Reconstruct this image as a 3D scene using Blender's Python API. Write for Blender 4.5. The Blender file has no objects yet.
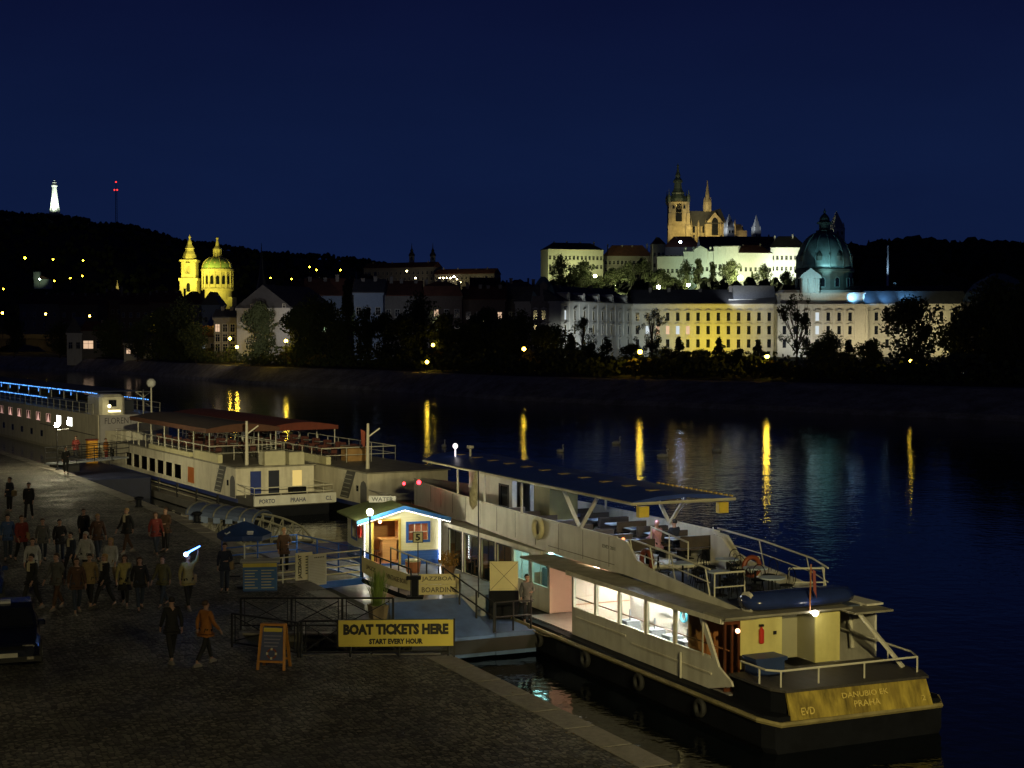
import bpy, bmesh, math, random
from mathutils import Vector, Matrix
random.seed(7)
SC = bpy.context.scene
COL = SC.collection
PI = math.pi
F = 1515.0
PITCH = math.atan(49 / F)
CAM = Vector((0, 0, 11))

# ---------- helpers: where a direction seen from the camera meets a height or a depth ----------
def ray(px, py):
    x = (px - 512) / F; y = -(py - 384) / F
    c, s = math.cos(PITCH), math.sin(PITCH)
    return Vector((x, y * s + c, y * c - s))
def atz(px, py, z):
    d = ray(px, py); return CAM + d * ((z - CAM.z) / d.z)
def aty(px, py, Y):
    d = ray(px, py); return CAM + d * (Y / d.y)
def wx(px, Y): return (px - 512) / F * Y
def wz(py, Y): return aty(512, py, Y).z

# ---------- mesh builder ----------
class MB:
    def __init__(s): s.v = []; s.f = []; s.m = []; s.cur = 0
    def add(s, vs, fs):
        b = len(s.v); s.v += [tuple(v) for v in vs]
        for f in fs: s.f.append(tuple(i + b for i in f)); s.m.append(s.cur)
        return s
    def box(s, x0, x1, y0, y1, z0, z1):
        if x0 > x1: x0, x1 = x1, x0
        if y0 > y1: y0, y1 = y1, y0
        if z0 > z1: z0, z1 = z1, z0
        return s.add([(x0,y0,z0),(x1,y0,z0),(x1,y1,z0),(x0,y1,z0),(x0,y0,z1),(x1,y0,z1),(x1,y1,z1),(x0,y1,z1)],
              [(0,3,2,1),(4,5,6,7),(0,1,5,4),(1,2,6,5),(2,3,7,6),(3,0,4,7)])
    def bbox(s, x0, x1, y0, y1, z0, z1, b=.02):
        # box with chamfered vertical and top edges
        pts = [(x0+b,y0),(x1-b,y0),(x1,y0+b),(x1,y1-b),(x1-b,y1),(x0+b,y1),(x0,y1-b),(x0,y0+b)]
        cx, cy = (x0+x1)/2, (y0+y1)/2
        v = [(x,y,z0) for x,y in pts] + [(x,y,z1-b) for x,y in pts] + [(x+(cx-x)*2*b/(x1-x0), y+(cy-y)*2*b/(y1-y0), z1) for x,y in pts]
        fs = [tuple(range(7,-1,-1)), tuple(range(16,24))]
        for k in range(2):
            for i in range(8):
                j = (i+1)%8; fs.append((k*8+i,k*8+j,k*8+8+j,k*8+8+i))
        return s.add(v, fs)
    def bar(s, a, b, w, h=None):
        h = h or w
        a, b = Vector(a), Vector(b); d = (b-a)
        if d.length < 1e-6: return s
        d.normalize(); u = Vector((0,0,1)) if abs(d.z) < .99 else Vector((0,1,0))
        r = d.cross(u).normalized()*w/2; q = r.cross(d).normalized()*h/2
        vs = [a-r-q,a+r-q,a+r+q,a-r+q,b-r-q,b+r-q,b+r+q,b-r+q]
        return s.add(vs, [(0,3,2,1),(4,5,6,7),(0,1,5,4),(1,2,6,5),(2,3,7,6),(3,0,4,7)])
    def tube(s, pts, r, n=6, caps=True):
        pts = [Vector(p) for p in pts]; rs = r if isinstance(r,(list,tuple)) else [r]*len(pts)
        vs = []; fs = []; m = len(pts)
        for i,p in enumerate(pts):
            d = (pts[min(i+1,m-1)] - pts[max(i-1,0)]).normalized()
            u = Vector((0,0,1)) if abs(d.z) < .95 else Vector((0,1,0))
            a = d.cross(u).normalized(); c = a.cross(d).normalized()
            for k in range(n):
                t = 2*PI*k/n; vs.append(p + a*math.cos(t)*rs[i] + c*math.sin(t)*rs[i])
        for i in range(m-1):
            for k in range(n):
                q = (k+1)%n; fs.append((i*n+k, i*n+q, (i+1)*n+q, (i+1)*n+k))
        if caps: fs += [tuple(range(n-1,-1,-1)), tuple(range((m-1)*n, m*n))]
        return s.add(vs, fs)
    def lathe(s, prof, n=12, c=(0,0,0), sx=1, sy=1, rot=0):
        vs = []; fs = []; m = len(prof)
        for r,z in prof:
            for k in range(n):
                t = 2*PI*k/n + rot; vs.append((c[0]+math.cos(t)*r*sx, c[1]+math.sin(t)*r*sy, c[2]+z))
        for i in range(m-1):
            for k in range(n):
                q = (k+1)%n; fs.append((i*n+k, i*n+q, (i+1)*n+q, (i+1)*n+k))
        fs += [tuple(range(n-1,-1,-1)), tuple(range((m-1)*n, m*n))]
        return s.add(vs, fs)
    def ball(s, c, r, n=8, sz=1):
        pr = [(max(.001,r*math.sin(PI*i/6)), -r*sz*math.cos(PI*i/6)) for i in range(7)]
        return s.lathe(pr, n, c)
    def torus(s, c, R, r, ax='y', n=20, k=6):
        vs = []; fs = []
        for i in range(n):
            t = 2*PI*i/n
            for j in range(k):
                u = 2*PI*j/k; q = R + r*math.cos(u); a = q*math.cos(t); b = q*math.sin(t); d = r*math.sin(u)
                p = {'y':(a,d,b),'x':(d,a,b),'z':(a,b,d)}[ax]
                vs.append((c[0]+p[0],c[1]+p[1],c[2]+p[2]))
        for i in range(n):
            for j in range(k):
                fs.append((i*k+j, ((i+1)%n)*k+j, ((i+1)%n)*k+(j+1)%k, i*k+(j+1)%k))
        return s.add(vs, fs)
    def prism(s, pts, z0, z1):
        n = len(pts)
        vs = [(x,y,z0) for x,y in pts] + [(x,y,z1) for x,y in pts]
        return s.add(vs, [tuple(range(n-1,-1,-1)), tuple(range(n,2*n))] + [(i,(i+1)%n,n+(i+1)%n,n+i) for i in range(n)])
    def exy(s, prof, y0, y1):       # profile (x,z) extruded along y
        n = len(prof)
        vs = [(x,y0,z) for x,z in prof] + [(x,y1,z) for x,z in prof]
        return s.add(vs, [tuple(range(n)), tuple(range(2*n-1,n-1,-1))] + [(i,n+i,n+(i+1)%n,(i+1)%n) for i in range(n)])
    def exx(s, prof, x0, x1):       # profile (y,z) extruded along x
        n = len(prof)
        vs = [(x0,y,z) for y,z in prof] + [(x1,y,z) for y,z in prof]
        return s.add(vs, [tuple(range(n)), tuple(range(2*n-1,n-1,-1))] + [(i,n+i,n+(i+1)%n,(i+1)%n) for i in range(n)])
    def loft(s, rings, closed=True, caps=True):
        n = len(rings[0]); vs = [p for r in rings for p in r]; fs = []
        for i in range(len(rings)-1):
            for k in range(n if closed else n-1):
                q = (k+1)%n; fs.append((i*n+k, i*n+q, (i+1)*n+q, (i+1)*n+k))
        if caps: fs += [tuple(range(n-1,-1,-1)), tuple(range((len(rings)-1)*n, len(rings)*n))]
        return s.add(vs, fs)
    def wall(s, ax, pos, th, u0, u1, z0, z1, holes):
        # wall with real openings: ax 'x' = wall lies in the plane x=pos and runs along y
        us = sorted({u0,u1,*[h[0] for h in holes],*[h[1] for h in holes]}); zs = sorted({z0,z1,*[h[2] for h in holes],*[h[3] for h in holes]})
        for i in range(len(us)-1):
            run = None
            for j in range(len(zs)-1):
                cu, cz = (us[i]+us[i+1])/2, (zs[j]+zs[j+1])/2
                inh = any(h[0]<cu<h[1] and h[2]<cz<h[3] for h in holes)
                if not inh:
                    if run is None: run = [zs[j], zs[j+1]]
                    else: run[1] = zs[j+1]
                if inh or j == len(zs)-2:
                    if run:
                        if ax == 'x': s.box(pos, pos+th, us[i], us[i+1], run[0], run[1])
                        else: s.box(us[i], us[i+1], pos, pos+th, run[0], run[1])
                    run = None
        return s
    def mesh(s, name, mats, smooth=False):
        me = bpy.data.meshes.new(name); me.from_pydata([tuple(v) for v in s.v], [], s.f)
        for m in (mats if isinstance(mats,(list,tuple)) else [mats]): me.materials.append(m)
        if s.m and max(s.m): me.polygons.foreach_set('material_index', s.m)
        if smooth: me.polygons.foreach_set('use_smooth', [True]*len(me.polygons))
        me.update(); return me
    def build(s, name, mats, parent=None, smooth=False):
        o = bpy.data.objects.new(name, s.mesh(name, mats, smooth)); COL.objects.link(o)
        o.parent = parent; return o

def B(): return MB()
def tag(o, label=None, cat=None, group=None, kind=None):
    if label: o['label'] = label
    if cat: o['category'] = cat
    if group: o['group'] = group
    if kind: o['kind'] = kind
    return o
def thing(name, label, cat, loc=(0,0,0), rz=0, group=None):
    o = bpy.data.objects.new(name, None); COL.objects.link(o); o.empty_display_size = .2
    o.location = loc; o.rotation_euler = (0,0,rz); return tag(o, label, cat, group)
def copy_tree(o, parent=None, kids=None):
    c = o.copy(); COL.objects.link(c); c.parent = parent
    if kids is None:
        kids = {}
        for q in COL.objects:
            if q.parent: kids.setdefault(q.parent, []).append(q)
    for ch in kids.get(o, []): copy_tree(ch, c, kids)
    return c
def inst(mesh, name, parent, loc=(0,0,0), rz=0, sc=None):
    o = bpy.data.objects.new(name, mesh); COL.objects.link(o); o.parent = parent
    o.location = loc; o.rotation_euler = (0,0,rz)
    if sc: o.scale = sc
    return o

# ---------- materials ----------
MATS = {}
def M(name, col, rough=.6, metal=0, var=.2, scale=2.0, bump=0, bscale=15, dirt=0, stretch=(1,1,1)):
    if name in MATS: return MATS[name]
    m = bpy.data.materials.new(name); m.use_nodes = True; nt = m.node_tree; N = nt.nodes; L = nt.links
    bs = N['Principled BSDF']; bs.inputs['Roughness'].default_value = rough; bs.inputs['Metallic'].default_value = metal
    tc = N.new('ShaderNodeTexCoord'); mp = N.new('ShaderNodeMapping'); mp.inputs['Scale'].default_value = stretch
    L.new(tc.outputs['Object'], mp.inputs['Vector'])
    nz = N.new('ShaderNodeTexNoise'); nz.inputs['Scale'].default_value = scale; nz.inputs['Detail'].default_value = 6; nz.inputs['Roughness'].default_value = .65
    L.new(mp.outputs[0], nz.inputs['Vector'])
    rp = N.new('ShaderNodeValToRGB'); e = rp.color_ramp.elements
    e[0].position = .3; e[1].position = .7
    e[0].color = tuple(c*(1-var) for c in col)+(1,); e[1].color = tuple(min(1,c*(1+var*.6)) for c in col)+(1,)
    L.new(nz.outputs['Fac'], rp.inputs['Fac']); out = rp.outputs['Color']
    if dirt:
        n2 = N.new('ShaderNodeTexNoise'); n2.inputs['Scale'].default_value = .9; n2.inputs['Detail'].default_value = 8
        m2 = N.new('ShaderNodeMapping'); m2.inputs['Scale'].default_value = (2.5,2.5,.35); L.new(tc.outputs['Object'], m2.inputs['Vector']); L.new(m2.outputs[0], n2.inputs['Vector'])
        r2 = N.new('ShaderNodeValToRGB'); r2.color_ramp.elements[0].position = .48; r2.color_ramp.elements[1].position = .72
        L.new(n2.outputs['Fac'], r2.inputs['Fac'])
        mu = N.new('ShaderNodeMath'); mu.operation = 'MULTIPLY'; mu.inputs[1].default_value = dirt; L.new(r2.outputs['Color'], mu.inputs[0])
        mx = N.new('ShaderNodeMixRGB'); L.new(mu.outputs[0], mx.inputs['Fac']); L.new(out, mx.inputs['Color1']); mx.inputs['Color2'].default_value = (col[0]*.3+.02, col[1]*.25+.015, col[2]*.2+.01, 1)
        out = mx.outputs['Color']
    L.new(out, bs.inputs['Base Color'])
    if bump:
        n3 = N.new('ShaderNodeTexNoise'); n3.inputs['Scale'].default_value = bscale; n3.inputs['Detail'].default_value = 4; L.new(tc.outputs['Object'], n3.inputs['Vector'])
        bp = N.new('ShaderNodeBump'); bp.inputs['Strength'].default_value = bump; bp.inputs['Distance'].default_value = .05
        L.new(n3.outputs['Fac'], bp.inputs['Height']); L.new(bp.outputs[0], bs.inputs['Normal'])
    MATS[name] = m; return m
def E(name, col, st):
    if name in MATS: return MATS[name]
    m = bpy.data.materials.new(name); m.use_nodes = True; nt = m.node_tree; nt.nodes.clear()
    e = nt.nodes.new('ShaderNodeEmission'); o = nt.nodes.new('ShaderNodeOutputMaterial'); nt.links.new(e.outputs[0], o.inputs[0])
    e.inputs[0].default_value = (*col,1); e.inputs[1].default_value = st; MATS[name] = m; return m
def glass(name, col=(.8,.9,.9), rough=.03):
    if name in MATS: return MATS[name]
    m = bpy.data.materials.new(name); m.use_nodes = True; nt = m.node_tree; nt.nodes.clear(); N = nt.nodes; L = nt.links
    o = N.new('ShaderNodeOutputMaterial'); mx = N.new('ShaderNodeMixShader'); t = N.new('ShaderNodeBsdfTransparent'); g = N.new('ShaderNodeBsdfGlossy')
    t.inputs[0].default_value = (*col,1); g.inputs['Roughness'].default_value = rough
    mx.inputs[0].default_value = .09; L.new(t.outputs[0], mx.inputs[1]); L.new(g.outputs[0], mx.inputs[2]); L.new(mx.outputs[0], o.inputs[0])
    MATS[name] = m; return m

white = M('white_boat_paint', (.62,.60,.52), .45, var=.12, dirt=.35)
white2 = M('cream_boat_paint', (.66,.62,.50), .45, var=.12, dirt=.4)
black = M('black_hull_paint', (.007,.008,.012), .65, var=.4)
black.node_tree.nodes['Principled BSDF'].inputs['Specular IOR Level'].default_value = .12
blueh = M('blue_hull_paint', (.015,.03,.16), .4, var=.3, dirt=.2)
roofg = M('grey_deck_paint', (.27,.255,.20), .55, var=.3, dirt=.4)
deckm = M('dark_deck_boards', (.05,.045,.04), .6, var=.4, stretch=(8,.4,1))
rail = M('white_rail_paint', (.6,.58,.48), .4, var=.15)
steel = M('dark_steel', (.03,.03,.032), .45, .6)
wood = M('varnished_wood', (.35,.14,.05), .4, var=.3, stretch=(1,6,1))
woodp = M('pine_boards', (.62,.33,.13), .5, var=.25, scale=3, stretch=(.5,.5,9))
yellow = M('yellow_paint', (.62,.50,.07), .5, var=.12, dirt=.2)
bluep = M('blue_paint', (.02,.10,.42), .45, var=.15)
blueclo = M('blue_canvas', (.03,.06,.26), .4, var=.25, bump=.3, bscale=3)
redclo = M('red_canvas', (.16,.03,.014), .7, var=.25, bump=.3, bscale=3)
brownclo = M('brown_canvas', (.09,.065,.05), .7, var=.25, bump=.3, bscale=3)
darkglass = M('dark_window_glass', (.012,.014,.018), .08, var=.3)
stonec = M('kerb_granite', (.22,.20,.17), .7, var=.3, scale=6, bump=.4)
stonew = M('quay_wall_stone', (.13,.12,.10), .8, var=.4, scale=2, bump=.5, dirt=.4)
inkb = M('black_lettering', (.015,.015,.012), .6, var=.1)
inkblue = M('blue_lettering', (.02,.04,.2), .6, var=.1)
goldl = M('gold_lettering', (.45,.32,.06), .5, var=.1)
terra = M('terracotta', (.35,.13,.06), .8)
rubber = M('black_rubber', (.02,.02,.02), .8)
orangem = M('orange_plastic', (.20,.045,.018), .5)
skin = M('skin', (.36,.21,.15), .55, var=.1)

def text(s, w, h, mat, parent, loc, rz=0, name='lettering', rx=0, shear=0, bold=.02, th=.008, serif=False):
    cu = bpy.data.curves.new('t', 'FONT'); cu.body = s; cu.size = 1; cu.extrude = .02; cu.offset = bold; cu.resolution_u = 2
    cu.align_x = 'CENTER'; cu.shear = shear; cu.space_line = .95
    t = bpy.data.objects.new('t', cu); COL.objects.link(t)
    dg = bpy.context.evaluated_depsgraph_get(); me = bpy.data.meshes.new_from_object(t.evaluated_get(dg))
    bpy.data.objects.remove(t); bpy.data.curves.remove(cu)
    xs = [v.co.x for v in me.vertices]; ys = [v.co.y for v in me.vertices]
    x0,x1,y0,y1 = min(xs),max(xs),min(ys),max(ys)
    for v in me.vertices:
        a = ((v.co.x-x0)/(x1-x0)-.5)*w; b = ((v.co.y-y0)/(y1-y0)-.5)*h; d = -v.co.z/.02*th
        v.co = (a, d, b)
    me.materials.clear(); me.materials.append(mat); me.name = name
    o = bpy.data.objects.new(name, me); COL.objects.link(o); o.parent = parent; o.location = loc
    o.rotation_euler = (rx,0,rz); return o

def light(name, kind, loc, P, col, radius=.2, target=None, angle=60, blend=.5):
    l = bpy.data.lights.new(name, kind); l.energy = P; l.color = col; l.shadow_soft_size = radius
    o = bpy.data.objects.new(name, l); COL.objects.link(o); o.location = loc
    if kind == 'SPOT':
        l.spot_size = math.radians(angle); l.spot_blend = blend
        d = Vector(target) - Vector(loc); o.rotation_euler = d.to_track_quat('-Z','Y').to_euler()
    return o
def flood(loc, target, Ew, col, angle=90, radius=.4):
    r = (Vector(target)-Vector(loc)).length
    return light('flood_or_fill_beam', 'SPOT', loc, Ew*4*PI*r*r, col, radius, target, angle, .8)

# ---------- camera and world ----------
cam = bpy.data.cameras.new('camera'); co = bpy.data.objects.new('camera', cam); COL.objects.link(co)
cam.sensor_width = 36; cam.lens = F/1024*36; cam.clip_start = .5; cam.clip_end = 20000
co.location = CAM; co.rotation_euler = (PI/2-PITCH, 0, 0); SC.camera = co
W = bpy.data.worlds.new('World'); SC.world = W; W.use_nodes = True; nt = W.node_tree; N = nt.nodes; L = nt.links
bg = N['Background']; tc = N.new('ShaderNodeTexCoord'); sp = N.new('ShaderNodeSeparateXYZ'); L.new(tc.outputs['Generated'], sp.inputs[0])
rp = N.new('ShaderNodeValToRGB'); rp.color_ramp.interpolation = 'EASE'
el = rp.color_ramp.elements; el[0].position = 0; el[0].color = (.0052,.0125,.050,1); el[1].position = 1; el[1].color = (.0010,.0010,.006,1)
e2 = el.new(.10); e2.color = (.0044,.0108,.047,1); e3 = el.new(.24); e3.color = (.0031,.0056,.031,1); e4 = el.new(.42); e4.color = (.0008,.0013,.0065,1)
L.new(sp.outputs['Z'], rp.inputs[0]); cn_ = N.new('ShaderNodeTexNoise'); cn_.inputs['Scale'].default_value = 5; cn_.inputs['Detail'].default_value = 5
cm_ = N.new('ShaderNodeMapping'); cm_.inputs['Scale'].default_value = (1,1,3.5); L.new(tc.outputs['Generated'], cm_.inputs[0]); L.new(cm_.outputs[0], cn_.inputs['Vector'])
cr_ = N.new('ShaderNodeValToRGB'); cr_.color_ramp.elements[0].position = .3; cr_.color_ramp.elements[0].color = (.86,.86,.88,1); cr_.color_ramp.elements[1].position = .7; cr_.color_ramp.elements[1].color = (1.0,1.0,1.0,1); L.new(cn_.outputs['Fac'], cr_.inputs[0])
cx_ = N.new('ShaderNodeMixRGB'); cx_.blend_type = 'MULTIPLY'; cx_.inputs[0].default_value = 1; L.new(rp.outputs[0], cx_.inputs[1]); L.new(cr_.outputs[0], cx_.inputs[2]); L.new(cx_.outputs[0], bg.inputs[0]); bg.inputs[1].default_value = 1.0
SC.view_settings.view_transform = 'Standard'; SC.view_settings.look = 'None'; SC.view_settings.exposure = 0; SC.view_settings.gamma = 1
cy = SC.cycles
cy.use_denoising = True; cy.use_light_tree = True; cy.sample_clamp_indirect = 4; cy.sample_clamp_direct = 0
cy.max_bounces = 6; cy.diffuse_bounces = 2; cy.glossy_bounces = 3; cy.transparent_max_bounces = 12; cy.caustics_reflective = False; cy.caustics_refractive = False
try: cy.denoiser = 'OPENIMAGEDENOISE'; cy.denoising_input_passes = 'RGB_ALBEDO_NORMAL'
except Exception: pass

# ---------- water ----------
wm = bpy.data.materials.new('river_water'); wm.use_nodes = True; nt = wm.node_tree; N = nt.nodes; L = nt.links; bs = N['Principled BSDF']
bs.inputs['Base Color'].default_value = (.003,.005,.008,1); bs.inputs['Roughness'].default_value = .045; bs.inputs['IOR'].default_value = 1.33
tc = N.new('ShaderNodeTexCoord'); n1 = N.new('ShaderNodeTexNoise'); n1.inputs['Scale'].default_value = 1.3; n1.inputs['Detail'].default_value = 3; n1.inputs['Roughness'].default_value = .55
n2 = N.new('ShaderNodeTexNoise'); n2.inputs['Scale'].default_value = .16; n2.inputs['Detail'].default_value = 2
L.new(tc.outputs['Object'], n1.inputs['Vector']); L.new(tc.outputs['Object'], n2.inputs['Vector'])
ad = N.new('ShaderNodeMath'); ad.operation = 'MULTIPLY_ADD'; L.new(n2.outputs['Fac'], ad.inputs[0]); ad.inputs[1].default_value = 1.5; L.new(n1.outputs['Fac'], ad.inputs[2])
bp = N.new('ShaderNodeBump'); bp.inputs['Strength'].default_value = 1; bp.inputs['Distance'].default_value = .026
L.new(ad.outputs[0], bp.inputs['Height']); L.new(bp.outputs[0], bs.inputs['Normal'])
tag(B().add([(-1500,-60,0),(900,-60,0),(900,1000,0),(-1500,1000,0)], [(0,1,2,3)]).build('water', wm), kind='structure')

# ---------- far bank and hills ----------
groundm = M('dark_ground', (.05,.05,.03), .9, var=.4, scale=.2, bump=.4, bscale=1)
bankm = M('stone_bank', (.38,.36,.32), .85, var=.55, scale=.35, bump=.8, bscale=1.5, dirt=.5)
pathm = M('river_path', (.38,.34,.28), .9)
grassm = M('dark_forest_floor', (.03,.04,.015), .9, var=.4, scale=.05)
WL = [(-1400,362.5),(-200,363.5),(0,367),(60,370),(128,374),(256,384.5),(384,391),(512,401),(640,406),(768,411),(900,417),(1024,422),(1200,430),(1700,450)]
def wlY(px):
    for (a,ya),(b,yb) in zip(WL,WL[1:]):
        if a <= px <= b: return 11*F/((ya+(yb-ya)*(px-a)/(b-a))-335)
    return 300
cols = list(range(-1400,1701,20))
def bandrow(fn): return [Vector(fn(p)) for p in cols]
jit = {p: random.uniform(-1,1) for p in cols}
R0 = bandrow(lambda p: (wx(p,wlY(p)), wlY(p)+jit[p]*.8, -.4))
R1 = bandrow(lambda p: (wx(p,wlY(p)+2), wlY(p)+2+jit[p]*.8, .7))
R2 = bandrow(lambda p: (wx(p,wlY(p)+13), wlY(p)+13, 3.6))
R3 = bandrow(lambda p: (wx(p,wlY(p)+13.1), wlY(p)+13.1, 3.6))
R4 = bandrow(lambda p: (wx(p,wlY(p)+18), wlY(p)+18, 3.7))
R5 = bandrow(lambda p: (wx(p,wlY(p)+25), wlY(p)+25, 4.2))
R6 = bandrow(lambda p: (wx(p,max(560,wlY(p)+40)), max(560,wlY(p)+40), 4.6))
R7 = bandrow(lambda p: (wx(p,1500), 1500, 6)); R8 = bandrow(lambda p: (wx(p,9000), 9000, 0))
tag(B().loft([R0,R1,R2], closed=False, caps=False).build('stone_bank', bankm), kind='structure')
tag(B().loft([R3,R4], closed=False, caps=False).build('river_path', pathm), kind='structure')
tag(B().loft([R4,R5,R6,R7,R8], closed=False, caps=False).build('ground', groundm), kind='structure')

def interp(tab, x):
    if x <= tab[0][0]: return tab[0][1]
    for (a,ya),(b,yb) in zip(tab,tab[1:]):
        if a <= x <= b: return ya+(yb-ya)*(x-a)/(b-a)
    return tab[-1][1]
def hill(name, tab, Yr, Yf, px0, px1, zf, back=400, step=14, rough=2):
    ps = list(range(px0,px1+1,step)); rows = []
    for u in (0,.12,.25,.4,.55,.7,.85,1):
        Y = Yf+(Yr-Yf)*u; sm = u*u*(3-2*u); r = []
        for p in ps:
            zr = wz(interp(tab,p),Yr); z = zf+(zr-zf)*sm + random.uniform(-rough,rough)*(.3+u)
            r.append((wx(p,Yr)*(Y/Yr), Y, z))
        rows.append(r)
    rows.append([(x*1.02,y+back,z-20) for x,y,z in rows[-1]]); rows.append([(x,y+back*2,-10) for x,y,z in rows[-1]])
    o = B().loft(rows, closed=False, caps=False).build(name, grassm, smooth=True); tag(o, kind='structure'); return rows
petr = [(-300,219),(-100,216),(0,216),(30,218),(60,222),(100,227),(140,234),(180,244),(240,254),(300,259),(340,262),(380,268),(420,274),(500,286),(600,305)]
rowsP = hill('wooded_hill', petr, 1850, 950, -300, 600, 8)
cast = [(440,322),(500,310),(540,292),(570,290),(620,288),(700,287),(800,286),(860,284),(960,284),(1100,284),(1200,300)]
rowsC = hill('castle_hill', cast, 1080, 640, 440, 1300, 6, rough=1)
letn = [(820,300),(860,274),(920,271),(1000,277),(1100,268),(1400,262)]
rowsL = hill('plateau_slope', letn, 720, 560, 820, 1400, 6, rough=1, back=80)

# forest masses that read as one
leafm = M('foliage', (.065,.085,.03), .8, var=.5, scale=.6)
leafd = M('dense_foliage', (.035,.05,.02), .8, var=.5, scale=.3)
def lump_wood(name, label, rows, n, h0, h1, umin=.2, topn=220):
    b = B(); R = len(rows)-2
    spots = []
    for _ in range(n):
        u = random.uniform(umin,1)*(R-1); i = min(int(u),R-2); k = random.randrange(len(rows[0])-1); fr = random.random(); fu = u-i
        A = Vector(rows[i][k]).lerp(Vector(rows[i][k+1]),fr); C = Vector(rows[i+1][k]).lerp(Vector(rows[i+1][k+1]),fr); spots.append(A.lerp(C,fu))
    for _ in range(topn):
        k = random.randrange(len(rows[0])-1); spots.append(Vector(rows[R-1][k]).lerp(Vector(rows[R-1][k+1]),random.random()))
    for p in spots:
        h = random.uniform(h0,h1)
        for q in range(3):
            c = p + Vector((random.uniform(-.5,.5)*h, random.uniform(-.5,.5)*h, h*random.uniform(.25,.6))); r = h*random.uniform(.22,.4)
            n_ = 6; pr = []
            for i in range(4): pr.append([ (c.x+math.cos(2*PI*k/n_+i)*r*math.sin(PI*(i+.5)/4)*random.uniform(.75,1.25), c.y+math.sin(2*PI*k/n_+i)*r*math.sin(PI*(i+.5)/4)*random.uniform(.75,1.25), c.z-r*1.1*math.cos(PI*(i+.5)/4)*random.uniform(.8,1.2)) for k in range(n_)])
            b.loft(pr)
    tag(b.build(name, leafd), label, 'woodland', kind='stuff')
lump_wood('hill_woods', 'dark woods covering the long hill under the lit lookout tower', rowsP, 1500, 6, 9, topn=420)
lump_wood('slope_woods', 'dark bushes and trees on the slope below the castle', rowsC, 620, 6, 11, umin=.1, topn=60)
lump_wood('ridge_woods', 'dark tree line on the ridge right of the copper dome', rowsL, 170, 10, 19, umin=.3, topn=190)

# ---------- trees ----------
barkm = M('bark', (.06,.045,.03), .9, var=.4, bump=.4)
def crown_mesh(kind, seed, nleaf=4200):
    rnd = random.Random(seed); b = B(); cl = []
    if kind == 'broad':
        for _ in range(46):
            t = rnd.uniform(0,2*PI); z = rnd.uniform(.16,.91); rr = rnd.uniform(0,.38)*math.sin(PI*min(1,(z-.08)/.95))
            cl.append((math.cos(t)*rr*1.15, math.sin(t)*rr*1.15, z, rnd.uniform(.08,.16)))
    elif kind == 'cone':
        for _ in range(34):
            z = rnd.uniform(.06,.95); t = rnd.uniform(0,2*PI); rr = (1-z)*.26*rnd.uniform(.3,1)
            cl.append((math.cos(t)*rr, math.sin(t)*rr, z, .03+.10*(1-z)))
    elif kind == 'column':
        for _ in range(28):
            z = rnd.uniform(.12,.95); t = rnd.uniform(0,2*PI); rr = .09*rnd.uniform(.2,1)*math.sin(PI*min(1,z*.8+.2))
            cl.append((math.cos(t)*rr, math.sin(t)*rr, z, rnd.uniform(.05,.09)))
    elif kind == 'loose':
        for _ in range(30):
            t = rnd.uniform(0,2*PI); z = rnd.uniform(.3,.97); rr = rnd.uniform(.1,.42)*math.sin(PI*min(1,(z-.1)/.95))
            cl.append((math.cos(t)*rr, math.sin(t)*rr, z, rnd.uniform(.035,.09)))
    elif kind == 'bush':
        for _ in range(22):
            t = rnd.uniform(0,2*PI); z = rnd.uniform(.15,.8); rr = rnd.uniform(0,.55)*math.sqrt(max(0,1-z*z))
            cl.append((math.cos(t)*rr, math.sin(t)*rr, z, rnd.uniform(.12,.22)))
    if kind == 'loose': nleaf = int(nleaf*.55)
    ls = {'broad':.021,'cone':.019,'column':.014,'loose':.013,'bush':.035}[kind]
    wts = [c[3]**2 for c in cl]
    for _ in range(nleaf):
        c = rnd.choices(cl, wts)[0]; d = Vector((rnd.gauss(0,1),rnd.gauss(0,1),rnd.gauss(0,1))); d.normalize()
        p = Vector(c[:3]) + d*c[3]*rnd.uniform(.35,1.1)**.6
        u = Vector((rnd.gauss(0,1),rnd.gauss(0,1),rnd.gauss(0,1))).normalized(); w = u.orthogonal().normalized(); s = ls*rnd.uniform(.6,1.5)
        b.add([p-u*s, p+w*s*.7, p+u*s, p-w*s*.7], [(0,1,2,3)])
    me = b.mesh('crown', leafm)
    t = B()
    top = {'broad':.8,'cone':.9,'column':.85,'loose':.9,'bush':.4}[kind]
    t.tube([(0,0,-.03),(0.005,0,.2),(-.01,.01,.5),(0,0,top)], [.022,.017,.011,.003], 7)
    if kind in ('broad','loose'):
        for _ in range(16 if kind=='loose' else 9):
            c = rnd.choice(cl); z0 = rnd.uniform(.18,.45)
            m = Vector((c[0]*.5,c[1]*.5,(z0+c[2])/2+.03)); t.tube([(0,0,z0), m, c[:3]], [.009,.006,.002], 5)
            if kind == 'loose':
                for q in range(4): t.tube([m, Vector(c[:3])+Vector((rnd.uniform(-.1,.1),rnd.uniform(-.1,.1),rnd.uniform(0,.12)))], [.004,.0015], 4)
    return me, t.mesh('trunk', barkm)
TV = {k: [crown_mesh(k, 10*i+len(k)) for i in range(3 if k != 'column' else 1)] for k in ('broad','cone','column','loose','bush')}
def tree(name, label, px, Y, ytop, z0, kind, wid=None, v=0, group='trees on the far river bank', cat='tree'):
    """wid: crown width in metres"""
    h = wz(ytop,Y)-z0; me, tr = TV[kind][v%len(TV[kind])]
    w0 = {'broad':.95,'cone':.55,'column':.3,'loose':.95,'bush':1.2}[kind]*h
    s = (wid/w0 if wid else 1)
    t = thing(name, label, cat, (wx(px,Y),Y,z0), v*1.3, group)
    inst(me, 'crown', t, sc=(h*s,h*s,h)); inst(tr, 'trunk', t, sc=(h*s,h*s,h)); return t
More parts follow.
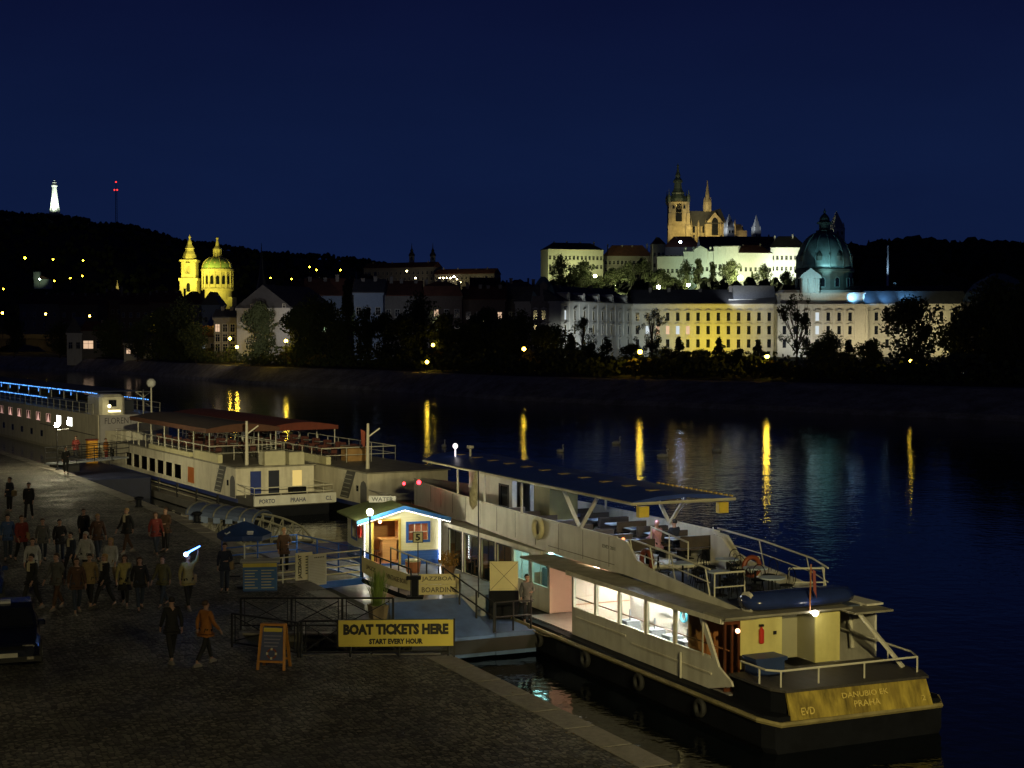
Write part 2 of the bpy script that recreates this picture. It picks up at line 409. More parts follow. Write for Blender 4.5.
# =====================================================================
# far buildings
# =====================================================================
plaster = M('pale_plaster', (.48,.46,.40), .85, var=.15, dirt=.25)
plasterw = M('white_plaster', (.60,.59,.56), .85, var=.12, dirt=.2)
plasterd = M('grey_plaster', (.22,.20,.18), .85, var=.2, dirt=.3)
plastery = M('ochre_plaster', (.45,.36,.20), .85, var=.2, dirt=.2)
sandst = M('sandstone', (.34,.28,.19), .85, var=.4, scale=.3, dirt=.4)
tiler = M('red_roof_tiles', (.13,.05,.03), .8, var=.35, scale=.5)
slate = M('slate_roof', (.07,.07,.075), .6, var=.3, scale=.5)
copper = M('copper_green', (.17,.27,.26), .5, var=.3, scale=.5, dirt=.3)
copperd = M('dark_copper', (.075,.10,.085), .5, var=.3, scale=.5)
gilt = M('gilding', (.7,.5,.15), .35, .6)
litw = E('lit_window_warm', (1,.66,.42), .8)
litp = E('lit_window_cool', (.85,.95,1), .75)
lity = E('lit_window_yellow', (1,.7,.25), .9)

def win_mesh(w, h, pane, frame, ped=False, arch=False, bars=True):
    b = B(); f = .14; fr = .16
    if arch:
        pts = [(-w/2,0),(w/2,0),(w/2,h*.72)] + [(w/2*math.cos(PI*k/6), h*.72+h*.28*math.sin(PI*k/6)) for k in range(1,6)] + [(-w/2,h*.72)]
        b.exy(pts, -.05, .05); b.cur = 1; q = [(p[0]*1.18,p[1]*1.07-.05) for p in pts]
        for a,c in zip(q, q[1:]+q[:1]): b.bar((a[0],-.08,a[1]),(c[0],-.08,c[1]),.2)
        return b.mesh('window', [pane, frame])
    b.box(-w/2,w/2,-.05,.02,0,h); b.cur = 1
    b.box(-w/2-fr,-w/2,-.14,.0,-.06,h); b.box(w/2,w/2+fr,-.14,.0,-.06,h); b.box(-w/2-fr,w/2+fr,-.14,.0,h,h+fr)
    b.box(-w/2-fr*1.6,w/2+fr*1.6,-.28,.0,-.24,-.06); 
    if not ped: b.box(-.04,.04,-.09,-.055,0,h); b.box(-w/2,w/2,-.09,-.055,h*.62,h*.62+.08)
    if ped: b.exy([(-w/2-.45,h+.3),(w/2+.45,h+.3),(w/2+.45,h+.42),(0,h+.95),(-w/2-.45,h+.42)], -.6, 0)
    return b.mesh('window', [pane, frame])
WM = {}
def wmesh(key, *a, **k):
    if key not in WM: WM[key] = win_mesh(*a, **k)
    return WM[key]

def roof_mesh(b, w, d, z, h, typ, ov=.4):
    x0,x1,y0,y1 = -ov, w+ov, -ov, d+ov
    if typ == 'gable':      # ridge along x
        b.exx([(y0,z),(y1,z),(y1,z+.25),((y0+y1)/2,z+h),(y0,z+.25)], x0, x1)
    elif typ == 'front':    # ridge along y, gable faces the river
        b.exy([(x0,z),(x1,z),(x1,z+.25),((x0+x1)/2,z+h),(x0,z+.25)], y0+.35, y1)
    elif typ == 'hip':
        k = min(w,d)*.42; v = [(x0,y0,z),(x1,y0,z),(x1,y1,z),(x0,y1,z),(x0+k,(y0+y1)/2,z+h),(x1-k,(y0+y1)/2,z+h)]
        b.add(v, [(0,3,2,1),(0,1,5,4),(1,2,5),(2,3,4,5),(3,0,4)])
    elif typ == 'mansard':
        k = min(w,d)*.12; v = [(x0,y0,z),(x1,y0,z),(x1,y1,z),(x0,y1,z)]; u = [(x0+k,y0+k,z+h*.7),(x1-k,y0+k,z+h*.7),(x1-k,y1-k,z+h*.7),(x0+k,y1-k,z+h*.7)]
        q = [(x0+3*k,y0+3*k,z+h),(x1-3*k,y0+3*k,z+h),(x1-3*k,y1-3*k,z+h),(x0+3*k,y1-3*k,z+h)]
        b.loft([v,u,q])
    elif typ == 'flat':
        b.box(x0,x1,y0,y1,z,z+.5)

def building(name, label, P0, P1, z0, z1, depth, cols_, rows_, wm_, rm_, roof='gable', rh=4, lit={}, wsize=(1.1,1.9), wkey='std', ped=False,
             group=None, cat='building', chim=2, z_first=2.2, frame=None, bands=True, pil=False, dorm=0, arch=False, skip=(), gablewall=True):
    """P0,P1: world xy of the two front corners, left to right"""
    P0 = Vector(P0); P1 = Vector(P1); d = P1-P0; w = d.length; rz = math.atan2(d.y, d.x)
    t = thing(name, label, cat, (P0.x,P0.y,z0), rz, group); H = z1-z0
    b = B(); b.box(0,w,0,depth,-3,H)
    if roof == 'front' and gablewall: b.exy([(0,H),(w,H),(w/2,H+rh-.3)], .0, depth)
    if bands:
        b.box(-.25,w+.25,-.3,depth+.2,H-.55,H-.003)
    if bands and rows_ > 1:
        for r in range(1, rows_):
            z = z_first + (H-1.0-z_first)/rows_*r - .7; b.box(-.1,w+.1,-.14,0,z,z+.25)
    if pil:
        for c in range(cols_+1):
            x = w*c/cols_; b.box(max(.002,x-.28),min(w-.002,x+.28),-.2,0,z_first+(H-1-z_first)/rows_*.9 if rows_>2 else 1,H-.56)
    b.build('wall', wm_, t)
    r = B(); roof_mesh(r, w, depth, H, rh, roof); rf = r.build('roof', rm_, t)
    fm = frame or plaster
    std = wmesh(wkey, *wsize, darkglass, fm, ped=ped, arch=arch); 
    for c in range(cols_):
        for q in range(rows_):
            if (c,q) in skip: continue
            z = z_first + (H-1.0-z_first)/rows_*q
            x = w*(c+.5)/cols_
            L_ = lit.get((c,q))
            me = std if not L_ else wmesh(wkey+L_, *wsize, {'w':litw,'c':litp,'y':lity}[L_], fm, ped=ped, arch=arch)
            inst(me, 'window', t, (x,-.003,z))
    rnd = random.Random(int(w*100))
    for k in range(chim):
        x = w*(k+.5+rnd.uniform(-.2,.2))/max(1,chim); cz = H+rh*rnd.uniform(.75,1.05)
        c = B(); c.box(x-.45,x+.45,depth*.4,depth*.4+.7,H+.3,cz+.9); c.box(x-.55,x+.55,depth*.4-.1,depth*.4+.8,cz+.9,cz+1.1); c.build('chimney', plasterd, t)
    for k in range(dorm):
        x = w*(k+.5)/dorm; c = B(); c.box(x-.7,x+.7,-.1,depth*.3,H+.4,H+1.9); c.exy([(x-.95,H+1.9),(x+.95,H+1.9),(x,H+2.6)], -.25, depth*.35); dd = c.build('dormer', wm_, t)
        inst(wmesh('dorm', .8,1.0, darkglass, fm), 'window', dd, (x,-.11,H+.6))
    return t
def house(label, px0, px1, ye, Y, z0=4.6, depth=12, dY=0, **k):
    z1 = wz(ye, Y+dY/2)
    return building(k.pop('name','town_house'), label, (wx(px0,Y),Y), (wx(px1,Y+dY),Y+dY), z0, z1, depth, wm_=k.pop('wm_',plasterd), rm_=k.pop('rm_',tiler), group=k.pop('group','houses on the far bank'), **k)

# --- row of houses along the far bank ---
h = house('pale gabled house end wall beside the bright yellow dome', 237, 290, 308, 380, dY=-6, depth=22, cols_=5, rows_=1, wm_=plasterw, rm_=slate, roof='front', rh=5.8, z_first=13.2, wsize=(.7,.8), wkey='small', skip=((0,0),(3,0)), chim=1, lit={})
# left flank of the same house
for k,(yy,zz,lt) in enumerate([(3,13,1),(5.2,13,1),(7.4,13,1),(3,8.6,0),(5.2,8.6,1),(7.4,8.6,0),(3,4.6,1),(7.4,4.6,0)]):
    o = inst(wmesh('flankw' if lt else 'flank', 1.0,1.7, E('dim_window',(1,.7,.55),.10) if lt else darkglass, plaster), 'window', h, (-.003,yy,zz-4), -PI/2)
house('low grey house wing left of the pale gabled house', 214, 236.6, 318, 392, depth=10, cols_=3, rows_=3, wm_=plasterd, rm_=slate, roof='gable', rh=2.4, lit={(0,2):'w'}, wkey='dimrow')
house('blue-grey house with skylights behind the dark poplar', 303, 342, 296, 410, depth=14, cols_=4, rows_=3, wm_=M('bluish_plaster',(.26,.32,.42),.8,var=.15), rm_=tiler, roof='gable', rh=5, chim=3)
house('pale bluish house with one pink window by the poplar', 354, 383, 293, 405, depth=14, cols_=3, rows_=3, wm_=M('bluish_plaster',(.26,.32,.42),.8), rm_=slate, roof='gable', rh=4, lit={(1,1):'w'}, chim=2)
house('brown house with two small yellow windows right of the bluish house', 384, 420, 296, 412, depth=14, cols_=4, rows_=3, wm_=plasterd, rm_=tiler, roof='gable', rh=4.4, lit={(0,1):'y'}, chim=3)
house('brown tenement with a bright white window under the monastery', 421, 462, 296, 415, depth=14, cols_=4, rows_=3, wm_=M('brown_plaster',(.13,.10,.08),.8), rm_=tiler, roof='mansard', rh=4, lit={(1,2):'w'}, chim=4)
house('dark tenement with a lit window left of the white palace', 463, 505, 300, 420, depth=14, cols_=4, rows_=3, wm_=M('brown_plaster',(.13,.10,.08),.8), rm_=tiler, roof='gable', rh=4, lit={(3,2):'w'}, chim=4)
house('small white gabled house among the left trees', 67, 82, 333, 470, depth=10, cols_=2, rows_=1, wm_=plasterw, rm_=slate, roof='front', rh=5, wkey='dimrow', chim=0)
house('low house with pink lit shop window left of the trees', 82, 108, 331, 470, depth=10, cols_=2, rows_=1, wm_=plasterd, rm_=tiler, roof='gable', rh=3, lit={(0,0):'w'}, chim=1, wsize=(3,2.4), wkey='shop')
house('low white riverside house with three lit square windows', 124, 152, 343, 440, z0=4.2, depth=10, cols_=3, rows_=1, wm_=plasterw, rm_=slate, roof='gable', rh=2.4, lit={(0,0):'w',(1,0):'w'}, chim=0, wsize=(1.2,1.6), wkey='sq', z_first=1.4)
house('yellow lit low house front beside the street lamp', 198, 218, 337, 400, depth=9, cols_=2, rows_=1, wm_=plastery, rm_=tiler, roof='gable', rh=3, lit={(0,0):'c'}, chim=0, wsize=(1,1.8))
house('white gabled rooftop house under the church dome', 202, 219, 305, 560, z0=8, depth=14, cols_=2, rows_=2, wm_=M('bluish_plaster',(.26,.32,.42),.8), rm_=slate, roof='front', rh=5, chim=1)
# roofs of the old town further back: dark blocks climbing to the hill
farrows = [(150,176,303,700,'gable'),(176,204,304,690,'hip'),(120,150,305,720,'gable'),(98,122,300,760,'hip'),(60,98,305,740,'gable'),(20,60,304,760,'gable'),(292,320,290,760,'gable'),(322,352,288,800,'gable'),(352,380,284,860,'hip'),(470,500,288,820,'gable'),(500,536,292,700,'hip')]
adj = ['with a plain gable','with a hipped roof','low and wide','in the shade of the hill','below the scattered lamps','at the foot of the woods','behind the gabled house','behind the bluish houses','under the monastery walls','left of the castle slope','beside the palace pavilion']
for (a,c,ye,Y,rt),ad_ in zip(farrows, adj):
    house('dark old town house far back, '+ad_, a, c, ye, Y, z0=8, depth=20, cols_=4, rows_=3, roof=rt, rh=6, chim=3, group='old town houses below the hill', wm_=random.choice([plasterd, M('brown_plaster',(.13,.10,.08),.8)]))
house('large unlit block with chimneys between the houses', 505, 537, 299, 430, depth=14, cols_=3, rows_=3, wm_=plasterd, rm_=slate, roof='mansard', rh=5, lit={}, chim=3)

# --- long palace by the river ---
PW = M('palace_plaster', (.46,.45,.41), .8, var=.12, dirt=.15)
def pal(label, px0,Y0,px1,Y1,z1,cols_,**k):
    return building('palace_wing', label, (wx(px0,Y0),Y0), (wx(px1,Y1),Y1), 4.6, z1, 14, cols_, 3, PW, k.pop('rmat',slate), roof=k.pop('roof','gable'), rh=k.pop('rh',4.6), wsize=(1.05,2.5), wkey='pal', ped=True, group='riverside palace', pil=True, frame=PW, cat='palace', z_first=2.6, **k)
ZP = wz(303, 440)
pal('cool white lit palace wing left of the bend', 560,415,632,458,ZP,8, lit={(0,2):'c'}, chim=2, dorm=5)
pal('long palace wing washed yellow by floodlights', 632.3,458,774,455,ZP,14, lit={(3,1):'w',(4,1):'c',(2,1):'w',(1,1):'c',(5,1):'w'}, chim=5, dorm=0)
pal('cream palace wing right of the domed pavilion', 838,452,968,452,ZP,12, chim=3, rh=5.5, roof='mansard', rmat=M('zinc_roof',(.035,.042,.055),.5,.2,var=.3,scale=.6))
house('dark palace wing with three lit windows left of the pavilion', 524,553,304,436,depth=14,cols_=3,rows_=3,wm_=plasterd,rm_=slate,roof='mansard',rh=4,lit={(0,2):'c',(1,2):'c',(2,2):'c'},name='palace_wing',group='riverside palace',chim=1,wsize=(.9,2.4),wkey='palslim')
# corner pavilion with curved roof
def pavilion(label, px0, px1, Y, ztop, rh, rm_, wmat, depth=14):
    P0 = Vector((wx(px0,Y),Y)); w = (px1-px0)/F*Y
    t = thing('palace_pavilion', label, 'pavilion', (P0.x,Y,4.6), 0, 'riverside palace'); H = ztop-4.6
    b = B(); b.box(0,w,-1.2,depth,-3,H); b.box(-.3,w+.3,-1.5,depth+.3,H-.6,H-.003)
    for x in (0.02,w*.32,w*.66,w-.62): b.box(x,x+.6,-1.45,-1.2,2,H-.62)
    b.box(.3,w-.3,-1.1,-.7,H,H+1.4)
    b.build('wall', wmat, t)
    r = B(); rings = []
    for u,hh in ((0,0),(.06,.35),(.16,.65),(.32,.88),(.42,1)):
        x0,x1,y0,y1 = w*u, w*(1-u), -.6+depth*u, depth*(1-u); rings.append([(x0,y0,H+.01+rh*hh),(x1,y0,H+.01+rh*hh),(x1,y1,H+.01+rh*hh),(x0,y1,H+.01+rh*hh)])
    r.loft(rings); r.build('roof', rm_, t)
    d = B(); d.box(w*.36,w*.64,-1.0,2.5,H+1.41,H+4.2); d.exy([(w*.30,H+4.2),(w*.70,H+4.2),(w*.6,H+5),(w*.5,H+5.5),(w*.4,H+5)], -1.3, 2.8); d.build('dormer', wmat, t)
    for c in range(3):
        for q in range(3): inst(wmesh('pal',1.05,2.5,darkglass,PW,ped=True), 'window', t, (w*(.17+.33*c),-1.21,2.6+(H-3.6)/3*q))
    return t
pavilion('small green roofed palace pavilion at the left corner', 531, 556, 418, ZP, 7, copper, plasterd)
pavilion('dark pavilion with pediment at the right end of the palace', 976, 1034, 430, wz(301,430), 8, copper, plasterd)

# domed centre
DX, DY, DR = wx(825,460), 462, 28*460/F
t = thing('domed_pavilion', 'palace centre with large lit green copper dome', 'domed building', (DX,DY,4.6), 0, 'riverside palace')
zH = wz(304,450)-4.6; zD = wz(290,452)-4.6; hw = (866-776)/2/F*452; xo = wx(821,452)-DX
b = B(); b.box(xo-hw,xo+hw,-12,9,-3,zH); b.box(xo-hw-.4,xo+hw+.4,-12.5,9.3,zH-.7,zH-.003)
b.box(xo-hw+1,xo+hw-1,-11.4,8,zH,zD-1.2); b.box(xo-hw+.6,xo+hw-.6,-11.8,8.4,zD-1.2,zD-.8); b.box(xo-hw+2,xo+hw-2,-10.8,7.5,zD-.8,zD)
for k in range(9):
    x = xo-hw+.1+k*(2*hw-.9)/8; b.box(x,x+.7,-12.4,-12,5,zH-.72)
b.build('wall', PW, t)
for k in range(7):
    x = xo-hw+.1+.35+(k+.5)*(2*hw-.9)/8
    for q in range(3): inst(wmesh('pal'+('c' if (k,q) in ((3,1),(3,2)) else ''),1.05,2.5,litp if (k,q) in ((3,1),(3,2)) else darkglass,PW,ped=True),'window',t,(x,-12.01,2.6+(zH-3.6)/3*q))
b = B(); b.box(xo-6.5,xo-1.2,-12.9,-11,zD-1,zD+3.4); b.exy([(xo-7.2,zD+3.4),(xo-.5,zD+3.4),(xo-1,zD+4.3),(xo-3.85,zD+6.4),(xo-6.7,zD+4.3)],-13.3,-10.8)
for s in (-6.2,-4.4,-2.6,-1.5): b.tube([(xo+s,-13.1,zD-1),(xo+s,-13.1,zD+3.3)],.3,8)
b.build('portico_gable', PW, t)
zT = wz(232,460)-4.6; hd = zT-zD
b = B(); b.lathe([(DR*1.0,zD),(DR*1.0,zD+hd*.30),(DR*1.06,zD+hd*.32),(DR*1.06,zD+hd*.36),(DR*.99,zD+hd*.38)], 24); b.build('drum', copperd, t)
for k in range(12):
    a = 2*PI*(k+.5)/12; o = inst(wmesh('drum',1.3,2.8,darkglass,copper,arch=True),'window',t,(math.cos(a)*(DR*.995),math.sin(a)*(DR*.995),zD+1),a+PI/2)
b = B(); prof = []
for i in range(13):
    u = i/12; a = u*PI/2*.93; prof.append((DR*.99*math.cos(a)**.85, zD+hd*.38+hd*.62*math.sin(a)/math.sin(PI/2*.93)))
b.lathe(prof, 32); dm = b.build('dome', copper, t, smooth=True)
for k in range(12):
    a = 2*PI*k/12; B().tube([((r+.12)*math.cos(a),(r+.12)*math.sin(a),z) for r,z in prof],.22,5).build('rib', copper, dm)
for k in range(8):
    a = 2*PI*(k+.5)/8; r = DR*.9; c = B(); c.lathe([(1.0,0),(1.1,1.4),(.7,2.2),(.05,3)],8,(r*math.cos(a),r*math.sin(a),zD+hd*.5)); c.build('dormer', copperd, dm)
zL = wz(208,460)-4.6; hl = zL-zT
b = B(); b.lathe([(2.6,zT-.6),(2.6,zT+hl*.08),(1.7,zT+hl*.1),(1.7,zT+hl*.35),(2.4,zT+hl*.37),(2.4,zT+hl*.41),(1.6,zT+hl*.47),(1.5,zT+hl*.6),(.9,zT+hl*.72),(.25,zT+hl*.8),(.12,zL)],12); b.ball((0,0,zT+hl*.86),.45); b.build('lantern', copperd, t)
# lit roof section left of the dome, flag pole on the ridge
t = thing('rooftop_hall', 'roof hall left of the dome lit from a bright white lamp', 'roof', (wx(729,456),457,ZP+.3), 0, 'riverside palace')
w = (776-729)/F*456; b = B(); b.box(0,w,0,10,0,1.2); b.build('parapet', PW, t)
B().exx([(.4,1.2),(9.6,1.2),(7,5.4),(3,5.4)], 1.5, w).build('roof', M('lead_roof',(.20,.21,.23),.4,.2), t)
t = thing('flagpole', 'tall pale flagpole lit blue-white on the ridge behind the palace', 'flagpole', (wx(887,560),560,wz(300,560)))
B().tube([(0,0,0),(0,0,wz(246,560)-wz(300,560))],[.45,.3],8).build('pole', M('pole_white',(.7,.75,.8),.5), t); B().ball((0,0,wz(246,560)-wz(300,560)),.4).build('finial', M('pole_white',(.7,.75,.8),.5), t)

# --- castle on the hill ---
def castlewall(label, px0,Y0,px1,Y1,ytop,ybase,cols_,rows_,wmat,rm_,**k):
    z0 = wz(ybase,Y0); z1 = wz(ytop,(Y0+Y1)/2)
    return building('castle_palace', label, (wx(px0,Y0),Y0), (wx(px1,Y1),Y1), z0, z1, k.pop('depth',16), cols_, rows_, wmat, rm_, group='hilltop castle', cat='palace', wsize=k.pop('wsize',(1.5,2.6)), wkey=k.pop('wkey','cas'), frame=plaster, z_first=k.pop('z_first',2.5), **k)
castlewall('bright yellow-green lit castle wing at the far left of the hilltop', 548,1040,603,1052,249.5,277,14,2,plaster,slate,roof='hip',rh=5,chim=4,z_first=6)
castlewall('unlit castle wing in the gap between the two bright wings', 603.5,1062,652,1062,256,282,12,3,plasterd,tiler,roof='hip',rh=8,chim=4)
castlewall('narrow pale gable house at the left end of the long bright wall', 652,1040,665,1040,244,282,3,3,plaster,tiler,roof='hip',rh=5,chim=1)
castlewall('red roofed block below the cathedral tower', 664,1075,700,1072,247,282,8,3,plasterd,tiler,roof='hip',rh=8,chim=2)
castlewall('lowest left stretch of the long greenish white terrace wall', 657,1017,683,1012,256.5,288,6,1,plasterw,slate,roof='flat',rh=2,chim=0,z_first=10,depth=6,pil=True)
castlewall('highest right stretch of the long white terrace wall', 713.3,1006,738,1000,246.5,288,6,1,plasterw,slate,roof='flat',rh=2,chim=0,z_first=13,depth=6,pil=True)
cw = castlewall('middle stretch of the long terrace wall with a pediment', 683.3,1012,713,1006,251.5,288,7,1,plasterw,slate,roof='flat',rh=2,chim=0,z_first=11,depth=6,pil=True)
for k in range(4):
    b = B(); b.lathe([(.5,0),(.9,.6),(.5,1.0),(1.0,1.8),(.6,2.6),(.1,3)],8); b.build('stone_urn', plasterw, cw).location = (1+k*5.6,1,wz(251.5,1009)-wz(288,1012)+.5)
b = B(); b.box(7,16,-.6,6,14,25); b.exy([(6.4,25),(16.6,25),(11.5,28)],-.9,6.2); b.build('pediment_block', plasterw, cw)
castlewall('white terrace house at the right end of the long wall', 738,1000,772,1005,253,292,7,2,plasterw,tiler,roof='hip',rh=6,chim=2)
castlewall('brilliant white castle palace with small windows beside the dome', 770,1010,806,1010,247.5,285,8,3,plasterw,slate,roof='hip',rh=8,chim=2)
castlewall('dark roofed wing behind the terrace wall', 700,1040,775,1040,246,284,14,2,plasterd,slate,roof='gable',rh=7,chim=5)

# cathedral
CY = 1200
def cx(px): return wx(px,CY)
zb = wz(246,CY)
t = thing('cathedral', 'gothic cathedral with tall baroque tower and spires on the hilltop', 'cathedral', (cx(690),CY,zb), 0, 'hilltop castle')
def lx(px): return cx(px)-cx(690)
def lz(py): return wz(py,CY)-zb
x0,x1 = lx(667),lx(688); wT = x1-x0; xm = (x0+x1)/2
tw = B(); tw.box(x0+.8,x1-.8,-6,10,-5,lz(202.5)-1.4); tw.box(x0,x1,-6.8,10.8,lz(202.5)-1.4,lz(202.5))
for sx in (x0+.3,x1-2.1):
    for k,(w_,zt) in enumerate(((3.6,lz(226)),(2.6,lz(214)),(1.8,lz(204)))):
        tw.box(sx-(w_-1.8)/2*(1 if sx<xm else 1), sx+1.8+(w_-1.8)/2, -6.2-w_, -5.9+.01*k, -5, zt)
tw_o = tw.build('tower', sandst, t)
for k in range(3): inst(wmesh('belf',1.6,3.0,darkglass,sandst,arch=True),'window',tw_o,(xm-4.2+4.2*k,-6.81,lz(202.5)-5.5))
inst(wmesh('bigg',5,14,darkglass,sandst,arch=True),'window',tw_o,(xm,-6.1,lz(222)))
inst(wmesh('bigg2',4,9,darkglass,sandst,arch=True),'window',tw_o,(xm,-6.1,lz(213)))
z2,z3,z4,z5,z6 = lz(202.5),lz(191),lz(182),lz(180),lz(163)
hb = B(); hb.lathe([(wT*.42,z2),(wT*.46,z2+1),(wT*.44,z2+3),(wT*.36,z2+5),(wT*.30,z2+6.5),(wT*.33,z2+7.6),(wT*.26,z3),(wT*.2,z3+2),(wT*.17,z4-.5),(wT*.24,z4),(wT*.22,z5),(wT*.12,z5+2),(wT*.13,z5+4),(wT*.07,z5+6.5),(wT*.04,z6-3.2),(.2,z6)],8,(xm,2,0),rot=PI/8); hb.ball((xm,2,z6-2),.9); hb.build('tower_helmet', copperd, t)
for sx,sy in ((x0+.6,-6),(x1-.6,-6),(x0+.6,10),(x1-.6,10)):
    p = B(); p.lathe([(1.2,0),(1.2,3),(1.5,3.4),(1.0,5),(.3,6.5),(.15,10)],8,(sx,sy,z2)); p.ball((sx,sy,z2+7.2),.5); p.build('corner_turret', copperd, t)
# nave
n0,n1 = lx(680),lx(712)
nv = B(); nv.box(n0+6,n1+8,-2,14,-5,lz(226))
nv.build('nave', sandst, t)
nr = B(); nr.exx([(-3,lz(226.5)),(15,lz(226.5)),(7,lz(210.5)),(5,lz(210.5))], n0+1, n1); nr.build('nave_roof', slate, t)
tr_ = B(); tr_.box(lx(704),lx(722),-8,14,-5,lz(224)); tr_.exy([(lx(704),lz(224)),(lx(722),lz(224)),(lx(713),lz(213))],-8,14); tr_.build('transept', sandst, t)
tf = B(); tf.add([(lx(703),-9,lz(224.5)),(lx(724.5),-9,lz(224.5)),(lx(726),14,lz(224.5)),(lx(703),14,lz(224.5)),(lx(711),4,lz(211)),(lx(720.5),4,lz(208))],[(0,3,2,1),(0,1,5,4),(1,2,5),(2,3,4,5),(3,0,4)]); tf.build('choir_roof', slate, t)
inst(wmesh('bigg',5,14,darkglass,sandst,arch=True),'window',t,(lx(713),-8.02,lz(236)))
for k in range(7):   # buttresses with pinnacles
    bx = lx(690)+k*5.6; b = B(); b.box(bx-.6,bx+.6,-7 if k<4 else -11,-2 if k<4 else -8,-5,lz(228)); b.lathe([(.9,0),(.7,2),(.1,6)],4,(bx,-6.3 if k<4 else -10.3,lz(228))); b.bar((bx,-6,lz(230)),(bx,-2.1 if k<4 else -6,lz(225)),.7); b.build('buttress', sandst, t)
for k in range(6): inst(wmesh('clere',2.4,5.5,darkglass,sandst,arch=True),'window',t,(lx(687.5)+k*4.1,-2.02,lz(233)))
sp_ = B(); sp_.lathe([(2.9,lz(211)),(2.9,lz(203)),(3.3,lz(202)),(2.0,lz(198)),(.15,lz(179.5))],8,(lx(707.5),5,0)); sp_.ball((lx(707.5),5,lz(181)),.6); sp_.build('fleche', sandst, t)
for a in range(4):
    p = B(); p.lathe([(.6,lz(211)),(.6,lz(203)),(.1,lz(197))],4,(lx(707.5)+3.4*math.cos(a*PI/2+.78),5+3.4*math.sin(a*PI/2+.78),0)); p.build('pinnacle', sandst, t)
for px_ in (701.5,726,739,742,735.5): 
    p = B(); p.lathe([(1.1,lz(240)),(1.1,lz(231)),(.1,lz(225))],5,(lx(px_),1,0)); p.build('pinnacle', sandst, t)
ch = B(); ch.box(lx(723),lx(745),-6,12,-5,lz(231)); ch.exx([(-6,lz(231)),(12,lz(231)),(3,lz(224))],lx(723),lx(741)); ch.build('choir', sandst, t)
def basilica_tower(px0,px1,ys,yb,Y,label):
    z0 = wz(yb+12,Y); t = thing('stone_tower', label, 'church tower', (wx((px0+px1)/2,Y),Y,z0), .35, 'white romanesque towers'); w = (px1-px0)/F*Y*.8
    H = wz(yb,Y)-z0; b = B(); b.box(-w/2,w/2,-w/2,w/2,-2,H); b.build('wall', plasterw, t)
    zt = wz(ys,Y)-z0; b = B(); b.lathe([(w*.74,H),(.1,zt)],4,rot=PI/4); b.build('spire', M('spire_plaster',(.45,.45,.44),.7), t)
    for sx in (-1,1):
        for sy in (-1,1): B().lathe([(w*.08,H),(w*.08,H+2.2),(.05,H+4.5)],6,(sx*w*.42,sy*w*.42,0)).build('corner_turret', plasterw, t)
    for k in (-1,1): inst(wmesh('rom',1.2,2.2,darkglass,plaster,arch=True),'window',t,(k*w*.2,-w/2-.01,H-4))
basilica_tower(723.5,733.5,213.5,228,1120,'bluish white tower with steep spire touching the cathedral choir')
basilica_tower(751,760,215,232,1120,'lone white steep-spired tower right of the cathedral')

basilica_tower(828,843,211,229,1000,'dark square tower with pointed roof peeping behind the copper dome lantern')
# --- yellow church: bell tower and dome ---
NY = 1120; churchm = M('church_plaster', (.50,.46,.34), .8, var=.15, scale=.3, dirt=.2)
zb = 14
t = thing('baroque_church', 'floodlit yellow church with big dome and slim bell tower', 'church', (wx(208,NY),NY,zb), 0)
def nx(px): return wx(px,NY)-wx(208,NY)
def nz(py): return wz(py,NY)-zb
bt = B(); xm = nx(190.5); w = (199-182)/F*NY
bt.box(xm-w*.5,xm+w*.5,-w/2,w/2,-5,nz(281)); bt.box(xm-w*.56,xm+w*.56,-w*.56,w*.56,nz(281),nz(278.5)); bt.box(xm-w*.42,xm+w*.42,-w*.42,w*.42,nz(278.5),nz(262)); bt.box(xm-w*.5,xm+w*.5,-w*.5,w*.5,nz(262),nz(260))
for s in (-.46,.30):
    bt.box(xm+w*s,xm+w*(s+.16),-w*.55,-w*.5,nz(298),nz(281.2)); bt.box(xm+w*s*.85,xm+w*(s*.85+.13),-w*.47,-w*.42,nz(278.4),nz(262.2))
bto = bt.build('bell_tower', churchm, t)
for (zz,yy,k) in ((nz(292),-w/2,1),(nz(274),-w*.42,.9)): inst(wmesh('btw%g'%k,2.6*k,6.5*k,darkglass,churchm,arch=True),'window',bto,(xm,yy-.02,zz))
B().lathe([(.001,-.1),(1.6,-.1),(1.6,.1),(.001,.1)],16,(0,0,0)).build('clock', M('clock_face',(.5,.45,.3)), bto).location=(xm,-w*.5-.1,nz(263.5)); bto.children[-1].rotation_euler=(PI/2,0,0)
hb = B(); hb.lathe([(w*.40,nz(260)),(w*.42,nz(257.5)),(w*.36,nz(254)),(w*.26,nz(251)),(w*.24,nz(249)),(w*.28,nz(248.4)),(w*.24,nz(247.4)),(w*.15,nz(244.5)),(w*.12,nz(242)),(w*.05,nz(239)),(.3,nz(235))],8,(xm,0,0),rot=PI/8); hb.ball((xm,0,nz(237)),.9); hb.build('tower_helmet', churchm, t)
xd = nx(217); R = (233-201.5)/2/F*NY; 
dr = B(); dr.lathe([(R*.9,nz(300)),(R*.9,nz(291)),(R*1.02,nz(290)),(R*1.02,nz(288.5)),(R*.93,nz(288)),(R*.93,nz(272)),(R*1.04,nz(271)),(R*1.04,nz(269)),(R*.95,nz(268.5))],24,(xd,4,0)); dr.box(nx(182),nx(233),-2,16,-5,nz(297)); 
for k in range(16):
    a = 2*PI*k/16; dr.box(xd+math.cos(a)*R*.96-.5, xd+math.cos(a)*R*.96+.5, 4+math.sin(a)*R*.96-.5, 4+math.sin(a)*R*.96+.5, nz(288),nz(271.5))
dro = dr.build('drum', churchm, t)
for k in range(16):
    a = 2*PI*(k+.5)/16
    if math.sin(a) < .3: inst(wmesh('nd',2.4,6.5,darkglass,churchm,arch=True),'window',dro,(xd+math.cos(a)*R*.94,4+math.sin(a)*R*.94,nz(284.5)),a+PI/2)
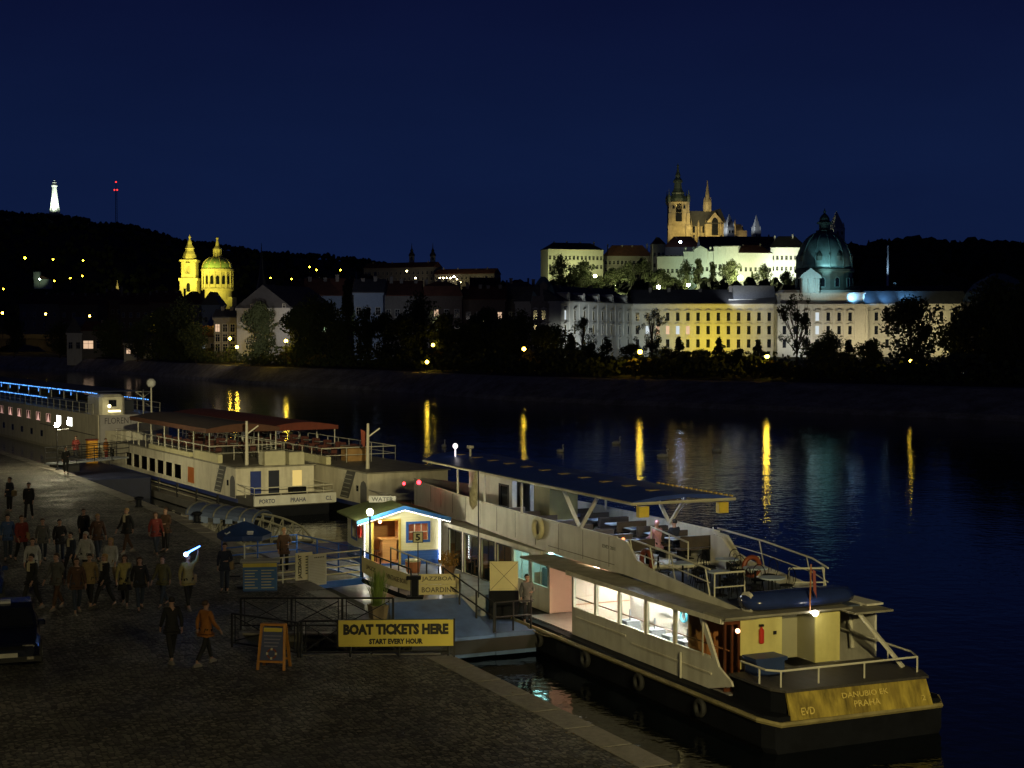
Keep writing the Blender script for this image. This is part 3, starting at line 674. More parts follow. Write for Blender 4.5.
pr = [(R*.95*math.cos(i/10*PI/2*.88)**.8, nz(268.5)+(nz(257)-nz(268.5))*math.sin(i/10*PI/2*.88)/math.sin(PI/2*.88)) for i in range(11)]
dd = B(); dd.lathe(pr,24,(xd,4,0)); ddo = dd.build('dome', M('pale_copper',(.26,.40,.24),.55,var=.25,scale=.3), t, smooth=True)
for k in range(8):
    a = 2*PI*(k+.5)/8; B().tube([(xd+(r+.2)*math.cos(a),4+(r+.2)*math.sin(a),z) for r,z in pr],.35,4).build('rib', churchm, ddo)
    B().lathe([(1,0),(1,1.6),(.1,2.6)],6,(xd+R*.8*math.cos(a+.39),4+R*.8*math.sin(a+.39),nz(265))).build('dormer', churchm, ddo)
ln = B(); ln.lathe([(R*.30,nz(258)),(R*.30,nz(256.5)),(R*.2,nz(256)),(R*.2,nz(250)),(R*.28,nz(249.5)),(R*.26,nz(248.5)),(R*.12,nz(245.5)),(R*.08,nz(241)),(.3,nz(237))],12,(xd,4,0)); ln.ball((xd,4,nz(238)),1.1)
for k in range(8):
    a = 2*PI*k/8; ln.tube([(xd+R*.25*math.cos(a),4+R*.25*math.sin(a),nz(256.5)),(xd+R*.25*math.cos(a),4+R*.25*math.sin(a),nz(249.6))],.3,4)
ln.build('lantern', churchm, t)

# small lit dome, lookout tower, radio mast, twin towers, monastery
t = thing('small_dome', 'tiny yellow lit onion dome left of the big church', 'church dome', (wx(118,900),900,wz(300,900)))
B().lathe([(3.6,-4),(3.6,1),(3.9,1.5),(3.6,3),(2.2,5.2),(.9,6.3),(.8,8),(.3,9.5),(.1,11.5)],10).build('dome', churchm, t)
t = thing('villa', 'little pale villa with turret lit among the hillside lamps', 'villa', (wx(41,1250),1250,wz(283,1250)))
B().box(-4,9,-4,4,-5,3).build('wall', plasterw, t); B().exy([(-4.5,3),(9.5,3),(2.5,6)],-4.5,4.5).build('roof', tiler, t); B().box(-4,1,-5,-1,3,9).build('turret', plasterw, t)
LY = 1800
t = thing('lookout_tower', 'slender white lit lattice lookout tower on the hill crest', 'lookout tower', (wx(56,LY),LY,wz(214,LY)))
lat = M('lattice_white', (.7,.72,.68), .5); H = wz(182,LY)-wz(214,LY)
def rad(u): return 4.6*(1-u)**1.7+1.9
b = B(); n = 12
for k in range(8):
    a = 2*PI*k/8; b.tube([(rad(i/n)*math.cos(a),rad(i/n)*math.sin(a),H*i/n) for i in range(n+1)],.42,4)
for i in range(n):
    for k in range(8):
        a = 2*PI*k/8; c = 2*PI*(k+1)/8; r0,r1 = rad(i/n),rad((i+1)/n)
        b.bar((r0*math.cos(a),r0*math.sin(a),H*i/n),(r1*math.cos(c),r1*math.sin(c),H*(i+1)/n),.3); b.bar((r0*math.cos(a),r0*math.sin(a),H*i/n),(r0*math.cos(c),r0*math.sin(c),H*i/n),.3)
b.tube([(0,0,0),(0,0,H)],1.3,8); b.build('lattice', lat, t)
B().lathe([(3.4,H-5.4),(3.6,H-4.8),(3.6,H-4),(2.2,H-3.9),(2.2,H-1),(2.7,H-.8),(2.3,H),(1,H+1.4),(.2,H+3.6)],10).build('cabin', lat, t)
B().ball((0,0,H+1.0),1.1).build('beacon', E('tower_beacon',(.8,1,.85),6), t)
B().lathe([(6.2,-3),(6.2,1.4),(5,1.8)],8).build('base_house', plastery, t)
t = thing('radio_mast', 'thin dark radio mast with red warning lights on the hill', 'radio mast', (wx(117.5,LY),LY,wz(226,LY)))
H = wz(180,LY)-wz(226,LY); b = B()
for k in range(3):
    a = 2*PI*k/3; b.tube([(1.5*math.cos(a),1.5*math.sin(a),0),(.9*math.cos(a),.9*math.sin(a),H*.8)],.18,4)
    for i in range(16): 
        c = 2*PI*(k+1)/3; b.bar((1.4*math.cos(a),1.4*math.sin(a),H*.8*i/16),(1.3*math.cos(c),1.3*math.sin(c),H*.8*(i+1)/16),.12)
b.tube([(0,0,H*.8),(0,0,H)],.25,5); b.build('lattice', steel, t)
for z,r in ((wz(182,LY),.9),(wz(190,LY),1.1)):
    zz = z-wz(226,LY); 
    if r > 1: [B().ball((q,-1.2,zz),.95,6).build('warning_light', E('red_lamp',(1,.04,.03),2.2), t) for q in (-1.6,1.6)]
    else: B().ball((0,0,zz),.95,6).build('warning_light', E('red_lamp',(1,.04,.03),2.2), t)
for k,px_ in enumerate((412,433)):
    Y = 1400; zb = wz(272,Y); t = thing('church_tower', ('left','right')[k]+' of the twin dark towers above the monastery', 'church tower', (wx(px_,Y),Y,zb), 0, 'twin monastery towers')
    H = wz(256,Y)-zb; B().box(-2.3,2.3,-2.3,2.3,-6,H).build('wall', plaster, t); zt = wz(243,Y)-zb
    B().lathe([(2.8,H),(3.0,H+1),(1.8,H+3),(1.2,H+4),(1.5,H+5),(.5,H+7),(.1,zt)],8).build('helmet', slate, t); inst(wmesh('belf',1.6,3.0,darkglass,sandst,arch=True),'window',t,(0,-2.31,H-4))
building('monastery','long low monastery wing under the twin towers with a row of lamps',(wx(364,1380),1380),(wx(434,1350),1350),wz(284,1370),wz(268,1370),16,16,2,plasterd,tiler,roof='gable',rh=5,chim=4,wsize=(1.6,2.6),wkey='mon',lit={},cat='monastery',z_first=3)
building('monastery','lower monastery wing running right from the twin towers',(wx(434.5,1340),1340),(wx(494,1320),1320),wz(286,1330),wz(274,1330),16,14,2,plasterd,tiler,roof='gable',rh=5,chim=4,wsize=(1.6,2.6),wkey='mon',cat='monastery',z_first=2)
# tall dark spire in front of the hill
t = thing('slim_spire', 'thin unlit church spire against the wooded hill', 'spire', (wx(262,800),800,wz(300,800)))
B().lathe([(3,-6),(3,6),(1.2,14),(.3,26),(.1,30)],6).build('spire', slate, t); B().box(-3,3,-3,3,-14,0).build('wall', plasterd, t)

# arched bridge on the far left
bx0,bx1,BY = wx(-320,575),wx(133,575),575
t = thing('stone_bridge', 'dark arched river bridge with street lamps at far left', 'bridge', (0,BY,0))
b = B(); zt = 9.6; na = 6; wA = (bx1-bx0)/na
for k in range(na):
    a = bx0+k*wA; pts = [(a,zt),(a,-.5),(a+2.2,-.5)] + [(a+2.2+(wA-4.4)*(1-math.cos(PI*i/10))/2, 1.2+6.4*math.sin(PI*i/10)) for i in range(11)] + [(a+wA-2.2,-.5),(a+wA,-.5),(a+wA,zt)]
    b.exy(pts, 0, 14)
b.build('arches', M('bridge_stone',(.17,.15,.12),.85,var=.3,scale=.5,dirt=.3), t)
b = B(); b.box(bx0-.4,bx1+.4,-.6,14.6,zt,zt+.6); b.build('deck', plasterd, t)
for y0 in (-.5,14.1): B().box(bx0,bx1,y0,y0+.4,zt+.6,zt+1.7).build('parapet', plasterd, t)

# --- far trees ---
tt = [
 ('broad tree with dark crown in front of the pale gabled house',258,372,303,'broad',10.5,0),
 ('first tree of the dark mass right of the gabled house',312,350,297,'broad',13,1),
 ('rounded tree left of the tall poplar',328,362,300,'broad',12,2),
 ('tall narrow poplar between the two bluish houses',348,368,282,'column',4.2,0),
 ('low tree under the bluish house with the pink window',384,345,313,'broad',9,0),
 ('broad dark tree below the monastery towers',418,340,295,'broad',11,1),
 ('tree right of the broad dark tree, lower crown',446,330,312,'broad',10,2),
 ('round tree left of the palace wing with three lit windows',486,330,308,'broad',11,0),
 ('dark tree before the dark palace wing',520,325,312,'broad',10,1),
 ('thin-leaved tree before the left end of the lit palace',583,320,318,'loose',9,0),
 ('dark conifer under the left end of the lit palace',571,300,332,'cone',6.5,0),
 ('second conifer along the palace front',607,300,335,'cone',6.5,1),
 ('feathery tall tree against the white part of the palace',652,318,311,'loose',9.5,1),
 ('wide conifer before the pink lit palace windows',679,300,336,'cone',5.6,2),
 ('conifer before the brightest yellow stretch of palace',719,302,336,'cone',5.4,0),
 ('conifer left of the domed centre',758,302,338,'cone',5.2,1),
 ('open-crowned tall tree before the domed centre',797,290,291,'loose',9.5,2),
 ('small conifer right of the domed centre',848,285,339,'cone',5,2),
 ('large round tree before the cream palace wing',911,262,297,'broad',13.5,0),
 ('big dark tree filling the right edge beside the pavilion',990,240,281,'broad',13,1),
 ('tall dark tree cut by the right edge of the view',1035,236,268,'broad',14,2),
 ('tree between the round tree and the right edge mass',958,250,318,'broad',9,2),
 ('leafy tree lit yellow beside the leftmost bridge lamp',14,500,317,'broad',9,0),
 ('dark tree behind the bridge lamps',60,480,322,'broad',12,1),
 ('dark tree beside the riverside house with lit windows',160,425,308,'broad',13,0),
 ('tree filling the gap left of the low grey house',182,410,300,'broad',13,1),
 ('dark tree behind the bridge end',112,470,318,'broad',12,2),
 ('slim dark tree right of the poplar',366,352,306,'broad',7,2),
 ('dark tree in front of the bend of the palace',632,292,344,'broad',7,0),
 ('low tree under the yellow palace wall',700,290,350,'broad',7,1),
 ('low dark tree below the dome',822,275,340,'broad',8,2),
 ('round tree low before the tenements',462,318,325,'broad',9,1),
 ('tree at the foot of the dark palace wing',545,312,325,'broad',9,0),
]
tt += [
 ('low broad tree right beside the riverside house with lit windows',138,415,322,'broad',10,1),('full tree between the low grey house and the riverside house',196,392,322,'broad',10,2),
 ('tree closing the gap right of the pale gabled house',297,345,306,'broad',10,0),('low round tree under the poplar',340,335,318,'broad',10,1),
 ('wide low tree between the bluish house and the tenements',402,330,316,'broad',11,0),('low tree left of the round tree by the dark tenement',474,322,322,'broad',9,2),
 ('tree right of the round tree by the dark tenement',504,318,318,'broad',9,1),('dark tree left of the first conifer',556,305,326,'broad',8,1),
 ('low broad tree between the two left conifers',590,296,344,'broad',7,2),('low broad tree right of the feathery tree',664,290,347,'broad',6.5,1),
 ('low broad tree between the yellow wall conifers',738,288,348,'broad',6.5,2),('dark tree right of the open-crowned tree',828,270,332,'broad',7,1),
 ('dark tree left of the large round tree',872,262,338,'broad',7,2),('tall dense tree joining the round tree and the right edge mass',975,238,306,'broad',10,0),('low dense tree before the right edge mass',1003,232,322,'broad',9,2)]
for k,(lb,px_,Y,yt,kd,wd,v) in enumerate(tt): tree({'cone':'conifer','column':'poplar'}.get(kd,'tree'), lb, px_, Y, yt, 4.0, kd, wd, v)
# trees on the castle slope
ct = [(559,262,'broad',10),(584,266,'broad',13),(612,274,'broad',9),(629,267,'broad',10),(642,264,'broad',9),(660,275,'broad',11),(685,267,'broad',8),(698,265,'column',5),(712,268,'column',4),(731,265,'broad',11),(752,277,'cone',5),(763,271,'broad',9),(572,280,'broad',12),(600,282,'broad',11),(672,283,'broad',9),(786,277,'broad',8)]
cl_ = ['lit green tree before the left castle wing','dark round tree right of the lit green one','small tree under the unlit castle wing','upright tree left of the narrow gable house','tree touching the narrow gable house','wide tree below the left end of the long bright wall','dark tree against the bright wall','narrow dark tree on the bright wall','second narrow tree on the bright wall','glowing green tree at the right end of the bright wall','small conifer below the white terrace house','tree before the white terrace house','low dark tree under the left castle wing','low tree above the palace roof','low tree below the glowing lamps','small tree before the brilliant white palace']
for (px_,yt,kd,wd),lb in zip(ct,cl_):
    tree('tree', lb, px_, 965, yt-6, wz(297,965), kd, wd*1.55, int(px_)%3, group='trees on the castle slope')
for k,(px_,Y,yt,wd,lb) in enumerate([(640,262,358,7,'bush lit yellow under the lamp in front of the white palace'),(655,262,362,6,'dim bush right of the lamp lit one'),(770,250,360,6.5,'bright yellow lit bush left of the dome'),(784,250,363,5,'dim bush beside the yellow one'),(905,236,362,6,'bush lit by the lamp behind the round tree'),(925,236,366,6,'second bush by the lamp behind the round tree'),(291,352,348,6,'lit bush beside the gabled house corner'),(318,345,352,6,'yellow leaved bush in the dark mass'),(434,325,350,6,'bush with yellow lamplight below the tenements'),(528,312,350,6,'bush beside the small amber lamp'),(208,398,345,6,'bush lit green beside the yellow house front')]):
    bt__ = tree('bush', lb, px_, Y, yt, 4.1, 'bush', wd, k, group='bushes along the bank', cat='bush')
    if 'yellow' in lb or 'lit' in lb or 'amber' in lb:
        cr = [o for o in COL.objects if o.parent is bt__ and o.name.startswith('crown')][0]; cr.data = cr.data.copy(); cr.data.materials[0] = M('lit_autumn_leaves',(.26,.21,.05),.7,var=.5,scale=2)  # yellow lamplight added to the autumn leaf colour of these bushes
# continuous undergrowth along the path
rnd = random.Random(5); b = B()
for k in range(11000):
    p = rnd.uniform(90,1060); Y = wlY(p)+rnd.uniform(19,40); z = 4.2+abs(rnd.gauss(0,1.7))*(1+.6*math.sin(p*.07)*math.sin(p*.023+1)); s = rnd.uniform(.25,.6)
    c = Vector((wx(p,Y),Y,min(z,8))); u = Vector((rnd.gauss(0,1),rnd.gauss(0,1),rnd.gauss(0,1))).normalized(); w = u.orthogonal().normalized()
    b.add([c-u*s,c+w*s*.8,c+u*s,c-w*s*.8],[(0,1,2,3)])
tag(b.build('undergrowth', leafm), 'dark undergrowth along the far river path', 'undergrowth', kind='stuff')

# --- lamps of the far bank ---
sod = (1,.62,.20); wht = (1,.85,.6)
def far_lamp(label, px_, py_, Y, zbase, P, col=sod, r=.3, name='street_lamp', grp='street lamps across the river'):
    z = wz(py_,Y); t = thing(name, label, 'street lamp' if name=='street_lamp' else 'lamp', (wx(px_,Y),Y,zbase), 0, grp); H = z-zbase
    if H < 2: H = 2; t.location.z = z-2
    B().tube([(0,0,-.3),(0,0,H*.5),(0,0,H-r)],[.12,.09,.06],6).build('post', steel, t)
    key = 'lamp_%d_%d_%g'%(int(col[1]*100),int(P),r); A = 4*PI*r*r
    B().ball((0,0,H),r,6).build('globe', E(key,col,P/(PI*A)), t); return t
FL = [
 (3,313,560,10,900,'lamp on the bridge at the left edge of the view'),(46,314,560,10,700,'second lamp on the bridge from the left edge'),(90,316,560,10,700,'third bridge lamp above the low houses'),
 (156,319,430,4,500,'upper of the two lamps in the trees left of the church'),(157.5,322,428,4,500,'lower of the two lamps in the trees left of the church'),
 (215,317,405,4,600,'lamp on the wall left of the pale gabled house'),(230,338.5,385,4,700,'lamp before the low grey house'),(237,347,372,4,900,'bright low lamp at the corner of the gabled house'),
 (286,341,345,4,900,'lamp at the right foot of the gabled house'),(640,352,262,4,700,'lamp among bushes before the white palace'),(524,349,300,4,450,'small amber lamp right of the tenements'),
 (767,356,251,4,900,'lamp in the yellow bush left of the dome'),(433,345,325,4,300,'small lamp in the trees below the tenements'),(427,362,300,4,300,'low path lamp below the tenements'),(911,362,240,4,500,'lamp glowing behind the round tree trunk')]
for (a,c,Y,zb_,P,lb) in FL: far_lamp(lb, a, c, Y, zb_, P*.42, r=.36, col=(1,.66,.05))
hl = [(26,258,'highest lamp on the wooded hillside at left'),(54,259.5,'small hillside lamp right of the highest one'),(84,260.5,'hillside lamp furthest right in the upper row'),(71,278,'lamp beside the little villa, right'),(55,281,'lamp at the foot of the villa'),(83,276,'faint lamp in the middle of the slope'),(4,289,'lamp at the left edge under the hill'),(73,298,'brighter lamp on the town roofs'),(49,300,'faint lamp on the town roofs left of the bright one'),(69,300,'second lamp of the pair on the town roofs'),(126,298,'lamp right of the tiny onion dome'),(271,278,'left lamp of the pair behind the gabled house roof'),(292,279,'right lamp of the pair behind the gabled house roof'),(281,288,'lamp just over the slope of the gabled roof'),(310,267,'lamp on the slope below the hill end'),(317,270,'lamp next to the slope lamp'),(341,270,'lamp pair member before the monastery'),(40.5,279,'greenish lamp on the villa turret')]
for a,c,lb in hl: far_lamp(lb, a, c, 1000, wz(c,1000)-4, 420 if c not in (298,258) else 1100, col=(1,.7,.015) if a != 40.5 else (.7,1,.8), r=.45 if c not in (298,258) else .6, name='street_lamp', grp='lamps scattered on the hillside')
ml = [407,415.5,440,443.5,447,450.5,454,457,460.5,478]
for k,a in enumerate(ml): far_lamp('lamp before the long monastery, '+['alone at left','beside the left one','first of the tight row','second of the tight row','third of the tight row','fourth of the tight row','brightest, in the tight row','right of the brightest','last of the tight row','faint one far right'][k], a, [271,278,278,278,278,278,276.5,279,282,282][k], 1300, wz([271,278,278,278,278,278,276.5,279,282,282][k],1300)-4, 4000 if a==454 else 600, col=(1,.85,.4), r=.6, grp='lamps along the monastery')

# --- floodlights ---
yel = (1,.86,.10); grn = (.92,1,.52); cw_ = (.80,.95,1)
def fl_y(px_,Y,z,tp,tY,tz,E_,col,ang=80): return flood((wx(px_,Y),Y,z),(wx(tp,tY),tY,tz),E_,col,ang)
# church
fl_y(176,1080,30,190,1120,55,3.2,yel); fl_y(192,1075,52,190.5,1112,62,5.0,yel,60); fl_y(212,1075,28,216,1110,60,2.9,yel,90); fl_y(203,1085,52,214,1112,72,1.6,yel,90); fl_y(233,1080,40,222,1112,60,.8,yel,90)
fl_y(119,880,28,118,900,34,3.5,(1,.8,.2)); fl_y(41,1235,wz(280,1235),41,1250,wz(278,1250),.25,(.7,1,.6))
# lookout tower
fl_y(53,1780,wz(212,1780),56,1800,wz(200,1800),8,(.85,1,.75),70); fl_y(60,1782,wz(210,1780),56,1800,wz(196,1800),11,(.9,1,.85),70)
# cathedral
org = (1,.77,.22)
for a,zz,tp,tz,e,c in ((670,240,676,215,.9,(1,.84,.42)),(680,243,678,205,.9,(1,.8,.35)),(686,236,690,231,3.2,org),(699,238,702,232,1.6,org),(712,240,714,228,1.5,org),(720,240,722,230,1.4,(1,.75,.3)),(734,240,736,233,1.3,(1,.8,.4))): fl_y(a,1160,wz(zz,1160),tp,1200,wz(tz,1200),e*.5,c,75)
fl_y(676,1120,wz(205,1120),678,1200,wz(188,1200),.4,(.8,.85,.6),40); fl_y(700,1130,wz(215,1130),707,1200,wz(195,1200),.5,(.95,.85,.5),40); fl_y(698,1110,wz(225,1110),700,1200,wz(218,1200),.9,(.95,.85,.5),26); fl_y(678,1185,wz(203.5,1185),678,1192,wz(199,1192),2.2,(1,.75,.2),110)
fl_y(716,1110,wz(232,1110),727,1120,wz(224,1120),2.0,(.8,.9,1),80); fl_y(747,1110,wz(228,1110),754,1120,wz(224,1120),1.6,(.8,.9,1),80)
# castle walls
for a,Y,tp,tY,e,c in ((552,1015,556,1042,2.4,(1,.98,.45)),(572,1018,574,1046,1.6,(1,.98,.45)),(590,1020,591,1050,2.0,(1,.98,.45)),(600,1022,600,1050,1.6,(1,.98,.45)),
     (662,990,664,1014,1.8,(.98,1,.55)),(676,985,678,1011,1.3,(.9,1,.6)),(690,985,692,1009,1.0,(.6,1,.72)),(702,983,704,1007,1.6,(.8,1,.75)),(716,982,717,1004,3.2,(.95,1,.62)),(729,980,730,1002,3.0,(.95,1,.55)),
     (742,980,742,1000,3.2,(.98,1,.60)),(757,980,757,1002,3.2,(1,1,.62)),(768,982,768,1004,2.4,(1,.95,.5)),(778,985,778,1008,5.5,(.98,1,.75)),(788,985,788,1008,5.5,(.98,1,.8)),(798,985,798,1008,5.5,(.98,1,.8))):
    fl_y(a,Y,wz(282,Y),tp,tY,wz(264,tY),e*(.95 if a<606 else .66),(c[0]*.90,c[1],c[2]*.92),92)
for k,(a,c,lb,P) in enumerate([(617,285,'bright floodlight glow left of the castle trees',9000),(658,287,'floodlight at the foot of the long bright wall',9000),(688,285,'floodlight between the dark castle trees',9000),(740,278,'brightest floodlight under the terrace house',26000),(706,288,'small floodlight by the narrow trees',4000),(595,276,'faint floodlight by the left castle wing',2500)]):
    far_lamp(lb, a, c, 955, wz(c,955)-3, P, col=(1,.98,.55), r=1.0 if k!=3 else 1.6, name='floodlight', grp='floodlights on the castle slope')
far_lamp('single blue-white lamp on the castle roofs below the cathedral', 680, 242, 1060, wz(250,1060), 1300, col=(.55,.7,1), r=.9, name='roof_lamp', grp=None)
# palace
for a,e,c in ((572,.26,(.95,1,.92)),(588,.20,(.85,.95,.95)),(604,.18,(.82,.95,1)),(620,.17,(.82,.95,1)),(638,.17,(.78,.95,1)),(654,.20,(.85,1,.9)),(670,.24,(1,.93,.5)),(684,.34,(1,.80,.14)),(698,.50,(1,.76,.05)),(711,.60,(1,.74,.02)),(723,.56,(1,.74,.02)),(736,.34,(1,.80,.16)),(750,.24,(1,.9,.45)),(765,.22,(1,.92,.65))):
    yl = 440 if a>630 else 408; fl_y(a, yl, 6, a, 456 if a>630 else 432, 13, e*(2.3 if 680<a<745 else 2.0 if a>630 else 3.0), c, 90)
for a,e,c in ((790,.34,(1,.95,.8)),(806,.40,(.95,1,.9)),(826,.28,(1,.82,.5)),(846,.34,(1,.80,.42)),(862,.38,(1,.83,.45)),(880,.34,(1,.85,.5)),(898,.26,(1,.87,.5)),(916,.26,(1,.87,.5)),(936,.42,(1,.84,.4)),(956,.55,(1,.82,.36))):
    fl_y(a, 436, 6, a, 452, 13, e*2.3, c, 92)
# dome: blue-green light, roofs: blue-white light
teal = (.42,.88,1)
fl_y(815,438,ZP+3,820,456,wz(268,456),1.1,teal,70); fl_y(838,440,ZP+3,834,455,wz(268,456),.35,teal,70); fl_y(826,448,wz(288,448),826,454,wz(262,454),5,(.5,.95,1),40); fl_y(790,438,ZP+2,806,450,wz(285,450),.14,(1,.85,.55),80)
fl_y(850,449,ZP+1.4,856,455,ZP+3.6,2.6,(.2,.55,1),100); fl_y(866,449,ZP+1.4,872,455,ZP+3.6,5,(.2,.55,1),100); fl_y(884,449,ZP+1.4,888,455,ZP+3.6,5,(.2,.55,1),100); fl_y(905,449,ZP+1.4,908,455,ZP+3.6,8,(.22,.6,1),100)
fl_y(732,451,ZP+1.9,738,459,ZP+3,3.0,(.8,.88,1),90); fl_y(757,447,ZP+2.5,757,458,ZP+4,.5,(.8,.88,1),120)
fl_y(887,556,wz(272,556),887,560,wz(262,560),1.4,(.5,.75,1),120)
# monastery & left houses glow, added spots standing in for street lamp spill on houses
fl_y(448,1320,wz(283,1320),447,1352,wz(272,1352),.16,(1,.85,.6),110); fl_y(405,1320,wz(283,1320),400,1370,wz(272,1352),.04,(1,.85,.7),110)
fl_y(262,342,12,264,378,17,.55,(1,.92,.82),55); fl_y(225,350,16,228,385,13,.10,(1,.85,.8),100)
fl_y(398,345,14,402,410,17,.04,(1,.88,.8),60); fl_y(440,335,14,442,413,17,.035,(1,.88,.8),60); fl_y(482,330,14,484,418,17,.035,(1,.9,.85),60)  # added with no source there, to lift the dark tenement fronts
fl_y(325,360,12,325,408,17,.2,(.7,.8,1),60); fl_y(368,360,12,370,403,17,.26,(.75,.85,1),60)
# =====================================================================
# quay
# =====================================================================
QZ = 2.2
EDGE = [(17.4,-4),(3.3,30.8),(-1.70,41.5),(-3.05,44.6),(-15.3,72),(-28.5,97),(-45,126),(-70,166),(-110,225),(-180,320)]
cob = bpy.data.materials.new('cobblestones'); cob.use_nodes = True; nt = cob.node_tree; N = nt.nodes; L = nt.links; bs = N['Principled BSDF']
tc = N.new('ShaderNodeTexCoord'); mp = N.new('ShaderNodeMapping'); mp.inputs['Rotation'].default_value = (0,0,-.43); L.new(tc.outputs['Object'], mp.inputs[0])
nz0 = N.new('ShaderNodeTexNoise'); nz0.inputs['Scale'].default_value = .7; L.new(tc.outputs['Object'], nz0.inputs[0])
mx0 = N.new('ShaderNodeMixRGB'); mx0.blend_type = 'LINEAR_LIGHT'; mx0.inputs[0].default_value = .12; L.new(mp.outputs[0], mx0.inputs[1]); L.new(nz0.outputs['Color'], mx0.inputs[2])
v1 = N.new('ShaderNodeTexVoronoi'); v1.inputs['Scale'].default_value = 7.5; v1.feature = 'F1'; v1.inputs['Randomness'].default_value = .55; L.new(mx0.outputs[0], v1.inputs['Vector'])
v2 = N.new('ShaderNodeTexVoronoi'); v2.inputs['Scale'].default_value = 7.5; v2.feature = 'DISTANCE_TO_EDGE'; v2.inputs['Randomness'].default_value = .55; L.new(mx0.outputs[0], v2.inputs['Vector'])
r1 = N.new('ShaderNodeValToRGB'); r1.color_ramp.elements[0].color = (.055,.051,.042,1); r1.color_ramp.elements[1].color = (.29,.265,.21,1)
sx = N.new('ShaderNodeSeparateColor'); L.new(v1.outputs['Color'], sx.inputs[0]); L.new(sx.outputs[0], r1.inputs[0])
r2 = N.new('ShaderNodeValToRGB'); r2.color_ramp.elements[0].position = .02; r2.color_ramp.elements[0].color = (.16,.16,.16,1); r2.color_ramp.elements[1].position = .12; L.new(v2.outputs['Distance'], r2.inputs[0])
mu = N.new('ShaderNodeMixRGB'); mu.blend_type = 'MULTIPLY'; mu.inputs[0].default_value = 1; L.new(r1.outputs[0], mu.inputs[1]); L.new(r2.outputs[0], mu.inputs[2])
nb = N.new('ShaderNodeTexNoise'); nb.inputs['Scale'].default_value = .35; nb.inputs['Detail'].default_value = 5; L.new(tc.outputs['Object'], nb.inputs[0])
rb = N.new('ShaderNodeValToRGB'); rb.color_ramp.elements[0].position = .35; rb.color_ramp.elements[0].color = (.5,.5,.5,1); rb.color_ramp.elements[1].position = .65; L.new(nb.outputs['Fac'], rb.inputs[0])
m2 = N.new('ShaderNodeMixRGB'); m2.blend_type = 'MULTIPLY'; m2.inputs[0].default_value = 1; L.new(mu.outputs[0], m2.inputs[1]); L.new(rb.outputs[0], m2.inputs[2]); L.new(m2.outputs[0], bs.inputs['Base Color'])
bs.inputs['Roughness'].default_value = .72
bp = N.new('ShaderNodeBump'); bp.inputs['Strength'].default_value = 1; bp.inputs['Distance'].default_value = .035; L.new(r2.outputs[0], bp.inputs['Height']); L.new(bp.outputs[0], bs.inputs['Normal'])
rw = N.new('ShaderNodeValToRGB'); rw.color_ramp.elements[0].position = .40; rw.color_ramp.elements[0].color = (.62,.62,.62,1); rw.color_ramp.elements[1].position = .56; rw.color_ramp.elements[1].color = (.82,.82,.82,1)
nw = N.new('ShaderNodeTexNoise'); nw.inputs['Scale'].default_value = .55; nw.inputs['Detail'].default_value = 6; L.new(tc.outputs['Object'], nw.inputs[0]); L.new(nw.outputs['Fac'], rw.inputs[0]); L.new(rw.outputs[0], bs.inputs['Roughness'])

E1 = EDGE[:3]; E2 = EDGE[3:]
poly = E1 + [(-5.8,41.35),(-7.7,42.6),(-8.1,44.7)] + E2 + [(-260,320),(-260,-4)]
b = B(); n = len(poly)
b.add([(x,y,QZ) for x,y in poly], [tuple(range(n))]); b.build('quay', cob); tag(bpy.data.objects['quay'], kind='structure')
b = B()
for a,c in zip(poly, poly[1:-1]): b.add([(a[0],a[1],-1),(c[0],c[1],-1),(c[0],c[1],QZ),(a[0],a[1],QZ)],[(0,1,2,3)])
tag(b.build('quay_wall', stonew), kind='structure')
def strip(name, pts, w, z, mat, h=.012):
    b = B(); P = [Vector(p) for p in pts]; Ls = []
    for i,p in enumerate(P):
        d = (P[min(i+1,len(P)-1)]-P[max(i-1,0)]).normalized(); nrm = Vector((-d.y,d.x)); Ls.append((p, p+nrm*w))
    for (a,a2),(c,c2) in zip(Ls,Ls[1:]):
        L_ = (c-a).length; k = max(1,int(L_/1.6))
        for i in range(k):
            u,v = i/k+.006/k*1.6, (i+1)/k-.006
            q = [a.lerp(c,u),a.lerp(c,v),a2.lerp(c2,v),a2.lerp(c2,u)]; b.prism([(t.x,t.y) for t in q], z-.05, z+h)
    return tag(b.build(name, mat), kind='structure')
strip('quay_kerb', E1, .75, QZ, stonec); strip('quay_kerb', E2, .75, QZ, stonec)
strip('stair_kerb', [(-1.95,41.52),(-5.8,41.35),(-7.7,42.6),(-8.1,44.7),(-3.4,44.62)], -.3, QZ+.003, stonec)
# stairs going down to the water in the notch
b = B()
for k in range(7):
    x0 = -8.3+k*.95; z = QZ-.12-.17*k
    b.box(x0,x0+.95+.3,41.2,44.8,z-.6,z)
tag(b.build('quay_stairs', M('wet_stone',(.10,.105,.07),.6,var=.5,scale=2,bump=.6)), kind='structure')

def bollard(px_, py_, lb):
    p = atz(px_,py_,QZ); t = thing('bollard', lb, 'bollard', (p.x,p.y,QZ), 0, 'mooring bollards')
    B().lathe([(.2,0),(.22,.03),(.14,.08),(.13,.36),(.24,.42),(.25,.48),(.16,.53),(.01,.55)],12).build('post', black, t)
    B().lathe([(.3,0),(.3,.02),(.01,.021)],12).build('base_plate', steel, t)
bollard(139,507,'low mooring bollard on the kerb behind the man in red'); bollard(197,523,'low mooring bollard on the kerb left of the covered gangway'); 

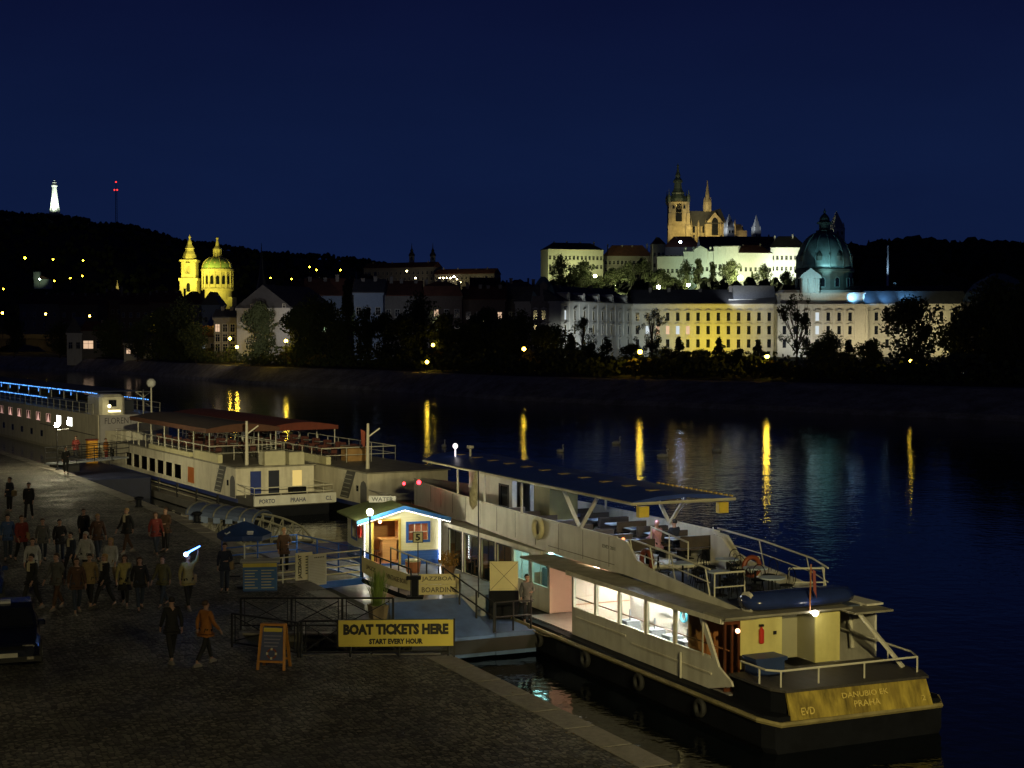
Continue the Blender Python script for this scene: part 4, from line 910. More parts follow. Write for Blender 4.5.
# railings
def railing(name, label, a, c, h, npost, style, mat, cat='railing', group=None, z=None):
    a = Vector(a); c = Vector(c); d = c-a; rz = math.atan2(d.y,d.x); w = math.hypot(d.x,d.y); dz = c.z-a.z
    t = thing(name, label, cat, a, rz, group)
    for k in range(npost):
        x = w*k/(npost-1); zz = dz*k/(npost-1); B().tube([(x,0,zz-.02),(x,0,zz+h)], .035, 6).build('post', mat, t)
    for zz in ({'x':(h,.14*h),'h4':(h,.72*h,.45*h,.18*h),'h2':(h,.5*h),'h3':(h,.66*h,.33*h)}[style]):
        B().tube([(0,0,zz),(w,0,dz+zz)], .028, 6).build('rail', mat, t)
    if style == 'x':
        for k in range(npost-1):
            x0 = w*k/(npost-1)+.12; x1 = w*(k+1)/(npost-1)-.12; q = B()
            q.bar((x0,0,.2*h),(x1,0,.9*h),.025); q.bar((x0,.03,.9*h),(x1,.03,.2*h),.025); q.bar((x0,0,.14*h),(x0,0,h),.025); q.bar((x1,0,.14*h),(x1,0,h),.025); q.build('cross_brace', mat, t)
    return t
railing('railing','dark cross-braced railing behind the quay stairs',(-8.1,45.0,QZ),(-3.55,45.0,QZ),.95,4,'x',steel)
railing('railing','dark cross-braced railing carrying the boat tickets banner',(-5.75,41.1,QZ),(-1.75,41.3,QZ),1.0,4,'x',steel)
railing('railing','short dark railing section closing the head of the stairs',(-7.9,42.5,QZ),(-5.85,41.15,QZ),.95,2,'x',steel)
# BOAT TICKETS HERE banner
t = thing('banner', 'yellow boat tickets here banner tied to the near railing', 'banner', (-4.72,40.98,2.52), .045)
yb = M('yellow_banner',(.70,.58,.10),.6,var=.06,bump=.15,bscale=2); w,h = 3.12,.72
B().box(0,w,-.012,.012,0,h).build('sheet', yb, t); b = B(); b.box(-.05,0,-.02,.02,-.03,h+.03); b.box(w,w+.05,-.02,.02,-.35,h+.03); b.build('frame', steel, t)
text('BOAT TICKETS HERE', 2.86, .30, inkb, t, (w/2,-.02,.47), bold=.062); text('START EVERY HOUR', 1.46, .15, inkb, t, (w/2,-.02,.14), bold=.05)
# sandwich board
t = thing('sandwich_board', 'orange framed sandwich board standing on the cobbles by the stairs', 'sign board', (atz(274,668,QZ).x,atz(274,668,QZ).y,QZ), -.15)
of = M('orange_wood',(.50,.22,.04),.5,var=.3)
for s,yy in ((1,-.28),(-1,.28)):
    b = B()
    for x in (-.36,.36): b.bar((x,yy,0),(x*.86,yy*.1,1.18),.07,.05)
    b.bar((-.36*.87,yy*.12,1.16),(.36*.87,yy*.12,1.16),.09,.05); b.bar((-.36,yy*.85,.22),(.36,yy*.85,.22),.07,.05); b.build('frame', of, t)
    if s > 0:
        pn = B().add([(-.32,-.23,.25),(.32,-.23,.25),(.29,-.045,1.1),(-.29,-.045,1.1),(-.32,-.215,.25),(.32,-.215,.25),(.29,-.03,1.1),(-.29,-.03,1.1)],[(0,1,2,3),(4,7,6,5),(0,3,7,4),(1,5,6,2),(0,4,5,1),(3,2,6,7)]).build('panel', M('slate_panel',(.07,.085,.17),.5), t)
        rx = .215
        b = B(); b.box(-.25,.25,-.006,.006,0,.10); q = b.build('header_strip', yellow, t); q.location=(0,-.085,.98); q.rotation_euler=(-rx,0,0)
        b = B()
        for k in range(4): b.box(-.24+.01*k,.24-.03*k,-.004,.004,-.09*k,-.09*k+.03)
        q = b.build('print_lines', M('pale_print',(.2,.2,.28)), t); q.location=(0,-.105,.86); q.rotation_euler=(-rx,0,0)
        q = B().torus((0,0,0),.12,.022,'y',24,6).build('lifebuoy_emblem', orangem, t); q.location=(0,-.19,.42); q.rotation_euler=(-rx,0,0)
        for a in range(4): 
            e = B().box(-.025,.025,-.035,.02,-.03,.03).build('emblem_band', M('cream',(.6,.55,.4)), q); e.location=(.12*math.cos(a*PI/2),0,.12*math.sin(a*PI/2))
# planter with bamboo
pt = M('planter_wood',(.20,.15,.08),.7,var=.3); p = atz(378,619,QZ)
t = thing('planter', 'square wooden planter with tall bright green grass by the kerb', 'planter', (p.x,p.y,QZ), .4)
B().lathe([(.30,0),(.38,.45),(.34,.45),(.32,.38)],4,rot=PI/4).build('pot', pt, t)
b = B(); rnd = random.Random(3)
for k in range(170):
    a = rnd.uniform(0,2*PI); r = rnd.uniform(0,.2); h_ = rnd.uniform(.7,1.35); q = rnd.uniform(.05,.4); x,y = r*math.cos(a),r*math.sin(a); u = Vector((math.cos(a+1.5),math.sin(a+1.5),0))*.013
    A = Vector((x,y,.35)); C = A+Vector((math.cos(a)*q*.35,math.sin(a)*q*.35,h_*.6)); D = A+Vector((math.cos(a)*q,math.sin(a)*q,h_))
    b.add([A-u,A+u,C+u,C-u,D],[(0,1,2,3),(3,2,4)])
b.build('grass_blades', M('bright_grass',(.16,.24,.05),.6,var=.3), t)

# platform with blue rails
A = atz(245,591,2.08); C = atz(363,578,2.08); d = Vector((C.x-A.x,C.y-A.y)); rz = math.atan2(d.y,d.x); W_ = d.length; D_ = 5.0
t = thing('landing_stage', 'slatted boarding platform with pale and blue rails at the quay edge', 'platform', (A.x,A.y,2.08), rz)
slat = B()
for k in range(24): slat.box(0,W_,D_*k/24+.012,D_*(k+1)/24-.012,-.06,.0)
slat.build('deck', M('deck_slats',(.10,.085,.065),.7,var=.35,stretch=(.6,4,1)), t)
b = B(); b.box(-.04,W_+.04,-.1,-.002,-.2,.03); b.box(W_,W_+.1,0,D_,-.2,.03); b.box(0,W_,D_,D_+.1,-.2,.03); b.build('edge_beam', bluep, t)
b = B(); 
for x in (.3,W_*.5,W_-.3): b.tube([(x,D_*.8,-2.5),(x,D_*.8,-.1)],.09,8)
b.build('pile', steel, t)
for x in (.02,1.0,1.5,3.0,W_-.03): B().tube([(x,.05,0),(x,.05,1.05)],.03,6).build('post', rail if 0<x<W_-1 else bluep, t)
for z in (1.03,.78,.5,.25): B().tube([(1.0,.05,z),(W_-.1,.05,z)],.024,6).build('rail', M('cream_rail',(.6,.55,.32),.5), t)
for x in (W_-.03,): 
    for k in range(4): B().tube([(x,.1+D_*k/3.05,0),(x,.1+D_*k/3.05,1.1)],.035,6).build('post', bluep, t)
    for z in (1.08,.8,.5,.22): B().tube([(x,.1,z),(x,D_,z)],.026,6).build('rail', bluep, t)
for z in (1.08,.8,.5): B().tube([(1.5,D_-.05,z),(W_,D_-.05,z)],.026,6).build('rail', bluep, t)
for x in (1.5,3.0): B().tube([(x,D_-.05,0),(x,D_-.05,1.1)],.03,6).build('post', bluep, t)
TP = (A,rz)
def onp(x,y,z): c,s = math.cos(rz),math.sin(rz); return (A.x+c*x-s*y, A.y+s*x+c*y, 2.08+z)
# signs leaning on the rails
cream = M('cream_board',(.60,.56,.36),.6,var=.08)
t = thing('poster_board', 'cream board with sideways jazzboat lettering tied to the platform rail', 'sign', onp(1.95,-.05,.18), rz, 'boards on the platform rail')
B().box(0,.68,-.02,.02,0,.98).build('board', cream, t); o = text('JAZZBOAT', .85,.16, inkb, t, (.18,-.03,.48), bold=.03); o.rotation_euler = (0,-PI/2,0)
b = B(); 
for k in range(7): b.box(.40,.60,-.03,-.02,.2+.1*k,.25+.1*k)
b.build('print_lines', M('grey_print',(.10,.10,.09)), t)
t = thing('menu_board', 'grey-cream price board with fine print in front of the jazzboat board', 'sign', onp(2.42,-.12,-.05), rz, 'boards on the platform rail')
B().box(0,.74,-.02,.02,0,1.10).build('board', M('grey_board',(.42,.41,.33),.6,var=.08), t)
b = B(); 
for k in range(15): b.box(.06,.68-.02*(k%3),-.026,-.02,.08+.056*k,.10+.056*k)
b.build('print_lines', M('faint_print',(.32,.31,.26)), t); b = B()
for k in range(6): b.box(.25+.07*k,.29+.07*k,-.028,-.02,.98,1.02)
b.build('header_marks', inkb, t)
# booth under the umbrella
ub = atz(240,592,QZ); 
t = thing('parasol', 'blue parasol with white print over the ticket stand', 'parasol', (ub.x,ub.y+.9,QZ), .1)
B().tube([(0,0,0),(0,0,2.35)],.025,8).build('pole', rail, t)
b = B(); n=8; rings = [[(r*math.cos(2*PI*k/8),r*math.sin(2*PI*k/8),z-(0.05 if k%2 else 0)*r) for k in range(8)] for r,z in ((.93,1.75),(.95,1.92),(.5,2.15),(.02,2.33))]
b.loft(rings,caps=False); b.build('canopy', M('blue_parasol_cloth',(.015,.04,.14),.6,var=.1), t)
b = B()
for k in range(8): b.bar((0,0,2.25),(.9*math.cos(2*PI*k/8),.9*math.sin(2*PI*k/8),1.88),.015)
b.build('rib', steel, t); B().lathe([(.28,0),(.28,.06),(.05,.09)],12).build('foot', steel, t)
B().lathe([(.02,2.33),(.03,2.36),(.005,2.44)],6).build('finial', rail, t)
b = B(); b.bar((-.62,-.54,1.99),(-.56,-.60,1.955),.03); b.bar((-.56,-.60,1.955),(-.44,-.58,2.03),.03); b.build('print_mark', M('white_print',(.6,.62,.65)), t)
for k in range(3):
    q = B().box(-.02,.36,-.003,.003,-.02,.01).build('print_line', M('white_print',(.6,.62,.65)), t); q.location=(0.0,-.76+.07*k,1.975+.035*k); q.rotation_euler=(-.6,0,0)
pb = atz(243,592,QZ); 
t = thing('ticket_stand', 'blue ticket counter with yellow headed timetable beside the platform', 'ticket counter', (pb.x,pb.y,QZ), .12)
b = B(); b.box(0,1.15,.02,.6,.0,1.0); b.build('counter', M('dark_blue_panel',(.015,.05,.16),.5), t)
B().box(-.1,1.25,-.04,.68,1.0,1.05).build('counter_top', M('grey_board',(.42,.41,.33)), t)
B().box(.0,1.15,-.02,.0,.05,.98).build('timetable', M('blue_panel',(.04,.13,.30),.5,var=.1), t); B().box(.0,1.15,-.035,-.021,.85,.98).build('header_strip', yellow, t)
b = B()
for c in (.06,.62):
    for k in range(7): b.box(c,c+(.34 if k%3 else .44),-.028,-.021,.12+.1*k,.15+.1*k)
b.build('print_lines', M('pale_yellow_print',(.5,.48,.25)), t)
b = B(); b.bar((-.6,.3,0),(-.6,.3,.95),.05); b.bar((-.6,.3,.95),(-.1,.3,.95),.05); b.bar((-.6,.3,.5),(-.1,.3,.5),.05); b.build('side_rack', steel, t)

# curved covered gangway to the neighbouring boats
t = thing('covered_gangway', 'arched truss gangway with ribbed translucent roof left of the kiosk', 'gangway', (-14.9,72.2,1.05), -.22)
gm = M('aluminium_frame',(.17,.165,.13),.45,.2,var=.2); LN = 5.1
for y in (0,1.6):
    b = B(); top = [(x, y, .15+1.15*math.sin(PI*min(1,max(0,x/LN))**.8)**.55 if 0<x<LN else .1) for x in [LN*i/10 for i in range(11)]]
    b.tube(top,.055,5); b.bar((0,y,.05),(LN,y,.05),.12)
    for i in range(1,10):
        b.bar((top[i][0],y,.05),top[i],.06); b.bar((top[i][0],y,.05),top[i+1] if i<9 else top[i],.045)
    b.build('truss', gm, t)
B().box(0,LN,.06,1.54,-.05,.03).build('deck', deckm, t)
b = B(); rr = []
for i in range(9):
    a = PI*i/8; rr.append((.8-1.2*math.cos(a), 1.05+.42*math.sin(a)))
for i in range(8): b.add([(-.6,rr[i][0],rr[i][1]+.35),(2.9,rr[i][0],rr[i][1]),(2.9,rr[i+1][0],rr[i+1][1]),(-.6,rr[i+1][0],rr[i+1][1]+.35),(-.6,rr[i][0],rr[i][1]+.39),(2.9,rr[i][0],rr[i][1]+.04),(2.9,rr[i+1][0],rr[i+1][1]+.04),(-.6,rr[i+1][0],rr[i+1][1]+.39)],[(0,1,2,3),(4,7,6,5),(0,4,5,1),(1,5,6,2)])
b.build('roof', M('bluish_roof_sheet',(.07,.09,.15),.3,var=.25), t)
for k in range(6):
    x = -.5+k*.66; o = .35*(2.9-x)/3.5; b = B(); b.tube([(x,y,z+o+.06) for y,z in rr],.04,4); b.build('rib', gm, t)
for k in range(5): B().box(-.4+k*.62,-.05+k*.62,-.435,-.405,1.02,1.38-.05*k).build('roof_window', M('pale_sheet',(.14,.18,.28),.4), t)

# =====================================================================
# main boat (local: x = away from the quay, y = towards the bow)
# =====================================================================
TH = math.atan2(.415,.91)
boat = thing('tour_boat', 'nearest white passenger boat with blue canopy over its upper deck', 'passenger boat', (6.3,41.0,0), TH)
XC = 2.6
def hullw(y): 
    if y < 20: return 2.95
    u = (y-20)/14; return max(.06, 2.95*(1-u**1.8))
b = B(); ring = []
for y in [-1.75,-1.4,0,5,10,15,20,24,27,30,32,33.5]:
    w = hullw(y)*(.93 if y==-1.75 else 1); zt = .98+max(0,(y-22)/11)**1.5*1.6
    ring.append([(XC-w*.86,y,-.6),(XC-w,y+(.0),.15),(XC-w-.0,y,zt-.12),(XC-w+.08,y,zt),(XC+w-.08,y,zt),(XC+w,y,zt-.12),(XC+w,y,.15),(XC+w*.86,y,-.6)])
b.loft(ring); b.build('hull', black, boat)
b = B(); pts = [(XC-hullw(y)-.05,y,.86+max(0,(y-22)/11)**1.5*1.6) for y in (32,30,27,24,20,15,10,5,0,-1.3)]+[(XC-2.65,-1.85,.80),(XC+2.65,-1.85,.80),(XC+3.0,-1.3,.86),(XC+3.0,5,.86)]
b.tube(pts,.075,6); b.build('rub_rail', M('worn_rub_rail',(.26,.22,.10),.5,var=.4,dirt=.3), boat)
# transom board and aft platform
b = B(); b.prism([(.15,-1.1),(.35,-1.5),(4.8,-1.62),(5.1,-1.1),(5.1,.7),(.15,.7)],.98,1.55); b.build('stern_house', black, boat)
b = B(); b.prism([(.05,-1.2),(.3,-1.6),(4.9,-1.74),(5.2,-1.1),(5.2,.8),(.05,.8)],1.553,1.62); b.build('aft_platform', deckm, boat)
tb = B().add([(.32,-1.81,.86),(4.9,-1.93,.86),(4.85,-1.68,1.545),(.34,-1.55,1.545),(.32,-1.73,.86),(4.9,-1.83,.86),(4.85,-1.59,1.545),(.34,-1.47,1.545)],[(0,1,2,3),(4,7,6,5),(0,3,7,4),(1,5,6,2),(0,4,5,1),(3,2,6,7)]).build('transom_board', M('tarnished_brass_paint',(.34,.26,.045),.5,var=.75,scale=2.2,dirt=.75,stretch=(1.6,1,.25)), boat)
for s,w,h,x,z in (('EVD',.42,.20,.85,.97),('DANUBIO EK',1.5,.15,2.75,1.27),('PRAHA',.85,.17,2.75,1.03),('2',.12,.15,4.6,1.0)):
    q = text(s,w,h,M('gold_letters',(.60,.47,.12),.5),boat,(x,-1.79+.02-(x/4.7)*.13+(z-.95)*.37,z+h*.5),rz=-.026,name='lettering',rx=-.35,bold=.015,th=.02)
railt = B(); rp_ = [(.12,.3,2.05),(.12,-.9,2.05),(.4,-1.2,2.05),(4.9,-1.25,2.05),(5.2,-.6,2.05),(5.2,3,2.15)]
railt.tube(rp_,.03,6); railt.build('stern_rail', rail, boat)
for p in [(.12,-.6),(.4,-1.2),(1.6,-1.22),(3.1,-1.24),(4.9,-1.25),(5.2,.4)]: B().tube([(p[0],p[1],1.6),(p[0],p[1],2.05)],.025,5).build('rail_post', rail, boat)
# saloon next to the quay, with openings
xs = 0.0
hol = [(8.72,10.2,1.93,2.93),(7.12,8.58,1.93,2.93),(5.456,6.99,1.93,2.93),(3.72,5.27,1.93,2.93)]
hol2 = [(.35,3.57,1.93,2.93)]
b = B(); b.wall('x',xs,.07,3.6,10.35,1.0,3.03,hol); b.build('saloon_wall', white, boat)
b = B()      # aft end of the wall: opening with slanted pillar
b.box(0,.07,1.75,3.597,1.0,1.93); b.box(0,.07,1.1,3.597,2.93,3.03); b.exx([(1.75,1.0),(1.75,1.93),(.62,1.42),(.55,1.30)],0,.07)
b.exx([(2.30,2.93),(2.05,2.93),(1.25,1.70),(1.55,1.84)],0,.07); b.build('saloon_wall', white, boat)
for h in hol+[(2.1,3.57,1.93,2.93)]:
    f = B(); y0,y1,z0,z1 = h
    f.box(-.02,.0,y0-.05,y0,z0,z1); f.box(-.02,.0,y1,y1+.05,z0,z1); f.box(-.02,.0,y0-.05,y1+.05,z1,z1+.05); f.box(-.02,.0,y0-.05,y1+.05,z0-.05,z0)
    fo = f.build('window', white2, boat); B().box(.03,.04,y0,y1,z0,z1).build('pane', glass('clear_glass'), fo)
B().tube([(.12,.9,2.22),(.12,10.3,2.22)],.022,5).build('grab_rail', wood, boat)
b = B(); b.bar((-.02,1.6,1.45),(-.02,6.2,1.45),.03,.05); b.bar((-.02,6.6,1.62),(-.02,10,1.62),.03,.05); b.build('side_moulding', white2, boat)
B().tube([(-.06,3.2,1.0),(-.06,3.2,1.75)],.03,5).build('hose_pipe', rail, boat)
# saloon roof and ceiling
b = B(); b.box(-.12,1.15,.95,10.5,3.031,3.10); b.build('side_roof', roofg, boat)
B().box(-.16,-.121,.93,10.52,2.98,3.12).build('roof_edge', white2, boat)
B().box(.071,3.3,3.6,10.3,3.0,3.03).build('ceiling', M('pale_ceiling',(.7,.68,.64),.6), boat)
B().box(.071,5.4,.8,13.9,.99,1.02).build('saloon_floor', M('grey_lino',(.25,.24,.23),.5), boat)
pw = M('pale_panel',(.66,.58,.52),.5,var=.08)
B().box(2.2,2.26,3.4,10.3,1.02,3.0).build('inner_wall', pw, boat)
B().box(.3,2.2,3.34,3.4,1.02,3.0).build('bulkhead', wood, boat)
b = B()
for k,y in enumerate((4.3,5.9,7.4,9.0)): b.box(2.17,2.199,y,y+.9,1.9,2.6); 
b.build('locker_door', M('pale_locker',(.55,.52,.5),.5), boat)
b = B()
for y in (4.4,5.3,6.4,8.0): b.box(.8,1.3,y,y+.5,1.0,1.75); b.tube([(1.05,y+.25,1.75),(1.05,y+.25,2.1)],.03,5)
b.build('chair_set', M('grey_upholstery',(.25,.26,.3),.7), boat)
B().torus((2.14,6.7,2.05),.18,.035,'x').build('blue_sign', M('cyan_print',(.05,.4,.6)), boat)
for k,y in enumerate((3.7,5.4,7.1,8.8)):
    B().box(1.75,1.83,y,y+1.35,2.96,2.99).build('ceiling_lamp', E('saloon_lamp',(1,.84,.70),400), boat)
# entrance porch between the saloons
b = B(); b.box(2.2,2.28,10.36,14.0,1.02,3.02); b.box(.05,2.2,10.36,10.42,1.02,3.02); b.box(.9,2.2,13.9,13.96,1.02,3.02); b.build('porch_wall', M('pinkish_panel',(.66,.50,.42),.5,var=.06), boat)
b = B(); b.box(.05,2.2,10.355,10.36,1.95,1.99); b.box(2.19,2.199,10.42,13.9,1.95,1.99); b.build('dado_rail', wood, boat)
B().box(-.1,1.15,10.51,14.3,3.03,3.1).build('porch_roof', roofg, boat); B().box(.7,1.4,11.0,11.5,2.99,3.02).build('ceiling_lamp', E('porch_lamp',(1,.72,.48),70), boat)
# forward saloon set back from the side
xs = .95; hs = [(22.25,23.6),(20.5,21.95),(18.95,20.2),(17.35,18.65),(15.75,17.05),(14.15,15.45)]
b = B(); b.wall('x',xs,.07,14.0,26.6,1.0,3.1,[(a,c,1.35 if i<3 else 1.9,2.93) for i,(a,c) in enumerate(hs)]); b.build('forward_saloon_wall', white2, boat)
for i,(a,c) in enumerate(hs):
    z0 = 1.35 if i<3 else 1.9
    f = B(); f.box(xs-.02,xs,a-.05,a,z0,2.93); f.box(xs-.02,xs,c,c+.05,z0,2.93); f.box(xs-.02,xs,a-.05,c+.05,2.93,2.98); f.box(xs-.02,xs,a-.05,c+.05,z0-.05,z0); f.box(xs+.01,xs+.03,(a+c)/2-.02,(a+c)/2+.02,z0,2.93)
    fo = f.build('window', steel if i<4 else white2, boat); B().box(xs+.035,xs+.045,a,c,z0,2.93).build('pane', glass('clear_glass'), fo)
b = B(); b.box(3.4,3.46,13.97,27,1.02,3.1); b.build('forward_inner_wall', M('brown_panel',(.16,.07,.04),.5,var=.3), boat)
b = B(); b.box(1.03,3.4,17.2,17.26,1.02,3.1); b.build('forward_bulkhead', pw, boat); B().box(2.3,2.36,13.97,17.2,1.02,3.05).build('galley_wall', M('galley_white',(.6,.7,.68),.5), boat)
for y in (14.8,16.4): B().box(1.3,1.9,y-.12,y+.12,3.04,3.07).build('ceiling_lamp', E('galley_lamp',(.55,1,.95),34), boat)
for y in (19.2,21.4,23.6): B().box(2.2,2.4,y-.1,y+.1,3.04,3.07).build('ceiling_lamp', E('bar_lamp',(1,.6,.35),14), boat)
b = B()
for y in (15.0,15.9,14.4): b.box(1.8,2.2,y,y+.5,1.02,2.0+.3*(y%1)); b.ball((2.0,y+.25,2.35),.16)
b.build('galley_equipment', M('dark_appliance',(.05,.06,.06),.4), boat)
for k in range(5):
    y = 18.0+k*1.7; q = B(); q.box(1.5,2.3,y-.4,y+.4,1.72,1.76); q.tube([(1.9,y,1.02),(1.9,y,1.72)],.04,6); q.build('bar_table', wood, boat)
    q = B()
    for s in (-.75,.75): q.box(1.7,2.1,y+s-.2,y+s+.2,1.45,1.5); q.box(1.7,2.1,y+s+(.18 if s>0 else -.22),y+s+(.22 if s>0 else -.18),1.5,2.0); q.tube([(1.9,y+s,1.02),(1.9,y+s,1.45)],.03,5)
    q.build('bar_chair', wood, boat)
# roof deck between saloon edge and bulwark, front part
def fb(y):      # quay side of the upper hull
    return 1.0 if y < 14 else 1.0 + max(0,(y-14))**2*.0052
def zb_(y): return 3.3 + max(0,(y-14)/18)*.25
def zt_(y): return 4.32 - max(0,(y-18)/14)**2*.15
ys = [9.0,11,13,15,17,19,21,23,25,27,29,30.5,31.7,32.4]
b = B(); top = []
outl = [(.78,14.31),(.78,26.8)] + [(fb(y)+.1,y) for y in (26.8,23,19,15,14.31)]
b.add([(x,y,3.13) for x,y in outl]+[(x,y,3.2) for x,y in outl], [tuple(range(6,-1,-1)),tuple(range(7,14))]+[(i,(i+1)%7,7+(i+1)%7,7+i) for i in range(7)])
b.build('side_roof', roofg, boat); B().box(.73,.779,14.25,26.85,3.07,3.22).build('roof_edge', white2, boat)
# upper hull / bulwark
XU = 2.95
b = B(); rq = []
for y in [9.0]+ys[1:]:
    x = min(fb(y),XU-.04); xo = 2*XU-x
    rq.append([(x,y,zb_(y)-.12 if y<24 else 3.3-(y-24)*.22),(x-.0,y,zt_(y)),(x+.08,y,zt_(y)),(x+.08,y,3.34),(xo-.08,y,3.34),(xo-.08,y,zt_(y)),(xo,y,zt_(y)),(xo,y,zb_(y)-.12 if y<24 else 3.3-(y-24)*.22)])
b.loft(rq); b.build('bulwark', white, boat)
b = B()
for x in (1.0,4.82): b.exx([(8.997,3.2),(8.997,4.32),(8.4,4.28),(8.05,4.0),(7.75,3.78),(7.0,3.62),(1.3,3.13),(1.1,3.05),(1.1,2.98)],x,x+.08)
b.build('aft_bulwark', white, boat)
b = B(); 
for s in (0,1):
    P = []
    for y in ys: x = min(fb(y),XU-.04)-.01; x = x if s==0 else 2*XU-x; P.append((x,y,zt_(y)+.02))
    b.tube(P,.035,5)
b.build('cap_rail', white2, boat)
B().box(1.08,4.82,1.2,9.0,3.02,3.12).build('upper_deck', M('blue_grey_deck',(.06,.08,.12),.6,var=.3), boat)
q = text('EVD 201', .9,.12, M('grey_letters',(.25,.24,.2)), boat, (.985,9.6,3.95)); q.rotation_euler=(0,0,-PI/2)
# far side wall below the upper deck
b = B(); b.box(5.35,5.42,1.2,26,1.0,3.1); b.box(4.9,5.5,1.0,26,3.1,3.16); b.build('outer_wall', white, boat)
B().box(1.1,5.35,26.0,26.1,1.0,3.1).build('front_wall', white, boat)
B().prism([(.2,26.2),(5.3,26.2),(4.4,30),(3.0,33),(2.5,33),(1.1,30)],1.55,1.6).build('bow_deck', deckm, boat)
# aft superstructure
for q_ in ((.62,2.05,1.15,1.22),(3.1,3.95,1.0,1.07)): B().box(*q_,1.6,3.02).build('aft_wall', M('cream_yellow_panel',(.60,.54,.20),.5,var=.12,dirt=.25), boat)
b = B(); b.box(2.05,3.1,1.9,1.96,1.6,3.02); b.box(2.05,2.1,1.22,1.9,1.6,3.02); b.box(3.1,3.15,1.07,1.9,1.6,3.02); b.build('recess_wall', M('shaded_recess_panel',(.30,.28,.16),.5,var=.08), boat)  # recess shade put into the duller wall colour
b = B(); b.box(.1,.62,1.1,1.16,1.0,1.12); b.box(.1,.62,1.1,1.16,2.9,3.02); 
for x in (.1,.33,.56): b.box(x,x+.06,1.1,1.16,1.12,2.9)
b.build('glazed_door', M('mahogany',(.10,.03,.012),.35,var=.3), boat)
B().ball((.5,1.05,2.72),.07).build('wall_lamp', E('porch_lamp2',(1,.45,.25),6), boat)
b = B(); b.box(-.1,4.2,.75,1.9,3.105,3.17); b.box(4.0,5.35,.35,2.6,3.02,3.08); b.build('aft_roof', roofg, boat)
b = B(); b.bar((4.3,.6,3.02),(4.95,-.6,1.62),.13,.08); b.bar((5.3,2.4,3.02),(5.3,2.2,1.62),.1,.08); b.build('slanted_post', rail, boat)
t_ = B(); t_.lathe([(.06,0),(.075,.03),(.075,.38),(.03,.44),(.03,.5)],10,(1.3,1.06,2.3)); fe = t_.build('fire_extinguisher', M('red_enamel',(.5,.03,.02),.35), boat)
B().box(1.24,1.36,1.02,1.10,2.78,2.84).build('valve', steel, fe)
B().box(1.75,1.85,1.12,1.149,2.5,2.6).build('switch_box', steel, boat)
b = B(); b.lathe([(.02,3.1),(.12,3.1),(.12,3.14),(.02,3.15)],8,(2.85,.72,0)); b.ball((2.85,.68,3.10),.085); b.build('stern_light', E('stern_lamp',(1,.92,.75),30), boat)
b = B(); b.tube([(2.75,.8,3.17),(2.75,.75,4.5)],.025,6); fp = b.build('flagstaff', wood, boat)
b = B(); b.loft([[(2.78,.72,4.35),(2.80,.70,3.75)],[(2.86,.68,4.3),(2.88,.69,3.6)],[(2.90,.75,4.1),(2.93,.72,3.5)]],closed=False,caps=False); b.build('flag', M('limp_flag',(.25,.06,.05),.8,var=.3), fp)
bl = B(); bl.lathe([(.02,-1.5),(.26,-1.45),(.34,-1.2),(.36,0),(.34,1.2),(.26,1.45),(.02,1.5)],12,(0,0,0)); rf = bl.build('life_raft_cover', M('glossy_blue_cover',(.02,.035,.13),.2,var=.2), boat, smooth=True); rf.rotation_euler=(0,PI/2,0); rf.location=(2.75,1.45,3.42); rf.scale=(.8,1.5,1.2)
b = B(); b.lathe([(.02,0),(.30,.02),(.30,.14),(.02,.16)],12); q = b.build('raft_end_cap', white, boat); q.rotation_euler=(0,PI/2,0); q.location=(1.0,1.45,3.42)
b = B(); b.prism([(.55,.15),(1.45,.15),(1.45,.75),(.55,.75)],1.62,2.0); b.box(.48,1.52,.1,.8,2.0,2.1); b.build('blue_storage_box', bluep if False else M('navy_plastic',(.02,.04,.12),.5), boat)
# canopy on V posts
b = B(); rg = []
for y in [7.6,8.5,12,16,20,24,26.0,26.9,27.3]:
    sh = 0 if y<26 else (y-26)*.55; x0,x1 = .75+sh,4.62-sh; c=(x0+x1)/2; rg.append([(x0,y,5.58),(x0+.02,y,5.66),(x0+(x1-x0)*.25,y,5.80),(c,y,5.85),(x0+(x1-x0)*.75,y,5.80),(x1-.02,y,5.66),(x1,y,5.58),(c,y,5.74)])
b.loft(rg); cn = b.build('canopy', blueclo, boat, smooth=False)
b = B(); b.tube([(.74,7.6,5.6),(.74,26,5.6)],.05,5); b.tube([(4.63,7.6,5.6),(4.63,26,5.6)],.05,5); b.tube([(.74,7.58,5.6),(4.63,7.58,5.6)],.05,5); b.build('canopy_rail', M('pale_canopy_rail',(.5,.47,.35),.5), cn)
for k in range(11): B().box(2.2,2.6,9.0+k*1.65,9.3+k*1.65,5.80,5.85).build('skylight', M('amber_skylight',(.42,.32,.12),.5), cn)
b = B()
for k in range(16): b.box(4.62,4.68,7.8+k*.32,7.95+k*.32,5.62,5.70)
b.build('edge_lights', M('amber_dots',(.7,.5,.1),.5), cn)
for x,y in ((1.2,7.7),(4.2,7.7)): B().box(x-.18,x+.18,y-.1,y+.1,5.15,5.5).build('hanging_lantern', M('yellow_lantern',(.65,.48,.06),.5), cn)
for x in (1.0,4.55):
    for y in (11.7,):
        b = B(); b.bar((x,y,4.32),(x,y+1.35,5.6),.12,.07); b.bar((x,y,4.32),(x,y-1.35,5.6),.12,.07); b.build('v_post', white2, boat)
    for y in (16.5,20.5,24): B().tube([(x if y<20 else (fb(y) if x<3 else 2*XU-fb(y)),y,4.3),(x if y<20 else (fb(y) if x<3 else 2*XU-fb(y)),y,5.6)],.05,6).build('canopy_post', white2, boat)
